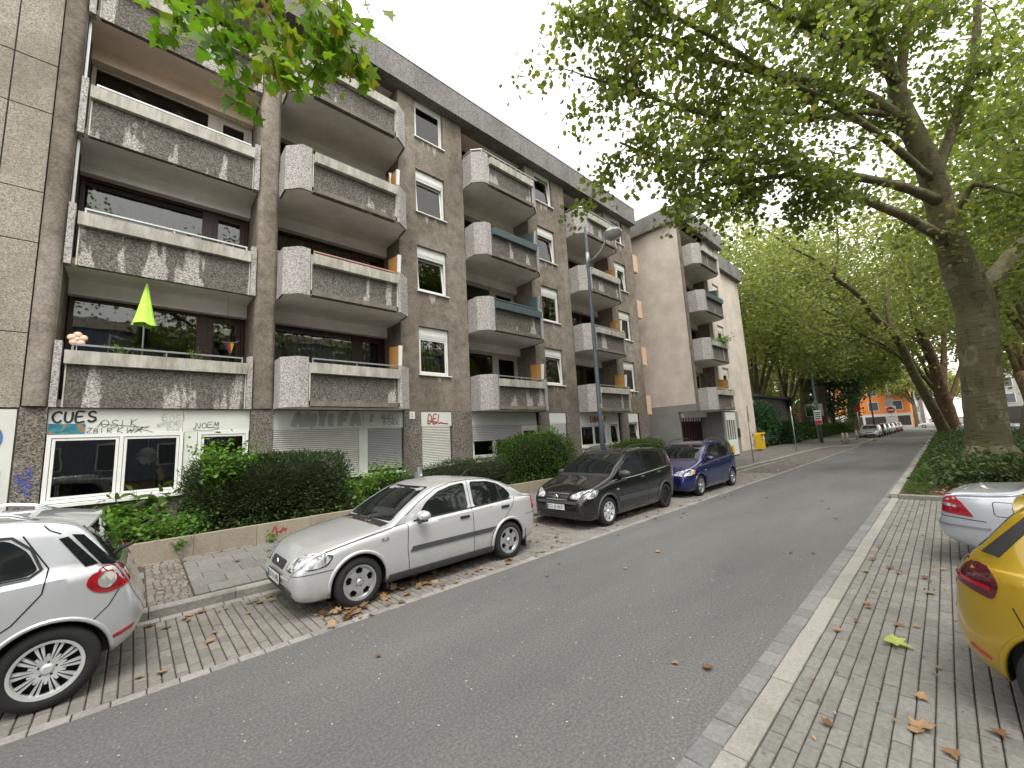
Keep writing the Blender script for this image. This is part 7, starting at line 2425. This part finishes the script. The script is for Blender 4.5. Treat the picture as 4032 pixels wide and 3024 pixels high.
plane('plane_tree', 103, 12, (-.3, -.6), 20, [((102, 10, 13), (8, 7, 6), 1)], 420, 'furthest plane tree on the left, before the orange house', GL_, 58, 'bark', 'leaf_far', .5, .6, 5.5)
plane('plane_tree', 40, 17, (0, 0), 20, [((40, 17, 16), (7, 5, 7), 1)], 460, 'tall tree standing behind the end of the wing', GL_, 59, 'bark', 'leaf_far', .5, .46, 6)
plane('plane_tree', 66, 21, (0, 0), 20, [((64, 20, 12), (12, 5, 9), 1)], 620, 'wide bushy tree filling the back of the yard', GL_, 60, 'bark', 'leaf_far', .5, .6, 4)
plane('plane_tree', 90, 22, (0, 0), 20, [((90, 21, 10), (13, 6, 9), 1)], 560, 'wide bushy tree behind the salmon hut', GL_, 61, 'bark', 'leaf_far', .5, .7, 4)
plane('street_tree', 160, .5, (0, 0), 12, [((160, 1.2, 11.0), (9, 6.5, 4.5), 1)], 260, 'pale distant tree beyond the junction', None, 62, 'bark', 'leaf_far', .5, .8, 5, bias=.1)
plane('street_tree', 127, 4.5, (0, 0), 12, [((127, 6.5, 10.5), (5, 4.5, 3.2), 1)], 220, 'orange-tinged tree in front of the orange corner house', None, 63, 'bark', 'leaf_far', .4, .6, 5, bias=.25)

# ------------------------------------------------------------ hedges and shrubs in front of the block
def shrub(name, label, cat, boxes, n, size, leaf, shape=OVAL, seed=1, stems=True, group=None, noise=.10, core=True, bias=0, droop=-.1, flat=0):
    """boxes: list of (x0,x1,y0,y1,z0,z1,roundness); leaves mostly near the surface"""
    x = np.mean([(b[0] + b[1]) / 2 for b in boxes]); y = np.mean([(b[2] + b[3]) / 2 for b in boxes])
    z = min(b[4] for b in boxes)
    t = thing(name, (x, y, z), label, cat, group)
    rng = np.random.default_rng(seed)
    Ps, Ds = [], []
    vol = [((b[1] - b[0]) * (b[3] - b[2]) + (b[1] - b[0] + b[3] - b[2]) * (b[5] - b[4])) for b in boxes]
    cm = MB()
    for b, v in zip(boxes, vol):
        m = int(n * v / sum(vol))
        c = np.array([(b[0] + b[1]) / 2, (b[2] + b[3]) / 2, (b[4] + b[5]) / 2])
        h = np.array([(b[1] - b[0]) / 2, (b[3] - b[2]) / 2, (b[5] - b[4]) / 2])
        d = rng.normal(size=(m, 3)); d /= np.linalg.norm(d, axis=1, keepdims=True)
        e = b[6]
        dd = d * h
        # superellipsoid radius
        k = (np.abs(d / 1.0) ** e).sum(1) ** (-1 / e)
        S_ = d * k[:, None]
        lump = 1 + noise * np.sin(S_[:, 0] * 5.1 * max(h[0], 1) + seed) * np.cos(S_[:, 2] * 4.3 + S_[:, 1] * 3.7 + seed * 2) + rng.normal(size=m) * noise * .6
        depth = 1 - np.abs(rng.normal(size=m)) * .10
        P = c + S_ * h * (lump * depth)[:, None]
        Ps.append(P); Ds.append(d)
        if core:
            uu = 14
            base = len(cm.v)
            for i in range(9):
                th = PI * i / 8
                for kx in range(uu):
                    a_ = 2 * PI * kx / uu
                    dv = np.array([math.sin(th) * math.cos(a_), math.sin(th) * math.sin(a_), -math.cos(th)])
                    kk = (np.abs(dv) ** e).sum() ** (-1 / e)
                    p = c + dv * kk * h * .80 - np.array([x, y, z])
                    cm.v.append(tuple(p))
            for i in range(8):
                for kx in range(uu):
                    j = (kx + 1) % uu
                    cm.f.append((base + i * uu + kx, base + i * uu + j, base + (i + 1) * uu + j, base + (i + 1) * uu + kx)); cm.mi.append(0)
    P = np.concatenate(Ps) - np.array([x, y, z])
    D = np.concatenate(Ds)
    if core:
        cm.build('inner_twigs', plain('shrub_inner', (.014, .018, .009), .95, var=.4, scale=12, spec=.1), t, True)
    me = leaves_mesh('foliage', P, size, shape, M[leaf], droop=droop, rng=rng, dirs=D * .8 + np.array([0, 0, .25]), up=.3, rndbias=bias)
    link('foliage', me, t)
    return t
def weed(name, label, cat, x, y, z, hgt, rad, n, size, leaf, seed, shape=OVAL, stems=7, group=None, cl=.1):
    """loose leafy plant: stems with leaves held on them"""
    t = thing(name, (x, y, z), label, cat, group)
    r = random.Random(seed); rng = np.random.default_rng(seed)
    mb = MB(); Ps = []
    for k in range(stems):
        a_ = r.uniform(0, 2 * PI)
        e = Vector((rad * r.uniform(.3, 1) * math.cos(a_), rad * .75 * r.uniform(.3, 1) * math.sin(a_), hgt * r.uniform(.55, 1)))
        pts = [Vector((e.x * .15, e.y * .15, -.05)), Vector((e.x * .5, e.y * .5, e.z * .6)), e]
        mb.tube(pts, [.012, .008, .003], 5, cap=False)
        m = n // stems
        tt = rng.uniform(.2, 1, size=m)
        B = np.array([pts[0].lerp(pts[2], u).to_tuple() for u in tt]) + np.outer(np.sin(tt * PI), [0, 0, hgt * .12])
        Ps.append(B + rng.normal(size=(m, 3)) * cl)
    mb.build('stems', plain('green_stem', (.10, .12, .04), .8, var=.2), t, True)
    me = leaves_mesh('foliage', np.concatenate(Ps), size, shape, M[leaf], droop=.25, rng=rng, up=.6)
    link('foliage', me, t)
    return t
PZ = .5
shrub('yew_hedge', 'large dark clipped yew hedge in front of the first white shutters', 'hedge', [(.82, 3.92, 9.95, 11.15, .45, 1.93, 5.5)], 30000, .072, 'leaf_dark', NEEDLE, 71, noise=.075, bias=.06)
shrub('yew_shrub', 'lower loose yew shrub between the steel post and the round privet', 'shrub', [(6.1, 9.5, 10.0, 11.1, .45, 1.42, 4), (4.2, 6.3, 10.2, 11.2, .45, 1.12, 3)], 22000, .06, 'leaf_dark', NEEDLE, 72, noise=.14, bias=.12)
shrub('privet_bush', 'big rounded privet bush hiding the windows behind the black van', 'shrub', [(9.3, 12.85, 9.85, 11.3, .45, 2.12, 3.6)], 17000, .062, 'leaf_bush', OVAL, 73, noise=.09)
shrub('privet_bush', 'smaller leafy bush under the last ground-floor window, before the wing', 'shrub', [(16.2, 20.6, 9.9, 11.2, .45, 1.62, 3)], 12000, .07, 'leaf_bush', OVAL, 74, noise=.15)
weed('elder_sapling', 'bright green sapling growing out of the large yew hedge', 'shrub', 1.35, 10.25, 1.25, 1.05, .75, 1000, .085, 'leaf_bright', 75, stems=16, cl=.13)
weed('elder_sapling', 'bright green sapling behind the steel post, right of the yew hedge', 'shrub', 5.35, 10.6, .5, 1.15, .6, 900, .085, 'leaf_bright', 76, stems=18, cl=.13)
weed('leafy_sapling', 'light green sapling in the gap right of the large yew hedge', 'shrub', 4.2, 10.1, .5, .95, .5, 500, .10, 'leaf_bright', 77, stems=12, cl=.11)
weed('leafy_sapling', 'light sapling shooting from the top of the big privet bush', 'shrub', 11.5, 10.6, 1.7, .75, .8, 420, .10, 'leaf_bright', 78, stems=12, cl=.12)
weed('pinnate_sapling', 'thin pinnate sapling before the half-lowered lilac shutter', 'shrub', 9.75, 10.9, 1.1, .9, .22, 90, .12, 'leaf_bright', 79, stems=4, cl=.05)
weed('rhubarb_weed', 'broad-leaved weed under the two-pane window with the pumpkin', 'plant', .15, 10.6, .5, .95, .75, 160, .26, 'leaf_bush', 80, stems=10, cl=.12)
weed('nettle_patch', 'fresh green nettles along the planter wall above the silver hatchback', 'plant', -.35, 10.15, .5, .55, .9, 1500, .085, 'leaf_bright', 81, stems=40, cl=.13)
weed('nettle_patch', 'low green weeds at the left foot of the yew hedge', 'plant', .7, 9.95, .5, .42, .55, 800, .07, 'leaf_bright', 82, stems=24, cl=.1)
weed('wall_weed', 'small trailing weed hanging over the planter wall before the first joint', 'plant', .66, 9.58, .42, .16, .12, 120, .04, 'leaf_bright', 83, stems=8, cl=.05)
weed('wall_weed', 'tuft of weeds on the planter wall right behind the boot of the silver saloon', 'plant', 6.6, 9.66, .52, .38, .4, 300, .07, 'leaf_bright', 84, stems=14, cl=.07)
weed('wall_weed', 'tuft of weeds at the wall foot between silver saloon and black van', 'plant', 8.3, 9.5, .2, .35, .35, 160, .09, 'leaf_bush', 85, stems=12, cl=.06)
weed('wall_weed', 'tiny green weed under the red sprayed tag on the planter wall', 'plant', 2.1, 9.52, .2, .22, .12, 50, .06, 'leaf_bright', 86, stems=6, cl=.04)
P = NR.uniform(size=(9000, 3)) * np.array([22, 1.6, .22]) + np.array([-2.0, 9.78, .5])
o = link('ground_cover', leaves_mesh('ground_cover', P, .07, OVAL, M['leaf_bush'], droop=.1, up=.8))
o['kind'] = 'stuff'
# trough plants
for (x, z, n_, sd_, lb) in ((-.3, 4.12, 60, 1, 'wispy green herb in the trough left of the parasol'), (.92, 4.12, 45, 2, 'dry little plant in the trough right of the parasol')):
    weed('trough_plant', lb, 'plant', x, WY - .02, z, .28, .25, n_, .05, 'leaf_bright', 90 + sd_, stems=9, cl=.04)
weed('geranium_box', 'green and orange flowering plant on the second balcony of the wing', 'plant', 25.4, BY - .85, zn(2) + 1.0, .5, .9, 420, .10, 'leaf_bright', 95, stems=24, cl=.1)
weed('orange_flowers', 'orange flowers above the green balcony plant of the wing', 'plant', 25.7, BY - .7, zn(2) + 1.25, .3, .5, 80, .08, 'leaf_yellow', 96, stems=10, cl=.08)
# bushes beyond the wing
shrub('conifer_bush', 'tall blue-green bush behind the yellow mailbox', 'shrub', [(38.5, 45, 10.6, 13.2, .2, 3.9, 2.6)], 9000, .20, 'leaf_conifer', OVAL, 101, noise=.16)
shrub('dark_shrub', 'low dark shrub between the wing and the yellow mailbox', 'shrub', [(34.4, 39, 10.2, 12, .2, 1.75, 2.6)], 5000, .14, 'leaf_dark', OVAL, 102, noise=.16, bias=.2)
shrub('climber_fence', 'dense climber covering the green fence by the second sign post', 'shrub', [(44, 49, 9.9, 11.2, .2, 2.2, 4)], 5500, .16, 'leaf_conifer', OVAL, 103, noise=.12)
shrub('yard_hedge', 'long dark shrubbery along the far footway', 'hedge', [(50, 64, 10.6, 12.2, .2, 1.9, 4), (64, 90, 10.8, 12.5, .2, 1.7, 4)], 9000, .26, 'leaf_bush', OVAL, 104, noise=.14, bias=-.1)
shrub('strip_hedge', 'long green hedge along the far side of the middle strip', 'hedge', [(24, 62, -13.5, -12, .0, 1.7, 4), (62, 104, -13.5, -12, .0, 1.8, 4)], 9000, .32, 'leaf_bush', OVAL, 108, noise=.12)
# planting bed around the big tree
def bed_h(x, y):
    return .07
P = []
rng = np.random.default_rng(5)
for k in range(520):
    cx, cy = rng.uniform(16.2, 60), rng.uniform(-4.0, .55)
    if cx > 30 and rng.random() < .35:
        continue
    edge = min(1, (cx - 15.6) / 1.4)
    P.append(np.array([cx, cy, .08]) + rng.normal(size=(60, 3)) * np.array([.42, .30, .0]) + np.array([0, 0, 1]) * np.abs(rng.normal(size=(60, 1))) * .26 * edge + np.array([0, 0, .08]))
P = np.concatenate(P)
P = P[(P[:, 1] < .95) & (P[:, 0] > 15.5)]
o = link('ground_cover', leaves_mesh('ground_cover', P, .13, OVAL, M['leaf_bed'], droop=-.1, up=.2, rndbias=-.04))
o['kind'] = 'stuff'
shrub('cotoneaster', 'low dark spreading shrub at the near end of the planting bed', 'shrub', [(15.9, 19.2, -2.6, .15, .05, .72, 2.6)], 9000, .10, 'leaf_dark', OVAL, 106, noise=.22, bias=.25)
P = np.stack([rng.uniform(14.7, 60, 9000), rng.uniform(.55, 1.02, 9000), np.full(9000, .09)], 1)
o = link('grass_strip', leaves_mesh('grass_strip', P, .16, BLADE, M['grass'], droop=-1.2, up=.1))
o['kind'] = 'stuff'

# ------------------------------------------------------------ fallen leaves
def litter(name, P, size, leaf, shape=LOBED, seed=1):
    o = link(name, leaves_mesh(name, P, size, shape, M[leaf], droop=0, up=3.5, rng=np.random.default_rng(seed)))
    o['kind'] = 'stuff'
    return o
rng = np.random.default_rng(77)
def scatter(n, x0, x1, y0, y1, z):
    return np.stack([rng.uniform(x0, x1, n), rng.uniform(y0, y1, n), np.full(n, z)], 1)
P = [np.stack([rng.normal(2.9, .5, 70), rng.normal(5.6, .16, 70), np.full(70, .03)], 1), np.stack([rng.normal(2.0, .15, 30), rng.normal(5.35, .15, 30), np.full(30, .03)], 1),
     np.stack([rng.normal(9.2, .9, 60), rng.normal(5.9, .3, 60), np.full(60, .03)], 1), scatter(90, -.5, 20, 6.6, 6.95, .025), scatter(140, 14.7, 17.2, -2.5, 1.0, .12), scatter(120, 44, 60, 5.4, 7.5, .16), scatter(60, 16, 30, 5.2, 6.8, .02)]
litter('leaf_litter', np.concatenate(P), .088, 'leaf_dry', seed=4)
P = np.concatenate([scatter(320, -1, 22, 5.05, 9.4, .02), scatter(420, 2, 14, -1.6, 1.2, .025)])
P[:, 2] = np.where(P[:, 1] > 7.2, .14 + (P[:, 1] - 7.1) * .042, P[:, 2])
P = P[~((P[:, 1] > 6.9) & (P[:, 1] < 7.35))]
litter('leaf_crumbs', P, .032, 'leaf_dry', OVAL, 5)
def fallen_mesh(seed, curl=.35):
    r = random.Random(seed)
    mb = MB()
    pts = []
    for (x, y) in LOBED:
        k = r.uniform(.85, 1.15)
        X, Y = x * k, (y - .45) * k
        pts.append((X, Y, curl * (X * X * .9 + Y * Y * r.uniform(.2, .9)) + r.uniform(0, .08)))
    c = (0, 0, 0.0)
    for i in range(len(pts)):
        mb.face([c, pts[i], pts[(i + 1) % len(pts)]])
    mb.tube([(0, -.42, .05), (.04, -.7, .1)], .012, 4)
    return mb
DRY = [fallen_mesh(k, .45) for k in range(5)]
dry_m, yel_m = [], []
for k in range(5):
    for lst, mt in ((dry_m, 'leaf_dry'), (yel_m, 'leaf_yellow')):
        me = DRY[k].mesh('fallen_leaf', M[mt])
        a = me.attributes.new('rnd', 'FLOAT', 'FACE')
        a.data.foreach_set('value', [(.13 + .21 * k) % 1] * len(me.polygons))
        lst.append(me)
def drop(x, y, z, s, mesh, label, group):
    o = link('fallen_leaf', mesh, None, (x, y, z))
    o.scale = (s, s, s)
    o.rotation_euler = (R.uniform(-.15, .15), R.uniform(-.15, .15), R.uniform(0, 6.28))
    tag(o, label, 'leaf', group)
    return o
rr = random.Random(4)
for k in range(46):
    x = rr.uniform(3.0, 13.5)
    y = min(1.0, rr.gauss(.45, .55)) if x > 5 else rr.uniform(-.2, .9)
    if x > 3.8 and y < -.2 + (x - 3.5) * .0:
        y = rr.uniform(.15, .9)
    drop(x, y, .022, rr.uniform(.045, .095), dry_m[k % 5], 'dry brown plane leaf on the grey pavers beside the yellow hatchback', 'dry leaves on the right-hand pavers')
for (px, py, s_) in ((3630, 2855, .13), (3600, 2870, .08)):
    d = ray(px, py); t_ = -(CAM_H - .02) / d.z
    drop(d.x * t_, d.y * t_, .02, s_, dry_m[2], 'dry brown plane leaf on the grey pavers beside the yellow hatchback', 'dry leaves on the right-hand pavers')
d = ray(3535, 2535); t_ = -(CAM_H - .02) / d.z
drop(d.x * t_, d.y * t_, .025, .20, yel_m[1], 'large yellow-green leaf lying alone on the right-hand pavers', None)
for k in range(42):
    x = rr.uniform(-.3, 7.0); y = rr.uniform(5.1, 6.95)
    if 1.3 < x < 5.6 and y > 5.45:
        y = rr.uniform(5.05, 5.35)
    drop(x, y, .018, rr.uniform(.05, .105), dry_m[k % 5], 'dry brown plane leaf on the parking strip around the silver saloon', 'dry leaves on the parking strip')
for k in range(26):
    x = rr.uniform(.0, 12); y = rr.uniform(7.25, 9.3)
    drop(x, y, foot_z(y) + .012, rr.uniform(.06, .12), dry_m[k % 5], 'dry leaf on the footway in front of the planter wall', 'dry leaves on the footway')
for k in range(34):
    x = rr.uniform(9, 34); y = rr.uniform(4.4, 6.6)
    if 6.9 < x < 16.5 and y > 5.3:
        y = rr.uniform(4.5, 5.2)
    drop(x, y, .018, rr.uniform(.07, .12), dry_m[k % 5], 'dry leaf on the roadside beside the two compact vans', 'dry leaves along the roadside')
for k in range(16):
    x = rr.uniform(1.5, 14); y = rr.uniform(1.6, 4.8)
    drop(x, y, .014, rr.uniform(.05, .10), dry_m[k % 5], 'dry leaf lying on the open asphalt', 'dry leaves on the asphalt')
l_ = drop(1.95, 5.95, .02, .15, yel_m[3], 'yellow leaf on the dark setts before the front bumper of the silver saloon', None)
for k in range(9):
    o = drop(2.60 + .025 * abs(k - 4) * -.5 + R.uniform(-.02, .02), 5.75 + .10 * k + (.25 if k > 3 else 0) * R.random(), .93 + .02, .05, dry_m[k % 5], 'dry leaf caught at the windscreen foot of the silver saloon', 'dry leaves on the silver saloon')
    h_ = ASC.bvh.ray_cast(Vector((o.location.x - 1.385, o.location.y - car_y(.855), 4)), Vector((0, 0, -1)))[0]
    o.location.z = h_.z + .012
